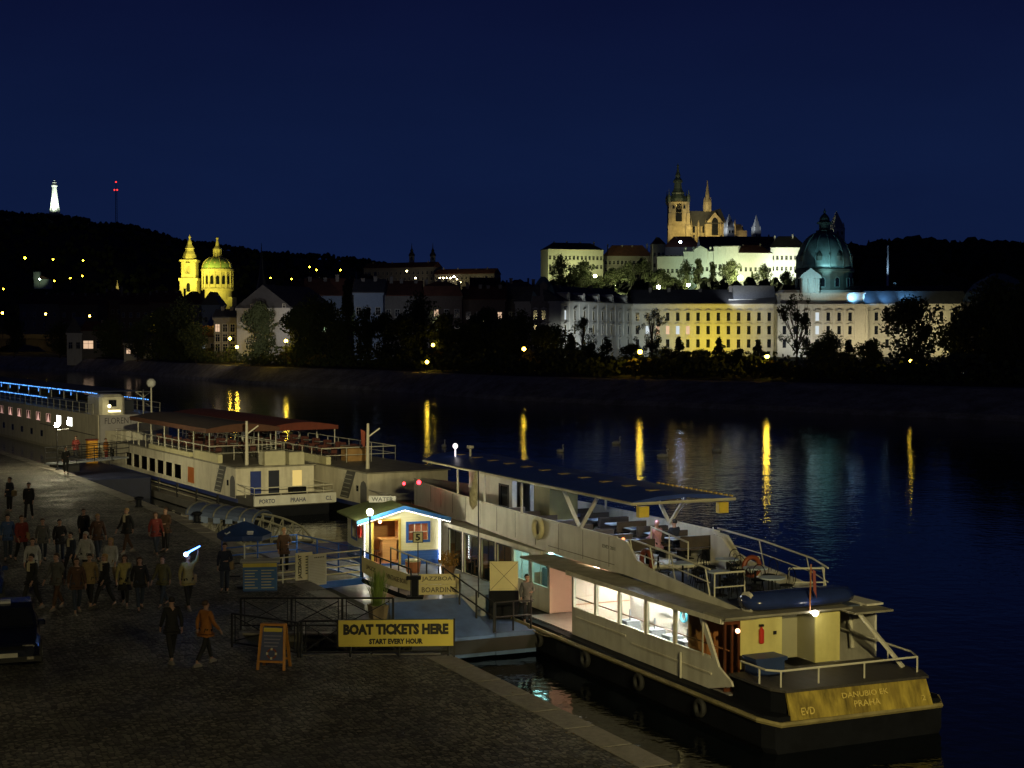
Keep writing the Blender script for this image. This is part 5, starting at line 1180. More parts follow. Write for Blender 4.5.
# wheelhouse under the canopy front
b = B(); b.wall('x',2.3,.06,20.2,24.6,3.34,5.5,[(20.6,21.4,4.1,4.9)]); b.wall('y',20.2,.06,2.36,4.3,3.34,5.5,[(2.5,3.1,3.36,5.2)]); b.box(4.3,4.36,20.2,24.6,3.34,5.5); b.box(2.3,4.36,24.6,24.66,3.34,5.5); b.build('wheelhouse', white, boat)
b = B(); b.box(2.27,2.3,20.52,20.6,4.02,4.98); b.box(2.27,2.3,21.4,21.48,4.02,4.98); b.box(2.27,2.3,20.6,21.4,4.9,4.98); b.box(2.27,2.3,20.6,21.4,4.02,4.1); w_ = b.build('wheelhouse_window', steel, boat); B().box(2.32,2.34,20.6,21.4,4.1,4.9).build('pane', darkglass, w_)
b = B(); b.box(2.4,3.6,17.0,18.4,3.34,5.3); b.build('stair_cabin', M('olive_panel',(.28,.25,.10),.6), boat)
b = B(); b.ball((1.0,27.2,4.55),.10); b.ball((.75,28.4,4.4),.07); b.build('port_light', E('red_nav',(1,.02,.03),14), boat)
b = B(); b.lathe([(.05,5.85),(.05,6.15),(.16,6.2),(.16,6.3),(.02,6.32)],8,(2.3,24.5,0)); b.build('radar_dome', white, boat)
b = B(); b.tube([(1.9,25.2,5.8),(1.9,25.2,6.2)],.03,5); b.ball((1.9,25.2,6.25),.12); b.build('search_light', E('white_nav',(1,.9,.9),2), boat)
for y in (10.2,14.2,18.2): 
    B().box(2.5,2.9,y,y+.3,5.56,5.60).build('deck_lamp', E('cool_deck_lamp',(.75,.88,1),75), boat)
# hull fenders, plating seams
for y in (1.5,5,8.5,12,16,20): B().torus((XC-3.05,y,.55),.20,.08,'x',18,6).build('tyre_fender', rubber, boat)
for k in range(11):
    y = 9.6+k*1.9; x = min(fb(y),XU-.04)-.006; B().bar((x,y,zb_(y)),(x,y,zt_(y)-.02),.012,.02).build('plate_seam', M('seam_line',(.20,.18,.13),.7), boat)  # dark strips for the bulwark plate joints
B().bar((.985,9.2,3.42),(.985,14.2,3.42),.01,.025).build('plate_seam', M('seam_line',(.20,.18,.13)), boat)
# life rings
def ring(name, label_, parent, c, R, mat, ax='x'):
    o = B().torus((0,0,0),R,R*.27,ax,24,8).build(name, mat, parent, smooth=True); o.location = c
    for k in range(4):
        a = k*PI/2+.78; e = B().torus((0,0,0),R*.28,.012,ax,8,4).build('rope_loop', cream, o)
        e.location = (0,math.cos(a)*R*1.1,math.sin(a)*R*1.1) if ax=='x' else (math.cos(a)*R*1.1,0,math.sin(a)*R*1.1)
    return o
ring('lifebuoy',None,boat,(.90,14.9,3.98),.34,M('cream_lifebuoy',(.6,.55,.35),.6))
ring('lifebuoy',None,boat,(1.3,7.6,3.75),.32,orangem); ring('lifebuoy',None,boat,(3.9,5.5,3.7),.29,orangem,'y')
# deck rails aft
def seg(pts, h, every, parent, slant=0):
    P = [Vector(p) for p in pts]
    B().tube([p+Vector((0,0,h)) for p in P],.03,6).build('guard_rail', rail, parent); B().tube([p+Vector((0,0,h*.5)) for p in P],.02,5).build('guard_rail', rail, parent)
    for a,c in zip(P,P[1:]):
        k = max(1,int((c-a).length/every))
        for i in range(k+1):
            q = a.lerp(c,i/k); B().tube([q,q+Vector((0,slant,h))],.022,5).build('rail_post', rail, parent)
seg([(1.05,8.0,3.6),(1.05,5.4,3.45),(1.05,3.4,3.3)],.78,1.3,boat,.25)
seg([(4.85,9,3.6),(4.85,6.2,3.5),(4.85,3.6,3.3),(4.7,2.6,3.15)],.85,1.5,boat,.3)
seg([(1.15,3.3,3.12),(2.2,3.3,3.12)],.85,1.0,boat); seg([(3.7,3.2,3.12),(4.7,2.8,3.12)],.85,1.0,boat)
seg([(2.6,9.6,3.34),(2.6,7.2,3.12)],1.2,1.2,boat)
b = B(); b.exx([(8.9,3.12),(8.9,4.3),(8.2,4.25),(7.7,3.9),(7.2,3.12)],4.5,4.58); b.build('wing_panel', white, boat)
# furniture on the upper deck
ttop = M('pale_blue_tabletop',(.42,.50,.60),.3,var=.1); dkw = M('dark_bench_wood',(.06,.045,.035),.5,var=.3)
def cafe_table(x,y,z=3.12):
    t = thing('cafe_table','small pale round table among black chairs on the open aft deck','table',(0,0,0),0,'tables on the open aft deck'); t.parent=None
    B().lathe([(.02,.70),(.38,.70),(.39,.72),(.38,.74),(.02,.745)],16).build('tabletop',ttop,t); B().lathe([(.25,0),(.24,.03),(.035,.05),(.03,.70)],8).build('pedestal',black,t); return t
def chair():
    t = thing('cafe_chair','black bent metal cafe chair on the open aft deck','chair',(0,0,0),0,'black chairs on the open aft deck')
    B().lathe([(.02,.43),(.20,.43),(.21,.45),(.20,.47),(.02,.475)],12).build('seat',black,t)
    for a in (.78,2.36,3.93,5.5): B().tube([(.17*math.cos(a),.17*math.sin(a),.44),(.23*math.cos(a),.23*math.sin(a),0)],.014,5).build('leg',black,t)
    b = B(); b.tube([(-.18,.14,.45)]+[(-.2*math.cos(PI*i/8),.2,.62+.33*math.sin(PI*i/8)) for i in range(9)]+[(.18,.14,.45)],.015,5)
    b.tube([(-.09*math.cos(PI*i/6),.2,.55+.25*math.sin(PI*i/6)) for i in range(7)],.010,4); b.build('backrest',black,t); return t
def bench():
    t = thing('deck_bench','dark wooden bench under the blue canopy','bench',(0,0,0),0,'benches under the blue canopy')
    B().bbox(-.62,.62,-.2,.2,.40,.46).build('seat',dkw,t); B().bbox(-.62,.62,.18,.23,.50,.88).build('backrest',dkw,t)
    for x in (-.5,.5): B().box(x-.03,x+.03,-.17,.22,0,.40).build('leg',black,t)
    return t
def dtable():
    t = thing('deck_table','pale rectangular table between benches under the blue canopy','table',(0,0,0),0,'tables under the blue canopy')
    B().bbox(-.6,.6,-.3,.3,.70,.74).build('tabletop',ttop,t); B().box(-.05,.05,-.05,.05,0,.70).build('leg',black,t); B().box(-.3,.3,-.2,.2,0,.03).build('foot',black,t); return t
Rb = Matrix.Rotation(TH,3,'Z')
def onboat(x,y,z): return Vector((6.3,41.0,0)) + Rb @ Vector((x,y,z))
def place(proto, x, y, z, rz, first=[None]):
    o = proto if not proto.get('_u') else copy_tree(proto)
    proto['_u'] = 1; o.location = onboat(x,y,z); o.rotation_euler = (0,0,TH+rz); 
    if '_u' in o and o is not proto: del o['_u']
    return o
P_t, P_c, P_b, P_d = cafe_table(0,0), chair(), bench(), dtable()
rnd = random.Random(11)
for x,y in ((1.9,4.2),(3.3,4.4),(1.8,6.2),(3.5,6.3),(2.7,2.6)):
    place(P_t,x,y,3.12,0)
    for k in range(3 if y>3 else 2):
        a = rnd.uniform(0,1)+k*2.1; place(P_c,x+.58*math.cos(a),y+.58*math.sin(a),3.12,a-PI/2+rnd.uniform(-.3,.3))
for k in range(7):
    y = 9.9+k*1.45
    for x in (1.85,4.05):
        if y>19.8: continue
        if k > 4 and x < 3 and False: continue
        place(P_b,x,y+.55,3.34,0); place(P_d,x,y,3.34,0); 
        if k%2==0: place(P_b,x,y-.6,3.34,PI)
for P in (P_t,P_c,P_b,P_d):
    if '_u' in P: del P['_u']
# small candle lantern on a table
t = thing('table_lantern','tiny orange candle lantern on a table under the canopy','lantern',onboat(1.7,9.9,4.081),0); B().lathe([(.05,0),(.06,.08),(.03,.11)],8).build('body', E('candle',(1,.3,.1),3), t)

# mooring ropes and fallen leaves
def rope(lb, a, c, sag):
    a = Vector(a); c = Vector(c); d = c-a; t = thing('mooring_rope', lb, 'rope', a, 0, 'mooring ropes')
    B().tube([d*(i/10)+Vector((0,0,-sag*math.sin(PI*i/10))) for i in range(11)],.022,5).build('strand', M('old_rope',(.20,.17,.11),.9), t)
rope('rope from the pontoon edge to the nearest boat', onboat(-.6,12.6,.9), onboat(-.35,10.4,.95), .15)
rope('rope between the kerb bollard and the blue barge', (*atz(139,507,QZ).xy,QZ+.4), (-27.0,93.0,1.4), .5)
rnd = random.Random(77); b = B()
for k in range(520):
    y = rnd.uniform(30,60); xe = 3.3-.459*(y-30.8); x = xe-abs(rnd.gauss(0,5))-.3
    if 41.2 < y < 44.8 and x > -8.2: continue
    u = Vector((math.cos(k),math.sin(k),0))*.035; w = Vector((-math.sin(k),math.cos(k),.3))*.025; c = Vector((x,y,QZ+.02)); b.add([c-u,c+w,c+u,c-w],[(0,1,2,3)])
tag(b.build('fallen_leaves', M('dry_leaf',(.17,.11,.04),.8,var=.4)), 'scattered dry leaves on the cobbles near the kerb', 'leaves', kind='stuff')
# =====================================================================
# pontoon and kiosk
# =====================================================================
PZ = 1.6
LZ = .85
t = thing('pontoon', 'blue decked floating pontoon between quay and the nearest boat', 'pontoon', (6.3,41.0,0), TH)
pd = bpy.data.materials.new('pontoon_blue'); 
pdm = M('pontoon_blue_deck',(.10,.17,.36),.45,var=.25,scale=1.5,dirt=.3)
wet = M('wet_lit_deck',(.42,.44,.46),.22,var=.25,scale=1.2,dirt=.3)  # kiosk lamplight put into the paler far deck, near deck kept darker
b = B(); b.box(-1.95,-.45,12.2,15.3,.1,LZ); b.build('low_deck', pdm, t)
b = B(); b.exx([(12.25,.1),(15.3,.1),(15.3,PZ-.006),(12.25,LZ-.05)],-5.0,-1.953); b.build('sloping_deck', pdm, t)
b = B(); b.box(-5.6,.3,15.303,31,.1,PZ-.003); b.build('far_deck', wet, t)
b = B(); b.box(-5.05,-.4,12.12,12.197,.25,LZ-.15); b.box(-5.06,-5.003,12.4,15.2,.2,LZ-.1); b.build('fender', rubber, t)
def onpon(x,y,z=PZ): return onboat(x,y,z)
for y in (13.0,):
    a = onpon(-1.9,12.4,LZ); c = onpon(-.55,12.4,LZ); railing('railing','steel handrail along the near end of the blue pontoon',a,c,1.0,3,'h2',steel)
a = onpon(-2.4,15.9,PZ); c = onpon(-1.95,12.4,LZ); railing('railing','sloping steel handrail beside the pontoon steps',a,c,1.0,4,'h2',steel)
# kiosk
KO = (wx(365,61.2),61.2,PZ); KR = math.radians(19)
K = thing('ticket_kiosk', 'small blue and cream wooden ticket kiosk with green roof on the pontoon', 'kiosk', KO, KR)
kc = M('cream_siding',(.66,.64,.44),.55,var=.06); K.scale = (.92,.92,.92); W,D,H,AP = 3.35,3.5,2.10,2.55
def siding(b, ax, pos, u0,u1,z0,z1,holes,out):
    b.wall(ax,pos,.06,u0,u1,z0,z1,holes)
    k = z0
    while k < z1-.02:
        segs = [(u0,u1)]
        for h in holes:
            if h[2]-.01 < k+.06 < h[3]+.01:
                ns = []
                for a,c in segs:
                    if h[0] > a: ns.append((a,min(c,h[0])))
                    if h[1] < c: ns.append((max(a,h[1]),c))
                segs = [s for s in ns if s[1]-s[0] > .02]
        for a,c in segs:
            if ax == 'y': b.box(a,c,pos-.018,pos-.002,k+.012,k+.11)
            else: b.box(pos-.018,pos-.002,a,c,k+.012,k+.11)
        k += .12
door = (.36,1.50,.10,2.0); win = (1.93,2.85,1.08,1.82)
b = B(); siding(b,'y',0,0,W,.62,H,[(door[0],door[1],.5,2.1),win],-1); b.exy([(0,H),(W,H),(W/2,AP)],0,.06); b.build('front_wall', kc, K)
b = B(); siding(b,'y',0,0,W,.0,.617,[(door[0],door[1],.10,.7)],-1); b.build('blue_plinth', bluep, K)
b = B(); siding(b,'x',0,.065,D,.62,H,[(1.6,2.5,1.05,1.8)],-1); b.build('side_wall', kc, K); b = B(); siding(b,'x',0,.065,D,0,.617,[],-1); b.build('blue_plinth', bluep, K)
b = B(); b.box(W-.06,W,.065,D,0,H); b.box(.06,W-.06,D-.06,D,0,H); b.build('rear_wall', kc, K)
b = B(); b.box(.06,W-.06,.065,D-.065,.05,.1); b.build('floor', M('kiosk_floor',(.45,.20,.10),.6), K)
b = B(); b.box(.065,.10,.07,D-.07,.1,H); b.box(W-.10,W-.065,.07,D-.07,.1,H); b.box(.10,W-.10,D-.12,D-.08,.1,H); b.box(1.75,1.8,.07,1.6,.1,H)
b.build('inner_lining', woodp, K); B().box(.1,W-.1,.07,D-.1,H-.03,H).build('ceiling', woodp, K)
b = B(); b.box(.95,1.6,.7,1.3,.1,1.05); b.box(.85,1.7,.62,1.35,1.05,1.10); b.build('counter', woodp, K)
b = B(); b.tube([(.62,.55,.1),(.62,.55,.6)],.02,5); b.tube([(.62,.85,.1),(.62,.85,.6)],.02,5); b.box(.5,.78,.5,.9,.56,.62); b.tube([(.5,.52,.6),(.47,.55,1.1),(.47,.7,1.22),(.47,.85,1.1),(.5,.88,.6)],.022,5); b.build('kiosk_chair', M('dark_wood',(.10,.035,.015),.5), K)
B().ball((.9,1.0,1.85),.07).build('ceiling_lamp', E('kiosk_bulb',(1,.62,.28),48), K); B().ball((2.4,1.0,1.85),.06).build('ceiling_lamp', E('kiosk_bulb2',(1,.55,.4),26), K)
def kwin(parent,x0,x1,z0,z1,ax):
    f = B(); g = B()
    def bx(B_,a,c,z,zz,d0,d1):
        if ax=='y': B_.box(a,c,d0,d1,z,zz)
        else: B_.box(d0,d1,a,c,z,zz)
    bx(f,x0-.1,x0,z0-.1,z1+.1,-.05,-.02); bx(f,x1,x1+.1,z0-.1,z1+.1,-.05,-.02); bx(f,x0,x1,z1,z1+.1,-.05,-.02); bx(f,x0,x1,z0-.1,z0,-.05,-.02)
    bx(f,x0,x0+.04,z0,z1,-.0,.04); 
    o = f.build('window', bluep, parent); 
    for i in range(1,3): bx(g,x0+(x1-x0)*i/3-.02,x0+(x1-x0)*i/3+.02,z0,z1,.01,.03)
    bx(g,x0,x1,(z0+z1)/2-.02,(z0+z1)/2+.02,.012,.028); g.build('glazing_bar', white, o)
    c = B(); bx(c,x0,x1,z0,z1,.12,.13); c.build('curtain', M('red_check_curtain',(.50,.16,.10),.8,var=.3,scale=9), o)
    return o
kwin(K,win[0],win[1],win[2],win[3],'y'); kwin(K,1.6,2.5,1.05,1.8,'x')
b = B(); b.box(.26,.36,-.04,-.02,.0,2.08); b.box(1.5,1.6,-.04,-.02,.0,2.08); b.box(.36,1.5,-.04,-.02,2.0,2.08); b.build('door_frame', M('ochre_trim',(.5,.35,.06),.5), K)
rfm = M('green_felt_roof',(.13,.16,.05),.8,var=.3,scale=4)
for s in (0,1):
    x0,x1 = (-.45,W/2) if s==0 else (W/2,W+.45); z0,z1 = (H-.09,AP+.06) if s==0 else (AP+.06,H-.09)
    B().exy([(x0,z0),(x1,z1),(x1,z1+.06),(x0,z0+.06)],-.35,D+.3).build('roof', rfm, K)
b = B(); b.bar((-.47,-.37,H-.10),(W/2,-.37,AP+.05),.035,.16); b.bar((W/2,-.37,AP+.05),(W+.47,-.37,H-.10),.035,.16); b.build('bargeboard', M('bright_blue_trim',(.03,.16,.50),.45), K)
fl_ = B(); 
def dots(a,c,n,r=.015):
    a=Vector(a);c=Vector(c)
    for i in range(n): fl_.lathe([(.001,-r),(r,0),(.001,r)],5,tuple(a.lerp(c,(i+.5)/n)))
dots((-.45,-.38,H-.22),(W/2,-.38,AP-.07),26); dots((W/2,-.38,AP-.07),(W+.45,-.38,H-.22),26); dots((W+.03,-.06,.1),(W+.03,-.06,H-.1),34,.022); dots((-.06,-.06,.1),(-.06,-.06,H-.1),30,.015); dots((W+.05,-.1,.15),(W+.05,-.1,H-.15),16,.024)
fl_.build('fairy_lights', E('fairy_white',(1,.97,.92),18), K)
o = ring('lifebuoy',None,K,(-.1,.7,1.5),.26,M('red_lifebuoy',(.6,.04,.03),.5)); 
b = B(); b.box(W*.30,W*.30+.03,1.2,2.9,AP-.02,AP+.28); so = B().box(-.62,.62,-.02,.02,0,.3).build('roof_sign', M('sign_white',(.28,.28,.25),.5), K); so.location=(W/2-.35,2.2,AP+.02); so.rotation_euler=(0,0,-.35)
text('WATER',1.0,.2,inkb,so,(0,-.03,.15))
# lamp post next to kiosk
def lantern(label, loc, h, col, P, r=.11):
    t = thing('lamp_post', label, 'lamp post', loc, 0, 'quay lamp posts')
    B().tube([(0,0,0),(0,0,h-.18)],[.05,.04],8).build('post', steel, t); B().lathe([(.14,0),(.14,.05),(.06,.1)],8).build('base', steel, t)
    B().lathe([(.02,h-.18),(.10,h-.14),(.12,h-.12),(.02,h-.115)],8).build('collar', steel, t)
    B().ball((0,0,h),r,10).build('globe', E('globe_%d'%int(P),col,P/(PI*4*PI*r*r)), t); return t
lp = aty(370,512,60.0)
lantern('lamp post with blinding white globe in front of the ticket kiosk', (lp.x,lp.y,PZ), lp.z-PZ, (1,.93,.62), 420, .12)
lp2 = atz(57.5,470,QZ); lantern('lamp post with blinding white globe beside the large white ship', (lp2.x,lp2.y,QZ), wz(425,lp2.y)-QZ, (1,.9,.55), 900, .17)
B().ball((0,0,0),.13,8).build('second_globe', E('globe_b',(1,.9,.55),500), bpy.data.objects['lamp_post.001'] if 'lamp_post.001' in bpy.data.objects else None).location=(.7,.2,wz(423,lp2.y)-QZ)
B().tube([(0,0,wz(426,lp2.y)-QZ-.25),(.7,.2,wz(426,lp2.y)-QZ-.2)],.03,5).build('arm', steel, bpy.data.objects['lamp_post.001'])
# number five post
p = aty(418,537,54.6); t = thing('berth_sign', 'thin post with black framed number five plate before the kiosk', 'sign', (p.x,p.y,PZ))
hh = p.z-PZ; B().tube([(0,0,0),(0,0,hh+.2)],.018,6).build('post', steel, t); B().box(-.19,.19,-.03,-.005,hh-.2,hh+.2).build('plate', steel, t); B().box(-.16,.16,-.036,-.031,hh-.17,hh+.17).build('plate_face', M('plate_cream',(.6,.58,.36),.5), t)
text('5',.17,.26,inkb,t,(0,-.05,hh),bold=.04)
# jazzboat boarding sign and its black post
p = aty(439,584,54.0); t = thing('boarding_sign', 'cream jazzboat boarding sign hung by the black pontoon post', 'sign', (p.x,p.y,PZ), .05); w = 40.5/F*54; z1 = wz(574,54)-PZ; z0 = wz(594.5,54)-PZ; hz = (z1-z0)
B().box(-w/2,w/2,-.02,.02,z0,z0+hz*.49).build('board', M('mustard_board',(.55,.48,.22),.6,var=.1), t); B().box(-w/2,w/2,-.02,.02,z0+hz*.51,z1).build('board', M('mustard_board',(.55,.48,.22)), t)
ink2 = M('brown_ink',(.12,.10,.06),.6)
text('JAZZBOAT',w*.86,hz*.26,ink2,t,(0,-.03,z0+hz*.76),bold=.02); text('BOARDING',w*.86,hz*.26,ink2,t,(0,-.03,z0+hz*.24),bold=.02)
b = B(); b.box(w/2,w/2+.04,-.02,.02,0,z1); b.box(-w/2-.04,-w/2,-.02,.02,0,z1); b.build('stand', steel, t)
p = aty(415,592,53.9); t = thing('pontoon_post', 'chunky black post with cleats at the foot of the banner ramp', 'post', (p.x,p.y,PZ))
B().bbox(-.11,.11,-.11,.11,0,wz(577,53.9)-PZ,.02).build('post', black, t); B().bbox(-.3,.22,-.2,.2,wz(579,53.9)-PZ,wz(575.5,53.9)-PZ,.02).build('cap', black, t); B().bbox(-.3,.3,-.25,.25,0,.08).build('foot', black, t)
# wooden box and flower tub by the kiosk
p = atz(413,572,PZ); t = thing('planter_box', 'small orange-brown wooden tub before the blue kiosk wall', 'planter', (p.x,p.y,PZ)); B().lathe([(.26,0),(.32,.42),(.28,.42),(.26,.36)],12).build('tub', terra, t); B().lathe([(.30,.43),(.33,.5),(.02,.5)],12).build('rim', cream, t)
p = atz(448,573,PZ); t = thing('flower_tub', 'tub of brown and orange flowers at the kiosk corner', 'flower tub', (p.x,p.y,PZ)); B().lathe([(.24,0),(.30,.3),(.26,.3)],10).build('tub', M('tub_wood',(.18,.10,.05)), t)
b = B(); rnd = random.Random(8)
for k in range(420):
    d = Vector((rnd.gauss(0,1),rnd.gauss(0,1),rnd.gauss(0,.8))).normalized()*rnd.uniform(.15,.42); c = Vector((0,0,.52))+d; u = Vector((rnd.gauss(0,1),rnd.gauss(0,1),rnd.gauss(0,1))).normalized()*.035; w_ = u.orthogonal()
    b.add([c-u,c+w_,c+u,c-w_],[(0,1,2,3)])
b.build('flowers', M('autumn_flowers',(.30,.16,.03),.7,var=.6,scale=7), t)
# cream panel with crossed lines over a black cabinet
p = aty(504,620,53.8); t = thing('folded_stand', 'cream square panel with crossed cords on a black cabinet by the saloon', 'display stand', (p.x,p.y,LZ), .05); w = 28.5/F*53.8
z0,z1 = wz(590.5,53.8)-LZ, wz(561.5,53.8)-LZ
b = B(); b.box(-w/2,w/2,-.0,.06,z0,z1); b.build('panel', M('cream_panel',(.60,.54,.28),.6,var=.1), t)
b = B(); b.bar((-w/2+.03,-.012,z0+.03),(w/2-.03,-.012,z1-.03),.012); b.bar((-w/2+.03,-.02,z1-.03),(w/2-.03,-.02,z0+.03),.012); b.build('cord', steel, t)
B().bbox(-w/2-.02,w/2+.02,.0,.6,0,z0-.02).build('cabinet', black, t)
# pole with furled flag
p = aty(478.5,612,54.0); t = thing('flag_pole', 'slim pole with a furled pale flag beside the forward saloon windows', 'flagpole', (p.x,p.y,PZ))
hz = wz(470,54)-PZ; B().tube([(0,0,0),(0,0,hz)],.022,6).build('pole', steel, t)
b = B(); rnd = random.Random(2); rg = []
for i in range(9):
    z = hz-.05-i*.17; r = [.02,.05,.08,.10,.12,.15,.17,.15,.03][i]; rg.append([(-.10-i*.012+r*math.cos(2*PI*k/8+i*.4)*rnd.uniform(.8,1.2), r*.7*math.sin(2*PI*k/8+i*.4)*rnd.uniform(.7,1.3), z) for k in range(8)])
b.loft(rg); b.build('furled_flag', M('pale_flag',(.50,.46,.32),.8,var=.35,scale=6), t)
# ramp with the curved vintage boat banner
A_ = Vector((wx(362,55.3),55.3,2.05)); C_ = Vector((wx(410.5,53.8),53.8,PZ)); d = C_-A_
t = thing('boarding_ramp', 'black boarding ramp sloping down from the stage to the pontoon', 'ramp', A_, math.atan2(d.y,d.x)); L_ = math.hypot(d.x,d.y); dz = d.z
def rz_(x): u = x/L_; return dz*(u**.9)
b = B(); 
for y in (0,1.5): b.tube([(x,y,rz_(x)-.03) for x in [L_*i/8 for i in range(9)]],.09,5)
b.build('beam', black, t)
b = B(); 
for i in range(8):
    a,c = L_*i/8, L_*(i+1)/8; b.add([(a,.05,rz_(a)),(c,.05,rz_(c)),(c,1.45,rz_(c)),(a,1.45,rz_(a)),(a,.05,rz_(a)-.05),(c,.05,rz_(c)-.05),(c,1.45,rz_(c)-.05),(a,1.45,rz_(a)-.05)],[(0,1,2,3),(4,7,6,5),(0,4,5,1),(1,5,6,2),(2,6,7,3),(3,7,4,0)])
b.build('deck', M('pinkish_ramp_boards',(.32,.22,.18),.6,var=.3,stretch=(4,1,1)), t)
for i in (0,3,6,8):
    for y in (0,1.5): x = L_*i/8; B().tube([(x,y,rz_(x)),(x,y,rz_(x)+1.02)],.03,6).build('post', steel, t)
B().tube([(x,1.5,rz_(x)+1.0) for x in [L_*i/8 for i in range(9)]],.028,6).build('rail', rail, t); B().tube([(x,0,rz_(x)+1.05) for x in [L_*i/8 for i in range(9)]],.03,6).build('rail', steel, t)
bn = thing('ramp_banner', 'curved cream vintage boat banner fixed along the boarding ramp', 'banner', A_, math.atan2(d.y,d.x))
b = B(); N_ = 12; bt_ = lambda x: rz_(x)+.28-.08*math.sin(PI*x/L_); tp_ = lambda x: rz_(x)+.87-.04*math.sin(PI*x/L_)
for i in range(N_):
    a,c = L_*i/N_, L_*(i+1)/N_; b.add([(a,-.05,bt_(a)),(c,-.05,bt_(c)),(c,-.05,tp_(c)),(a,-.05,tp_(a)),(a,-.035,bt_(a)),(c,-.035,bt_(c)),(c,-.035,tp_(c)),(a,-.035,tp_(a))],[(0,1,2,3),(7,6,5,4),(3,2,6,7),(0,4,5,1)])
b.build('sheet', M('khaki_banner',(.40,.36,.20),.7,var=.15,scale=3), bn)
def curved_text(s,x0,x1,h):
    o = text(s,x1-x0,h,ink2,bn,(0,0,0),bold=.02)
    for v in o.data.vertices:
        x = v.co.x+(x0+x1)/2; v.co = (x, -.06+v.co.y, (bt_(x)+tp_(x))/2+v.co.z)
curved_text('VINTAGE BOAT',L_*.52,L_*.96,.18); curved_text('JAZZ',L_*.10,L_*.30,.18)

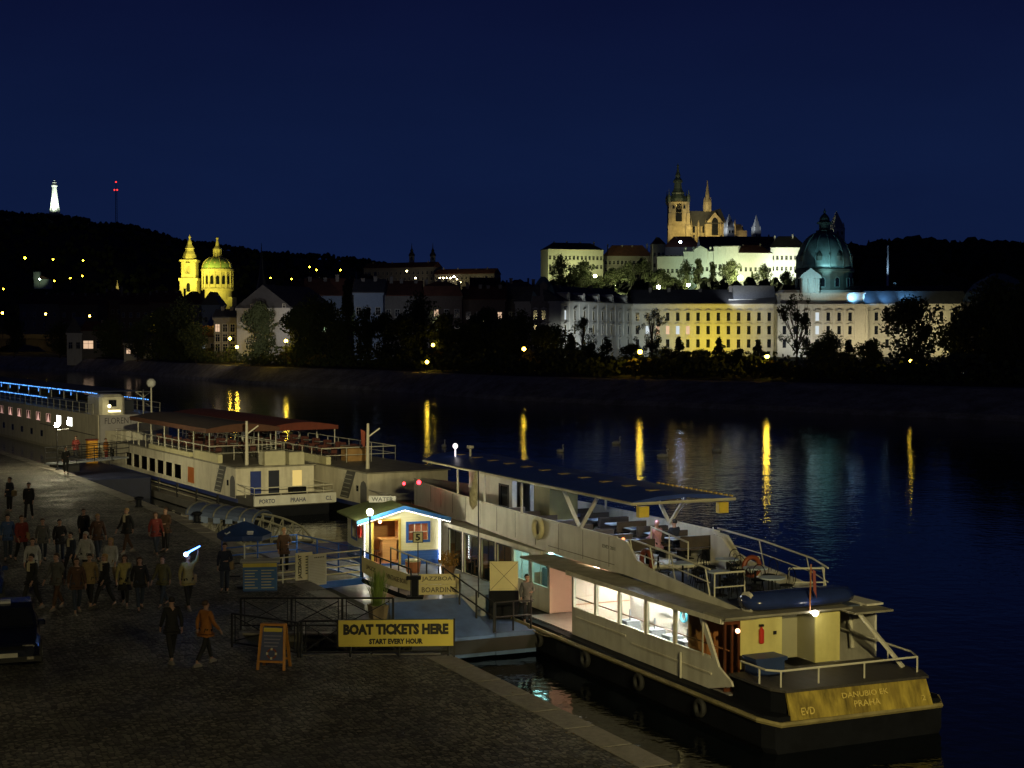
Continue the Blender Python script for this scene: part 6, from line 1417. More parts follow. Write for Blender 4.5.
# =====================================================================
# neighbouring boats
# =====================================================================
def river_boat(label, O, rz, LNG, W, opts):
    t = thing('river_boat', label, 'passenger boat', (O[0],O[1],0), rz, 'sister boats moored behind the kiosk'); HC = W/2
    def hw(y): u = max(0,(y-LNG*.72)/(LNG*.28)); return max(.05,HC*(1-u**1.9))
    b = B(); rg = []
    for y in [-1.2,0,4,10,16,22,LNG*.72,LNG*.8,LNG*.88,LNG*.94,LNG]:
        w = hw(y)*(.85 if y==-1.2 else 1); rg.append([(HC-w*.85,y,-.5),(HC-w,y,.1),(HC-w,y,.62),(HC+w,y,.62),(HC+w,y,.1),(HC+w*.85,y,-.5)])
    b.loft(rg); b.build('hull', black, t)
    b = B(); rg = []
    for y in [1.8,4,10,16,22,LNG*.72,LNG*.8,LNG*.88,LNG*.94,LNG*.995]:
        w = hw(y)+.02; rg.append([(HC-w,y,.623),(HC-w,y,.86),(HC+w,y,.86),(HC+w,y,.623)])
    b.loft(rg); b.build('blue_stripe', blueh, t)
    ws = opts['wins']; hol = [(a,c,1.15,2.12) for a,c in ws]
    b = B(); b.wall('x',0,.08,2.2,LNG*.72,.863,2.72,hol); b.box(W-.08,W,2.2,LNG*.72,.863,2.72); b.box(.08,W-.08,LNG*.72-.08,LNG*.72,.863,2.72); b.wall('y',2.2,.08,.08,W-.08,.863,2.72,[(3.75,4.4,1.3,2.45)] if opts.get('stern') else [])
    b.build('cabin_wall', white2, t)
    for a,c in ws:
        f = B(); f.box(-.02,0,a-.05,a,1.15,2.12); f.box(-.02,0,c,c+.05,1.15,2.12); f.box(-.02,0,a-.05,c+.05,2.12,2.17); f.box(-.02,0,a-.05,c+.05,1.1,1.15); fo = f.build('window', white2, t)
        B().box(.03,.05,a,c,1.15,2.12).build('pane', glass('smoky_glass',(.35,.33,.3)), fo)
    B().box(1.6,1.66,2.3,LNG*.7,.87,2.7).build('inner_wall', M('brown_inner',(.12,.07,.04),.6,var=.4), t)
    b = B(); b.box(-.08,W+.08,2.0,LNG*.73,2.723,2.80); b.build('upper_deck', roofg, t); 
    b = B(); b.prism([(HC-hw(LNG*.72),LNG*.73),(HC+hw(LNG*.72),LNG*.73),(HC+hw(LNG*.85),LNG*.85),(HC,LNG*.97),(HC-hw(LNG*.85),LNG*.85)],.863,1.6); b.build('fore_cabin', white2, t)
    if 'panel' in opts: B().box(-.02,-.0,opts['panel'][0],opts['panel'][1],1.1,2.15).build('orange_panel', M('orange_varnish',(.42,.13,.03),.4), t)
    # raised bulwark pieces on the upper deck edge
    for a,c,h in opts['bul']: B().bbox(.02,.35,a,c,2.803,2.803+h,.04).build('deck_locker', M('yellow_white_paint',(.62,.58,.36),.4,var=.1,dirt=.2), t)
    # oblique stair, arched door, hatch on the stern quarter
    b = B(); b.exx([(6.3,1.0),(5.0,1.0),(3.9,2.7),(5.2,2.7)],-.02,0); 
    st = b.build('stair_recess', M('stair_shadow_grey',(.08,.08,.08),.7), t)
    b = B(); 
    for k in range(6): b.box(-.05,-.021,4.2+1.15*(1-k/6)*.8,5.3+1.1*(1-k/6)*.8,1.08+.27*k,1.13+.27*k)
    b.build('stair_tread', M('tread_grey',(.3,.3,.27)), st)
    b = B(); b.exx([(2.3,.9),(3.2,.9),(3.2,1.9),(3.05,2.15),(2.75,2.25),(2.45,2.15),(2.3,1.9)],-.02,0); b.build('arched_door', M('door_grey',(.10,.10,.11),.6), t)
    B().box(-.02,0,3.5,3.8,1.55,1.9).build('small_window', darkglass, t)
    # stern: lower deck, transom, rails
    b = B(); b.box(0,W,-1.1,2.2,.623,1.05); b.build('stern_deck', deckm, t)
    if opts.get('stern'):
        tb = B().box(-.05,W+.05,-1.28,-1.103,.70,1.30).build('transom_board', M('transom_white',(.62,.62,.58),.45,var=.1,dirt=.3), t)
        for s,x,w in (('PORTO',.75,1.0),('PRAHA',2.75,1.0),('C.L',4.75,.4)): text(s,w,.26,M('slate_letters',(.08,.09,.16),.6),tb,(x,-1.30,.98),bold=.02)
        for a,c,m in ((.95,1.65,M('blue_door',(.02,.04,.22),.5)),(2.15,2.85,M('dark_door',(.015,.02,.04),.5))): B().box(a,c,2.15,2.197,.95,2.5).build('door', m, t)
        B().box(3.75,4.4,2.24,2.26,1.3,2.45).build('lit_window', E('yellow_cabin_window',(1,.72,.22),.75), t)
        B().box(3.3,4.2,1.0,1.8,1.05,1.5).build('deck_box', black, t)
    seg([(.05,2.1,1.05),(.05,-1.0,1.05),(W-.05,-1.0,1.05),(W-.05,2.1,1.05)],.72,1.3,t)
    r = opts.get('rail',(4,LNG*.7)); seg([(.1,r[0],2.8),(.1,r[1],2.8)],.95,1.6,t); seg([(W-.1,r[0],2.8),(W-.1,r[1],2.8)],.95,1.8,t); seg([(.1,r[0],2.8),(W-.1,r[0],2.8)],.95,1.6,t)
    c0,c1,cz,cm,cr = opts['canopy']
    b = B(); rg = []
    for i in range(9):
        u = i/8; x = .1+(W-.2)*u; rg.append((x,cz+.30*math.sin(PI*u)))
    rings = [[(x,c0,z) for x,z in rg]+[(x,c0,z-.05) for x,z in reversed(rg)], [(x,c1,z) for x,z in rg]+[(x,c1,z-.05) for x,z in reversed(rg)]]
    b.loft(rings); cv = b.build('canopy', cm, t)
    b = B(); b.box(.06,.1,c0,c1,cz-.28,cz+.03); b.box(W-.1,W-.06,c0,c1,cz-.28,cz+.03); b.exy([(rg[0][0],cz-.25)]+rg+[(rg[-1][0],cz-.25)],c0-.04,c0-.002); b.build('valance', cr, cv)
    y = c0+.1
    while y < c1: 
        for x in (.3,W-.3): B().tube([(x,y,2.8),(x,y,cz)],.04,6).build('canopy_post', rail, t)
        y += 3.3
    b = B(); b.tube([(opts['mast'][0],opts['mast'][1],2.75),(opts['mast'][0]-.1,opts['mast'][1]-.3,5.6)],[.12,.08],8); b.bar((opts['mast'][0],opts['mast'][1]-.2,4.8),(opts['mast'][0]+.6,opts['mast'][1]-.5,5.3),.08); b.build('mast', white2, t)
    return t
A_w = [(13.2+2.02*k,14.8+2.02*k) for k in range(7)]
OA = (-16.05,91.8); RA = math.atan2(.496,.868)
bA = river_boat('cream boat with brown canopy and Porto Praha transom behind the covered gangway', OA, RA, 40, 5.2, dict(wins=A_w+[(30.2,31.6)],panel=(10.4,11.7),bul=[(5.6,10.5,.55),(11.5,21,.30)],stern=True,canopy=(8,26,4.85,brownclo,M('brown_valance',(.11,.045,.025),.8)),mast=(1.2,3.5),rail=(7.5,30)))
OBt = (-16.05+5.75*.868-.3*.496+9*.496*1.0, 91.8+5.75*.496-9*.868)
OBt = (OBt[0]-1.6*.496, OBt[1]+1.6*.868)
bB = river_boat('cream boat with long orange-red canopy moored outboard of its sister', OBt, RA, 48, 5.4, dict(wins=[(24+2.0*k,25.5+2.0*k) for k in range(4)],bul=[(8.5,14,.5)],stern=False,canopy=(19,42,4.6,redclo,redclo),mast=(1.1,4.6),rail=(9.5,34)))
def onA(x,y,z): return Vector((OA[0],OA[1],0))+Matrix.Rotation(RA,3,'Z')@Vector((x,y,z))
def onB(x,y,z): return Vector((OBt[0],OBt[1],0))+Matrix.Rotation(RA,3,'Z')@Vector((x,y,z))
# deck lockers on boat A stern roof
b = B(); b.bbox(2.0,3.4,2.4,3.6,2.803,3.7,.05); b.build('deck_locker', M('locker_cream',(.55,.52,.36),.5,var=.12,dirt=.2), bA); b = B(); b.bbox(3.55,4.6,2.2,3.2,2.803,3.6,.05); b.build('deck_locker', M('locker_cream',(.55,.52,.36)), bA)
# furniture on A and B decks
def redchair():
    t = thing('deck_chair','dark red cafe chair on the neighbouring boat deck','chair',(0,0,0),0,'chairs on the neighbouring boat decks'); m = M('red_seat',(.09,.022,.015),.5)
    B().box(-.2,.2,-.2,.2,.42,.46).build('seat',m,t); B().box(-.2,.2,.17,.21,.5,.9).build('backrest',m,t)
    for x in (-.18,.18):
        for y in (-.18,.18): B().tube([(x,y,0),(x,y,.42)],.015,4).build('leg',steel,t)
    return t
def wtable():
    t = thing('dining_table','pale square table on the neighbouring boat deck','table',(0,0,0),0,'tables on the neighbouring boat decks')
    B().box(-.4,.4,-.35,.35,.71,.75).build('tabletop',M('white_cloth',(.30,.28,.26),.6),t); B().tube([(0,0,0),(0,0,.71)],.04,6).build('pedestal',steel,t); return t
pc, ptb = redchair(), wtable(); first = [True,True]
def put(proto, i, loc, r):
    if first[i]: first[i] = False; o = proto
    else: o = copy_tree(proto)
    o.location = loc; o.rotation_euler = (0,0,r)
for fn,ylist,xs_ in ((onB,[16.5,18.6,20.7,22.8,24.9,27,29.1,31.2,33],(1.2,3.9)),(onB,[11.8,14.0],(1.6,3.9)),(onA,[10,12.3,14.6,17,19.4,21.8],(1.3,3.7))):
    for y in ylist:
        for x in xs_:
            put(ptb,1,fn(x,y,2.80),RA)
            for s in (-1,1): put(pc,0,fn(x,y+s*.62,2.80),RA+(0 if s>0 else PI))
B().bbox(0,1.3,0,1.2,0,.85,.05).build('crate', M('tan_canvas',(.35,.20,.07),.7,var=.2), tagt := thing('canvas_crate','tan covered crate on the outboard boat deck beside its mast','crate',onB(2.2,10.1,2.80),RA)); B().bbox(-.03,1.33,-.03,1.23,.85,.92,.02).build('lid', M('tan_canvas',(.35,.20,.07)), tagt)
fg = B(); fg.loft([[(0,0,0),(.03,.0,-.9)],[(.25,.05,-.1),(.18,.06,-1.1)],[(.4,.02,-.25),(.30,.03,-1.15)]],closed=False,caps=False); f_ = fg.build('flag', M('tricolour_flag',(.40,.10,.06),.8,var=.6,scale=3), bB); f_.location=(1.55,6.6,5.1)
# globe mast on boat A foredeck
b = B(); b.tube([(2.6,29,2.75),(2.6,29,6.9)],.06,6); gm_ = b.build('radar_mast', rail, bA); B().ball((2.6,29,7.25),.36,12).build('radome', M('radome_white',(.6,.6,.6),.5), gm_)
b = B(); b.bar((2.6,29,5.4),(2.6,30.5,5.6),.05); b.build('mast_arm', rail, gm_)
# red and brown of the canopies are cloth colours
# floating dock with posts between quay and boat A
t = thing('mooring_dock', 'dark narrow floating dock with posts along the Porto boat', 'dock', (OA[0],OA[1],0), RA)
B().box(-2.0,-.5,-.5,26,.05,.5).build('deck', deckm, t)
for y in (0,4,8,12,16,20,24): B().tube([(-1.9,y,-.2),(-1.9,y,1.4)],.08,6).build('post', steel, t)
B().tube([(-1.9,0,1.1),(-1.9,24,1.1)],.04,5).build('rail', M('weathered_rail',(.22,.2,.14),.6), t); B().tube([(-1.9,0,.8),(-1.9,24,.8)],.04,5).build('rail', M('weathered_rail',(.22,.2,.14)), t)
# blue work barge at the foot of the left lamp
p = atz(72,486,1.2); t = thing('work_barge', 'dark blue flat barge below the left lamp post', 'barge', (p.x-.5,p.y+1,0), RA)
B().bbox(.8,5.5,0,14,-.4,1.5,.1).build('hull', M('barge_navy',(.006,.010,.04),.6,var=.3), t); b = B(); b.bbox(1.2,2.2,6,7,1.5,2.5,.05); b.build('deck_box', steel, t)
yb_ = aty(92,458,112); t = thing('yellow_bin', 'bright yellow-orange box standing on the blue barge', 'box', (yb_.x,yb_.y,1.5), RA)
B().bbox(-.38,.38,-.3,.3,0,1.7,.04).build('body', M('yellow_orange_plastic',(.75,.36,.03),.45), t); B().bbox(-.42,.42,-.34,.34,1.7,1.8,.03).build('lid', orangem, t)
# steel gangway cart beside the left lamp
p = atz(20,470,QZ); t = thing('ship_gangway', 'grey railed gangway leading to the large white ship', 'gangway', (p.x+1.5,p.y+1.8,QZ), RA-PI/2+.5)
B().box(-.6,.6,0,6.4,.2,.3).build('deck', M('grey_gangway',(.25,.27,.3),.4,.3), t)
for x in (-.6,.6):
    for z in (.6,.95,1.3): B().tube([(x,0,z),(x,6.4,z)],.03,5).build('rail', steel, t)
    for y in (0,1.6,3.2,4.8,6.4): B().tube([(x,y,.2),(x,y,1.3)],.03,5).build('post', steel, t)
B().box(-.5,.5,.3,.9,-0.0,.2).build('wheel_block', rubber, t)

# large white ship at the left
OC = (aty(98,430,133).x,133.0); RC = math.atan2(.52,.854)
S = thing('river_cruise_ship', 'large white cruise ship with strings of blue lights at far left', 'ship', (OC[0],OC[1],0), RC)
b = B(); rg = []
for y,w,zt in ((0,3.2,3.9),(3,3.2,3.9),(20,3.2,3.9),(60,3.2,3.9),(85,3.2,3.9),(90,2,3.9)): rg.append([(3.2-w*.9,y,-.6),(3.2-w,y,.3),(3.2-w,y,zt),(3.2+w,y,zt),(3.2+w,y,.3),(3.2+w*.9,y,-.6)])
b.loft(rg); b.build('hull', white2, S)
B().prism([(.3,0),(1.8,-2.2),(3.2,-2.8),(4.6,-2.2),(6.1,0)],-.5,2.6).build('bow', white2, S)
nb_ = B().box(.1,3.5,-.35,-.05,1.4,3.95).build('bow_screen', M('grey_white_board',(.42,.40,.42),.5,var=.1), S); text('FLORENT',2.5,.55,M('grey_serif_letters',(.10,.09,.11),.6),nb_,(1.75,-.38,3.45),bold=.0)
cur = E('curtained_window',(1,.55,.45),.8); brt = E('bright_cabin_window',(.95,1,.92),3.5)
for k in range(14):
    y = 8.2+4.05*k*.96; m = brt if k in (0,1) else (E('curtained_window_dim',(.9,.5,.42),.5) if k%3==1 else cur)
    f = B(); f.box(-.04,-.002,y-.08,y,2.55,3.35); f.box(-.04,-.002,y+1.6,y+1.68,2.55,3.35); f.box(-.04,-.002,y-.08,y+1.68,3.35,3.42); f.box(-.04,-.002,y-.08,y+1.68,2.48,2.55); fo = f.build('window', white2, S)
    B().box(-.02,-.003,y,y+1.6,2.55,3.35).build('pane', m, fo); 
    if k>1: 
        c = B(); c.exx([(y+.1,3.33),(y+.75,3.33),(y+.35,2.6),(y+.1,2.6)],-.03,-.022); c.exx([(y+.85,3.33),(y+1.5,3.33),(y+1.5,2.6),(y+1.25,2.6)],-.03,-.022); c.build('curtain', M('pink_curtain',(.45,.22,.18),.8), fo)
for k in range(9):
    y = 19+4*k; B().box(-.03,-.002,y,y+.8,1.0,1.6).build('porthole', darkglass, S)
b = B(); b.tube([(-.03,1,2.1),(-.03,20,2.25)],.03,4); b.build('hull_seam', steel, S)
B().box(1.2,5.4,7,80,3.903,4.9).build('upper_cabin', M('dark_cabin',(.04,.045,.06),.4), S)
for x in (.15,6.25): seg([(x,2,3.9),(x,80,3.9)],.95,2.2,S)
B().box(.4,6.0,8,80,5.68,5.78).build('sun_awning', M('navy_awning',(.02,.03,.08),.6), S)
y = 8.5
while y < 80: B().tube([(.5,y,4.9),(.5,y,5.7)],.04,5).build('awning_post', rail, S); y += 4.5
blu = E('led_blue',(.10,.36,1),2.6)
rnd = random.Random(4)
def led(x,y0,y1,z,zz=None):
    b = B(); y = y0
    while y < y1:
        b.box(x-.03,x+.03,y,y+.22,z-.03+rnd.uniform(-.02,.02),z+.03+rnd.uniform(-.01,.03)); y += .55+rnd.uniform(-.1,.25)
    b.build('led_string', blu, S)
led(.35,1.5,80,5.80); led(-.0,17.5,80,4.88); led(6.3,5.5,14.5,5.0)
b = B()
for k in range(12): b.tube([(.36,10+k*4,5.7),(.36,10+k*4,5.35)],.02,4)
b.build('led_drop', blu, S)
b = B(); b.bbox(.6,2.9,1.5,5.5,3.903,5.7,.25); b.build('funnel_house', white, S); B().box(1.4,2.1,1.45,1.49,4.6,5.2).build('funnel_window', darkglass, S)
B().box(1.0,2.0,-.1,.3,4.2,4.35).build('searchlight', E('deck_lamp',(1,.85,.4),5), S)
B().ball((1.2,.6,4.7),.16).build('deck_light', E('deck_lamp',(1,.85,.4),5), S)
b = B(); b.tube([(3.6,-1.5,3.9),(3.6,-1.5,6.2)],.05,6); b.bar((2.9,-1.5,6.0),(4.3,-1.5,6.0),.06); b.tube([(2.9,-1.5,6.0),(3.6,-1.5,5.5),(4.3,-1.5,6.0)],.04,5); b.build('signal_mast', rail, S)

# swans on the river
def swan(px_,py_,lb,r):
    p = atz(px_,py_,0); t = thing('swan', lb, 'swan', (p.x,p.y,0), r, 'swans on the river'); m = M('swan_white',(.75,.75,.72),.7)
    b = B(); b.lathe([(.02,-.45),(.14,-.38),(.24,-.15),(.26,.1),(.2,.3),(.08,.48),(.01,.55)],10,(0,0,0),1,.75); me = b.mesh('swan_body',m,True)
    for v in me.vertices: v.co = (v.co.x, -v.co.z*1.1, max(-.05,v.co.y+.12))
    b2 = B(); b2.tube([(0,-.38,.15),(0,-.52,.35),(0,-.45,.55),(0,-.42,.66),(0,-.52,.72),(0,-.62,.68)],[.09,.06,.05,.05,.06,.02],7)
    n0 = len(me.vertices); vs = [tuple(v.co) for v in me.vertices]+[tuple(v) for v in b2.v]; fs = [tuple(p.vertices) for p in me.polygons]+[tuple(i+n0 for i in f) for f in b2.f]
    me2 = bpy.data.meshes.new('body'); me2.from_pydata(vs,[],fs); me2.materials.append(m); o = bpy.data.objects.new('body',me2); COL.objects.link(o); o.parent = t
for a,c,lb,r in ((560,452,'swan beyond the canopy, left of the others',.6),(616,444,'farthest swan near the lamp reflection',2.1),(662,457,'swan in the middle of the river',1.2),(717,452,'swan near the yellow palace reflection',4),(444,447,'swan left of the blue canopy',.2)): swan(a,c,lb,r)

# =====================================================================
# cars at the left edge
# =====================================================================
def car(label, loc, rz, paint):
    t = thing('parked_car', label, 'car', loc, rz, 'cars on the quay')
    ribs = [(-2.15,.35,.62,.70),(-2.05,.22,.70,.80),(-1.5,.20,.86,.86),(-.85,.20,.93,.88),(0,.20,.95,.89),(.9,.20,.95,.89),(1.7,.22,.92,.88),(2.1,.30,.85,.82)]
    b = B(); rg = [[(-w,y,zb+.15),(-w*.9,y,zb),(w*.9,y,zb),(w,y,zb+.15),(w,y,zt-.12),(w*.9,y,zt),(-w*.9,y,zt),(-w,y,zt-.12)] for y,zb,zt,w in ribs]
    b.loft(rg); b.build('body', paint, t, smooth=False)
    b = B(); rg = [[(-w,y,.90),(w,y,.90),(w*.86,y2,z),(-w*.86,y2,z)] for y,y2,z,w in ((-.95,-.93,.93,.80),(-.85,-.35,1.36,.80),(0,0,1.44,.80),(1.0,1.0,1.42,.80),(1.75,1.5,1.0,.80))]
    b.loft(rg); b.build('cabin', paint, t)
    b = B(); b.add([(-.70,-.93,.96),(.70,-.93,.96),(.60,-.40,1.345),(-.60,-.40,1.345)],[(0,1,2,3)]); 
    o = b.build('windscreen', darkglass, t); o.location=(0,-.03,.015)
    for s in (-1,1):
        B().add([(s*.80,-.7,.95),(s*.80,1.5,.95),(s*.70,1.2,1.36),(s*.70,-.25,1.36)],[(0,1,2,3)] if s>0 else [(3,2,1,0)]).build('side_window', darkglass, t).location=(s*.012,0,0)
        B().bbox(s*.92-.10,s*.92+.10,-.75,-.6,.92,1.05,.03).build('mirror', paint, t)
        h = B().bbox(s*.52-.17,s*.52+.17,-2.14,-1.95,.52,.66,.03).build('headlight', M('headlight_glass',(.55,.5,.4),.12,.5,var=.5,scale=20), t)
        B().bbox(s*.58-.10,s*.58+.10,-2.17,-2.05,.28,.36,.02).build('fog_lamp', M('headlight_glass',(.55,.5,.4)), t)
        for y in (-1.35,1.3):
            w = B(); w.lathe([(.22,-.1),(.31,-.1),(.33,-.05),(.33,.05),(.31,.1),(.22,.1)],18); wo = w.build('wheel', rubber, t); wo.rotation_euler=(0,PI/2,0); wo.location=(s*.80,y,.33)
            B().lathe([(.02,-.11),(.21,-.105),(.22,.105),(.02,.11)],12).build('rim', M('alloy',(.4,.4,.42),.3,.8), wo)
    B().box(-.45,.45,-2.17,-2.12,.54,.64).build('grille', black, t)
    B().box(-.26,.26,-2.19,-2.165,.36,.47).build('number_plate', M('plate_white',(.55,.53,.45),.4), t)
    B().box(-.85,.85,-2.16,-2.0,.22,.36).build('bumper', steel, t)
    B().box(-.14,.14,-.05,.25,1.43,1.50).build('roof_light', M('roof_box',(.5,.5,.5),.4), t); return t
p = atz(0,672,QZ); car('dark blue car with pale headlight glints cut by the left edge', (p.x-.55,p.y+2.1,QZ), .34, M('dark_car_paint',(.012,.016,.035),.18,.3,var=.1))
p = atz(-18,606,QZ); car('blue car behind the dark one, mostly out of view at left', (p.x-.9,p.y+2.0,QZ), .34, M('blue_car_paint',(.02,.05,.16),.2,.3,var=.1))

# =====================================================================
# people
# =====================================================================
def skinmesh(nodes, edges, lv=1):
    """nodes: name -> (pos, radius); first node is the root"""
    names = list(nodes); idx = {n:i for i,n in enumerate(names)}
    me = bpy.data.meshes.new('s'); me.from_pydata([nodes[n][0] for n in names],[(idx[a],idx[c]) for a,c in edges],[])
    o = bpy.data.objects.new('s', me); COL.objects.link(o); o.modifiers.new('Skin','SKIN')
    for i,v in enumerate(me.skin_vertices[0].data):
        r = nodes[names[i]][1]; v.radius = r if isinstance(r,tuple) else (r,r); v.use_root = (i==0)
    m = o.modifiers.new('Sub','SUBSURF'); m.levels = lv; m.render_levels = lv
    dg = bpy.context.evaluated_depsgraph_get(); out = bpy.data.meshes.new_from_object(o.evaluated_get(dg)); bpy.data.objects.remove(o)
    out.polygons.foreach_set('use_smooth',[True]*len(out.polygons)); return out
def dirv(a, b_): return Vector(b_)-Vector(a)
POSES = {}
def pose(name):
    """facing -y. returns joint dictionary"""
    J = dict(pel=(0,0,.95),sp=(0,0,1.12),ch=(0,-.01,1.32),nb=(0,0,1.45),nk=(0,-.01,1.51),h1=(0,-.02,1.565),h2=(0,-.012,1.64),h3=(0,0,1.70))
    swing = {'stand':(0,0),'walk':(.30,-.24),'stride':(-.34,.26),'raise':(.2,-.16),'sit':(0,0)}[name]
    for s,k in (('L',-1),('R',1)):
        sw = swing[0] if s=='L' else swing[1]
        J['hp'+s] = (k*.095,0,.91)
        if name == 'sit':
            J['kn'+s] = (k*.12,-.44,.90-.42+.42); J['kn'+s] = (k*.12,-.44,.50+.42); J['an'+s] = (k*.12,-.42,.08+.42); J['to'+s] = (k*.13,-.58,.05+.42)
        else:
            J['kn'+s] = (k*.10,-sw*.55-.03,.50); yk = -sw*.55-.03; J['an'+s] = (k*.10,yk-sw*.45+(.12 if sw<0 else 0),.09+(.03 if sw<0 else 0)); ya = J['an'+s][1]; J['to'+s] = (k*.12,ya-.14,.04)
        a = -sw*.8
        J['sh'+s] = (k*.175,0,1.40); J['el'+s] = (k*.235,-a*.35+.02,1.13); J['wr'+s] = (k*.235,-a*.8-.08,.90); J['pa'+s] = (k*.235,-a*.9-.10,.82)
        if name == 'stand' and s=='R': J['elR']=(.25,.0,1.14); J['wrR']=(.12,-.20,1.12); J['paR']=(.06,-.23,1.13)
        if name == 'raise' and s=='R': J['elR']=(.27,-.10,1.50); J['wrR']=(.22,-.25,1.72); J['paR']=(.22,-.27,1.80)
        if name == 'sit': J['el'+s]=(k*.24,-.10,1.14); J['wr'+s]=(k*.14,-.33,1.10); J['pa'+s]=(k*.10,-.39,1.10)
    return J
def figure_meshes(pn):
    J = pose(pn); N_ = {}
    def a(n,p,r): N_[n] = (tuple(p),r)
    a('pel',J['pel'],(.115,.085)); a('sp',J['sp'],(.12,.09)); a('ch',J['ch'],(.155,.10)); a('nb',J['nb'],(.085,.07)); a('nk',J['nk'],(.052,.055)); a('h1',J['h1'],(.062,.075)); a('h2',J['h2'],(.074,.092)); a('h3',J['h3'],(.055,.068))
    Ed = [('pel','sp'),('sp','ch'),('ch','nb'),('nb','nk'),('nk','h1'),('h1','h2'),('h2','h3')]
    hx,hy,hz = J['h1']; a('nose',(hx,hy-.095,hz+.03),.013); Ed.append(('h1','nose'))
    for s,k in (('L',-1),('R',1)):
        a('ear'+s,(k*.082,J['h1'][1]+.01,J['h1'][2]+.035),.014); Ed.append(('h2','ear'+s))
        a('hp'+s,J['hp'+s],.080); a('kn'+s,J['kn'+s],.058); a('an'+s,J['an'+s],.038); a('to'+s,J['to'+s],(.038,.026))
        a('sh'+s,J['sh'+s],.062); a('el'+s,J['el'+s],.042); a('wr'+s,J['wr'+s],.027); a('pa'+s,J['pa'+s],(.036,.018))
        Ed += [('pel','hp'+s),('hp'+s,'kn'+s),('kn'+s,'an'+s),('an'+s,'to'+s),('ch','sh'+s),('sh'+s,'el'+s),('el'+s,'wr'+s),('wr'+s,'pa'+s)]
        w = Vector(J['pa'+s])-Vector(J['wr'+s]); w.normalize(); side = Vector((0,1,0)) if abs(w.y)<.8 else Vector((1,0,0)); pa = Vector(J['pa'+s]); inn = Vector((-k,0,0)) if abs(w.x)<.8 else Vector((0,0,-1))
        for f,(off,ln) in enumerate(((-.027,.065),(-.009,.078),(.009,.072),(.027,.055))):
            p1 = pa+side*off+w*ln*.55+inn*.008; p2 = pa+side*off*1.1+w*ln+inn*.026; a('f%d%s'%(f,s),p1,.009); a('g%d%s'%(f,s),p2,.007); Ed += [('pa'+s,'f%d%s'%(f,s)),('f%d%s'%(f,s),'g%d%s'%(f,s))]
        p1 = pa-w*.03-side*.042+inn*.012; p2 = p1+w*.035-side*.012; a('t0'+s,p1,.010); a('t1'+s,p2,.008); Ed += [('wr'+s,'t0'+s),('t0'+s,'t1'+s)]
    body = skinmesh(N_,Ed)
    # jacket
    JN = {}; 
    def c(n,p,r): JN[n]=(tuple(p),r)
    c('pel',(J['pel'][0],J['pel'][1],J['pel'][2]-.02),(.20,.15)); c('sp',J['sp'],(.155,.115)); c('ch',J['ch'],(.185,.125)); c('nb',(0,0,1.43),(.10,.085)); c('cl',(0,0,1.475),(.075,.07)); c('hem',(0,0,J['pel'][2]-.11),(.225,.165))
    E_ = [('pel','hem'),('pel','sp'),('sp','ch'),('ch','nb'),('nb','cl')]
    for s in 'LR':
        c('sh'+s,J['sh'+s],.082); c('el'+s,J['el'+s],.060); wv = Vector(J['el'+s]).lerp(Vector(J['wr'+s]),.93); c('wr'+s,wv,.044); E_ += [('ch','sh'+s),('sh'+s,'el'+s),('el'+s,'wr'+s)]
    jk = skinmesh(JN,E_)
    TN = {'pel':(J['pel'],(.125,.09))}; E_ = []
    for s in 'LR':
        TN['hp'+s]=(J['hp'+s],.092); TN['kn'+s]=(J['kn'+s],.074); TN['an'+s]=(tuple(Vector(J['kn'+s]).lerp(Vector(J['an'+s]),.92)),.058); E_ += [('pel','hp'+s),('hp'+s,'kn'+s),('kn'+s,'an'+s)]
    tr = skinmesh(TN,E_)
    shs = []
    for s in 'LR':
        sh = B(); shs.append(sh)
        an = Vector(J['an'+s]); to = Vector(J['to'+s]); d_ = (to-an); d_.z=0; d_.normalize(); z0 = min(an.z-.085,to.z-.04)
        rg = []
        for u,w_,h_ in ((-.09,.03,.07),(-.05,.045,.10),(.03,.048,.095),(.12,.052,.065),(.18,.03,.045)):
            q = an+d_*u; sd = Vector((-d_.y,d_.x,0))*w_; rg.append([(q.x-sd.x,q.y-sd.y,z0),(q.x+sd.x,q.y+sd.y,z0),(q.x+sd.x*.8,q.y+sd.y*.8,z0+h_),(q.x-sd.x*.8,q.y-sd.y*.8,z0+h_)])
        sh.loft(rg)
    hr = B(); hc = Vector(J['h2']); rg = []
    for i in range(7):
        a0 = -.55+i/6*(PI/2+.50); rr = math.cos(a0); rg.append([(hc.x+.092*rr*math.cos(2*PI*k/12), hc.y+.022+.105*rr*math.sin(2*PI*k/12)+(.035 if i<3 and math.sin(2*PI*k/12)<-.3 else 0), hc.z+.012+.095*math.sin(a0)) for k in range(12)])
    hr.loft(rg)
    lh = B(); rg = []
    for z,w_,dp in ((.06,.092,.09),(0,.098,.085),(-.10,.095,.06),(-.2,.10,.05),(-.27,.08,.035)):
        rg.append([(hc.x+w_*math.cos(PI*k/8), hc.y+.03+(dp+.02)*math.sin(PI*k/8), hc.z+z) for k in range(9)]+[(hc.x+w_*.7*math.cos(PI*k/8), hc.y+.03+dp*.3*math.sin(PI*k/8), hc.z+z) for k in range(8,-1,-1)])
    lh.loft(rg)
    return body, jk, tr, shs, hr, lh, J
PM = {k: figure_meshes(k) for k in ('stand','walk','stride','raise','sit')}
def with_mat(me, mat, name):
    c = me.copy(); c.materials.clear(); c.materials.append(mat); c.name = name; return c
_cm = {}
def cloth(name, col): return M('cloth_'+name, col, .85, var=.25, scale=6, bump=.2, bscale=12)
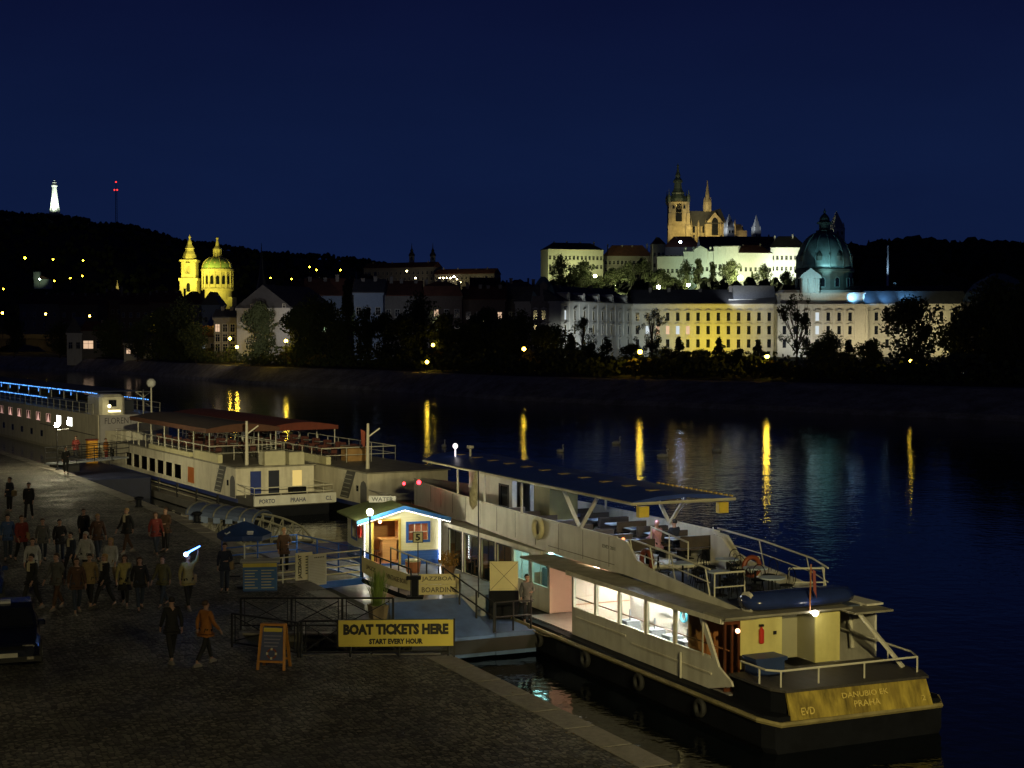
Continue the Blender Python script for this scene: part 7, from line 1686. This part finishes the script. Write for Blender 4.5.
def person(label, loc, rz, pn, jc, tc_, hc='brown', long_=False, extra=None, group='people walking on the quay', h=1.0):
    body,jk,tr,sh,hr,lh,J = PM[pn]; t = thing('person', label, 'person', loc, rz, group); t.scale = (h,h,h)
    inst(with_mat(body,skin,'body'),'body',t); inst(with_mat(jk,cloth(jc,CL[jc]),'jacket'),'jacket',t); inst(with_mat(tr,cloth(tc_,CL[tc_]),'trousers'),'trousers',t)
    shm = (M('shoe_pale',(.20,.18,.15)) if hash(label)%2 and False else (M('shoe_pale',(.20,.18,.15)) if len(label)%2 else M('shoe_dark',(.04,.035,.03)))); [inst(q.mesh('shoe', shm),'shoe',t) for q in sh]
    hm = {'brown':M('hair_brown',(.05,.025,.012),.6),'black':M('hair_black',(.012,.01,.01),.6),'blond':M('hair_blond',(.35,.22,.08),.6),'grey':M('hair_grey',(.2,.2,.2),.6),'pinkhood':cloth('pink',CL['pink']),'darkcap':cloth('black',CL['black']),'white':cloth('white',CL['white'])}[hc]
    inst(hr.mesh('hair',hm,True),'hair' if hc not in ('pinkhood','darkcap','white') else 'hood',t)
    if long_: inst(lh.mesh('long_hair',hm,True),'long_hair',t)
    # eyes and mouth as small marks on the face
    h1 = Vector(J['h1']); h2 = Vector(J['h2']); b = B()
    for s in (-1,1): b.ball((s*.028,h2.y-.088,h2.z-.015),.010,6)
    b.build('eyes', M('eye_dark',(.03,.02,.02)), t)
    B().box(-.022,.022,h1.y-.083,h1.y-.070,h1.z-.016,h1.z-.008).build('lips', M('lip',(.35,.12,.10)), t)
    if extra == 'scarf': B().torus((0,-.01,1.47),.085,.03,'z',14,6).build('scarf', cloth('cream',CL['cream']), t); B().box(-.05,.05,-.155,-.125,1.2,1.46).build('scarf', cloth('cream',CL['cream']), t)
    if extra == 'bag': B().bbox(.16,.30,-.06,.20,.80,1.08,.03).build('shoulder_bag', cloth('tan',CL['tan']), t); B().tube([(.22,.05,1.08),(.1,.06,1.46),(-.1,.02,1.44)],.012,4).build('shoulder_bag', cloth('tan',CL['tan']), t)
    if extra == 'skirt': B().lathe([(.16,.98),(.19,.80),(.24,.55),(.22,.55)],14,sy=.8).build('skirt', cloth(tc_,CL[tc_]), t)
    return t
CL = dict(black=(.010,.010,.012),navy=(.014,.02,.04),white=(.36,.36,.35),red=(.18,.025,.02),brown=(.07,.035,.02),tan=(.24,.17,.08),olive=(.09,.08,.03),yellow=(.30,.25,.09),grey=(.08,.08,.08),orange=(.30,.11,.02),jeans=(.025,.035,.06),cream=(.5,.45,.3),pink=(.55,.28,.32),blue=(.04,.08,.2))
PP = [ # px, feet y, pose, jacket, trousers, hair, long, extra, label
 (32,609,'walk','black','black','black',False,'scarf','person in long dark coat with pale scarf beside the parked cars'),
 (33,588,'stride','white','jeans','brown',False,None,'person in white hooded jacket behind the one with the pale scarf'),
 (57,609,'stride','grey','brown','brown',False,None,'person in grey-brown jacket second from the cars in the front row'),
 (77,613,'walk','brown','jeans','brown',True,None,'long-haired person in brown patterned top, front row of the group'),
 (90,606,'stride','tan','black','black',False,None,'person in pale tan coat between the brown top and the dark coat'),
 (105,607,'walk','black','black','blond',True,'scarf','blond person in open black coat with light scarf, front row centre'),
 (125,606,'stride','yellow','black','brown',True,'skirt','person in yellowish top and dark skirt in the front row'),
 (140,610,'walk','black','jeans','brown',True,'bag','long-haired person in black jacket with a tan shoulder bag'),
 (163,607,'stride','olive','jeans','brown',False,None,'person in olive jacket near the right end of the front row'),
 (188,609,'raise','yellow','black','brown',True,None,'person in pale yellow top holding up a glowing blue light'),
 (172,662,'walk','black','black','black',False,None,'lone person all in black nearest to the camera on the cobbles'),
 (206,664,'stride','orange','black','brown',False,None,'person with orange jacket nearest to the sandwich board'),
 (225,592,'stand','navy','jeans','black',False,None,'person in dark jacket and jeans standing by the ticket counter'),
 (156,555,'walk','red','jeans','brown',True,None,'person in dark red jacket walking alone near the kerb'),
 (166,552,'stand','brown','black','brown',False,None,'person in brown jacket just behind the one in dark red'),
 (127,553,'stride','black','brown','blond',False,'scarf','person in black coat with yellow scarf behind the middle of the group'),
 (111,588,'walk','white','tan','blond',True,None,'blond person with white shawl over the shoulders in the second row'),
 (86,580,'stride','white','black','white',False,None,'person with white hood and white top in the second row'),
 (71,578,'walk','navy','black','black',False,'scarf','person in navy jacket left of the white hooded one'),
 (60,563,'stand','black','jeans','black',False,None,'tall person in black at the back of the group by the wet cobbles'),
 (43,562,'walk','grey','jeans','brown',False,None,'person in grey behind the white jacket'),
 (22,562,'stride','red','black','brown',False,None,'person in orange-red jacket behind the parked cars'),
 (8,560,'walk','blue','jeans','black',False,None,'person in blue jacket at the left edge behind the cars'),
 (29,520,'walk','black','black','black',False,None,'dark figure walking far back left near the lamp reflections'),
 (10,512,'stand','navy','black','black',False,None,'dark figure far back at the left edge'),
 (84,550,'stride','black','black','brown',False,None,'dark figure at the rear right of the group'),
 (98,560,'walk','brown','jeans','blond',False,None,'blond person in brown at the rear of the group'),
]
rnd = random.Random(21)
for ip_,(px_,fy,pn,jc,tc_,hc,lg,ex,lb) in enumerate(PP):
    if ex is None and ip_%3==0: ex = 'bag'
    p = atz(px_,fy,QZ); person(lb,(p.x,p.y,QZ),rnd.uniform(-.7,.7)+(PI if lb.startswith(('lone','person with orange')) else 0),pn,jc,tc_,hc,lg,ex,h=rnd.uniform(.96,1.06))
# glowing toy in the raised hand
p = atz(188,609,QZ); t = thing('light_stick', 'bright blue glowing light stick above the person in pale yellow', 'light', (p.x+.0,p.y-.25,QZ+1.80), 0)
B().tube([(.0,0,0),(.14,-.02,.10),(.46,-.05,.27)],[.05,.03,.018],7).build('glowing_tube', E('blue_glow',(.07,.24,1),14), t); B().ball((0,0,0),.075,8).build('bulb', E('white_blue_glow',(.25,.5,1),14), t)
# others
pp = onp(2.9,2.6,0); person('person in brown coat waiting on the slatted boarding stage', pp, .4, 'stand','brown','black','blond',False,None,group='people by the boats')
p = atz(527,623,LZ); person('person in grey jacket and dark trousers standing by the black cabinet and saloon', tuple(p), .3, 'stand','grey','black','black',False,None,group='people by the boats')
p = atz(66,474,QZ); person('person in dark jacket beside the left lamp post', (p.x,p.y,QZ), .5,'stand','black','black','black',False,None,group='people by the boats')
p = aty(76,458,106); person('person in bright red jacket near the left lamp post', (p.x,p.y,QZ), .2,'stand','red','black','brown',False,None,group='people by the boats')
p = aty(106,458,114); person('person in red and orange jacket bending over the blue barge', (p.x,p.y,1.5), 1.2,'stand','orange','red','brown',False,None,group='people by the boats')
for x,hcq,jc,lb in ((3.25,'pinkhood','pink','person in pink hooded top seated on the boat upper deck'),(3.95,'darkcap','navy','person in dark jacket and cap seated beside the pink hood')):
    q = onboat(x,10.35,3.34-.42+.0); person(lb,tuple(q),TH+PI+.2,'sit',jc,'black',hcq,False,None,group='pair seated on the upper deck')

# =====================================================================
# lamps outside the frame that belong to the quay and bridge, and added spots on the boats
# =====================================================================
def tall_lamp(label, loc, h, P, col):
    t = thing('street_lamp', label, 'street lamp', loc, 0, 'embankment lamps'); 
    B().tube([(0,0,0),(0,0,h-.6),(0,0,h-.3)],[.12,.08,.06],8).build('post', steel, t); B().lathe([(.2,0),(.2,.3),(.12,.5)],8).build('base', steel, t)
    B().ball((0,0,h),.28,8).build('globe', E('emb_%d'%int(P),col,P/(PI*4*PI*.28**2)), t); return t
wy = (1,.84,.38)
for k,(x,y,z,h,P) in enumerate(((-27,24,6.5,7,650),(-36,52,6.5,7,700),(-50,84,6.5,7,900),(-66,118,6.5,7,1800),(14,-7,9,9,16000))):
    tall_lamp(['first','second','third','fourth','bridge'][k]+' tall lamp on the embankment road left of the view' if k<4 else 'tall lamp on the bridge walkway behind the viewpoint', (x,y,z), h, P, wy)
flood((5,-6,16.5),(-21,112,7.2),1.0,(1,.87,.46),16,.3)  # added spot without fixture, brightens the farther boats but not the quay
flood((11,-6,16.5),(6.5,50,2.2),.95,(1,.84,.38),28,.3)  # added spot, brightens near boat and signs and spares the crowd
t = thing('floodlight', 'added floodlight behind the viewpoint aimed at the moored boats', 'floodlight', (11,-6.4,9), -.1)
B().tube([(0,0,0),(0,0,7.2)],[.1,.07],8).build('post', steel, t); B().bbox(-.3,.3,-.25,.2,7.2,7.6,.03).build('housing', steel, t)
# embankment wall and road carrying those lamps
wl = [(-12,-4),(-22,25),(-31,52),(-44,84),(-60,118),(-90,170),(-130,240)]
b = B()
for (ax,ay),(bx_,by_) in zip(wl,wl[1:]): b.add([(ax-4,ay,0),(bx_-4,by_,0),(bx_-4,by_,7.4),(ax-4,ay,7.4),(ax-4.5,ay,0),(bx_-4.5,by_,0),(bx_-4.5,by_,7.4),(ax-4.5,ay,7.4)],[(0,1,2,3),(7,6,5,4),(3,2,6,7)])
tag(b.build('embankment_wall', stonew), 'stone embankment wall behind the quay left of the view', 'wall')
b = B(); b.add([(x-4.5,y,6.5) for x,y in wl]+[(x-40,y,6.5) for x,y in reversed(wl)],[tuple(range(14))]); tag(b.build('embankment_road', M('asphalt',(.05,.05,.05),.85)), kind='structure')
bpy.context.view_layer.update()
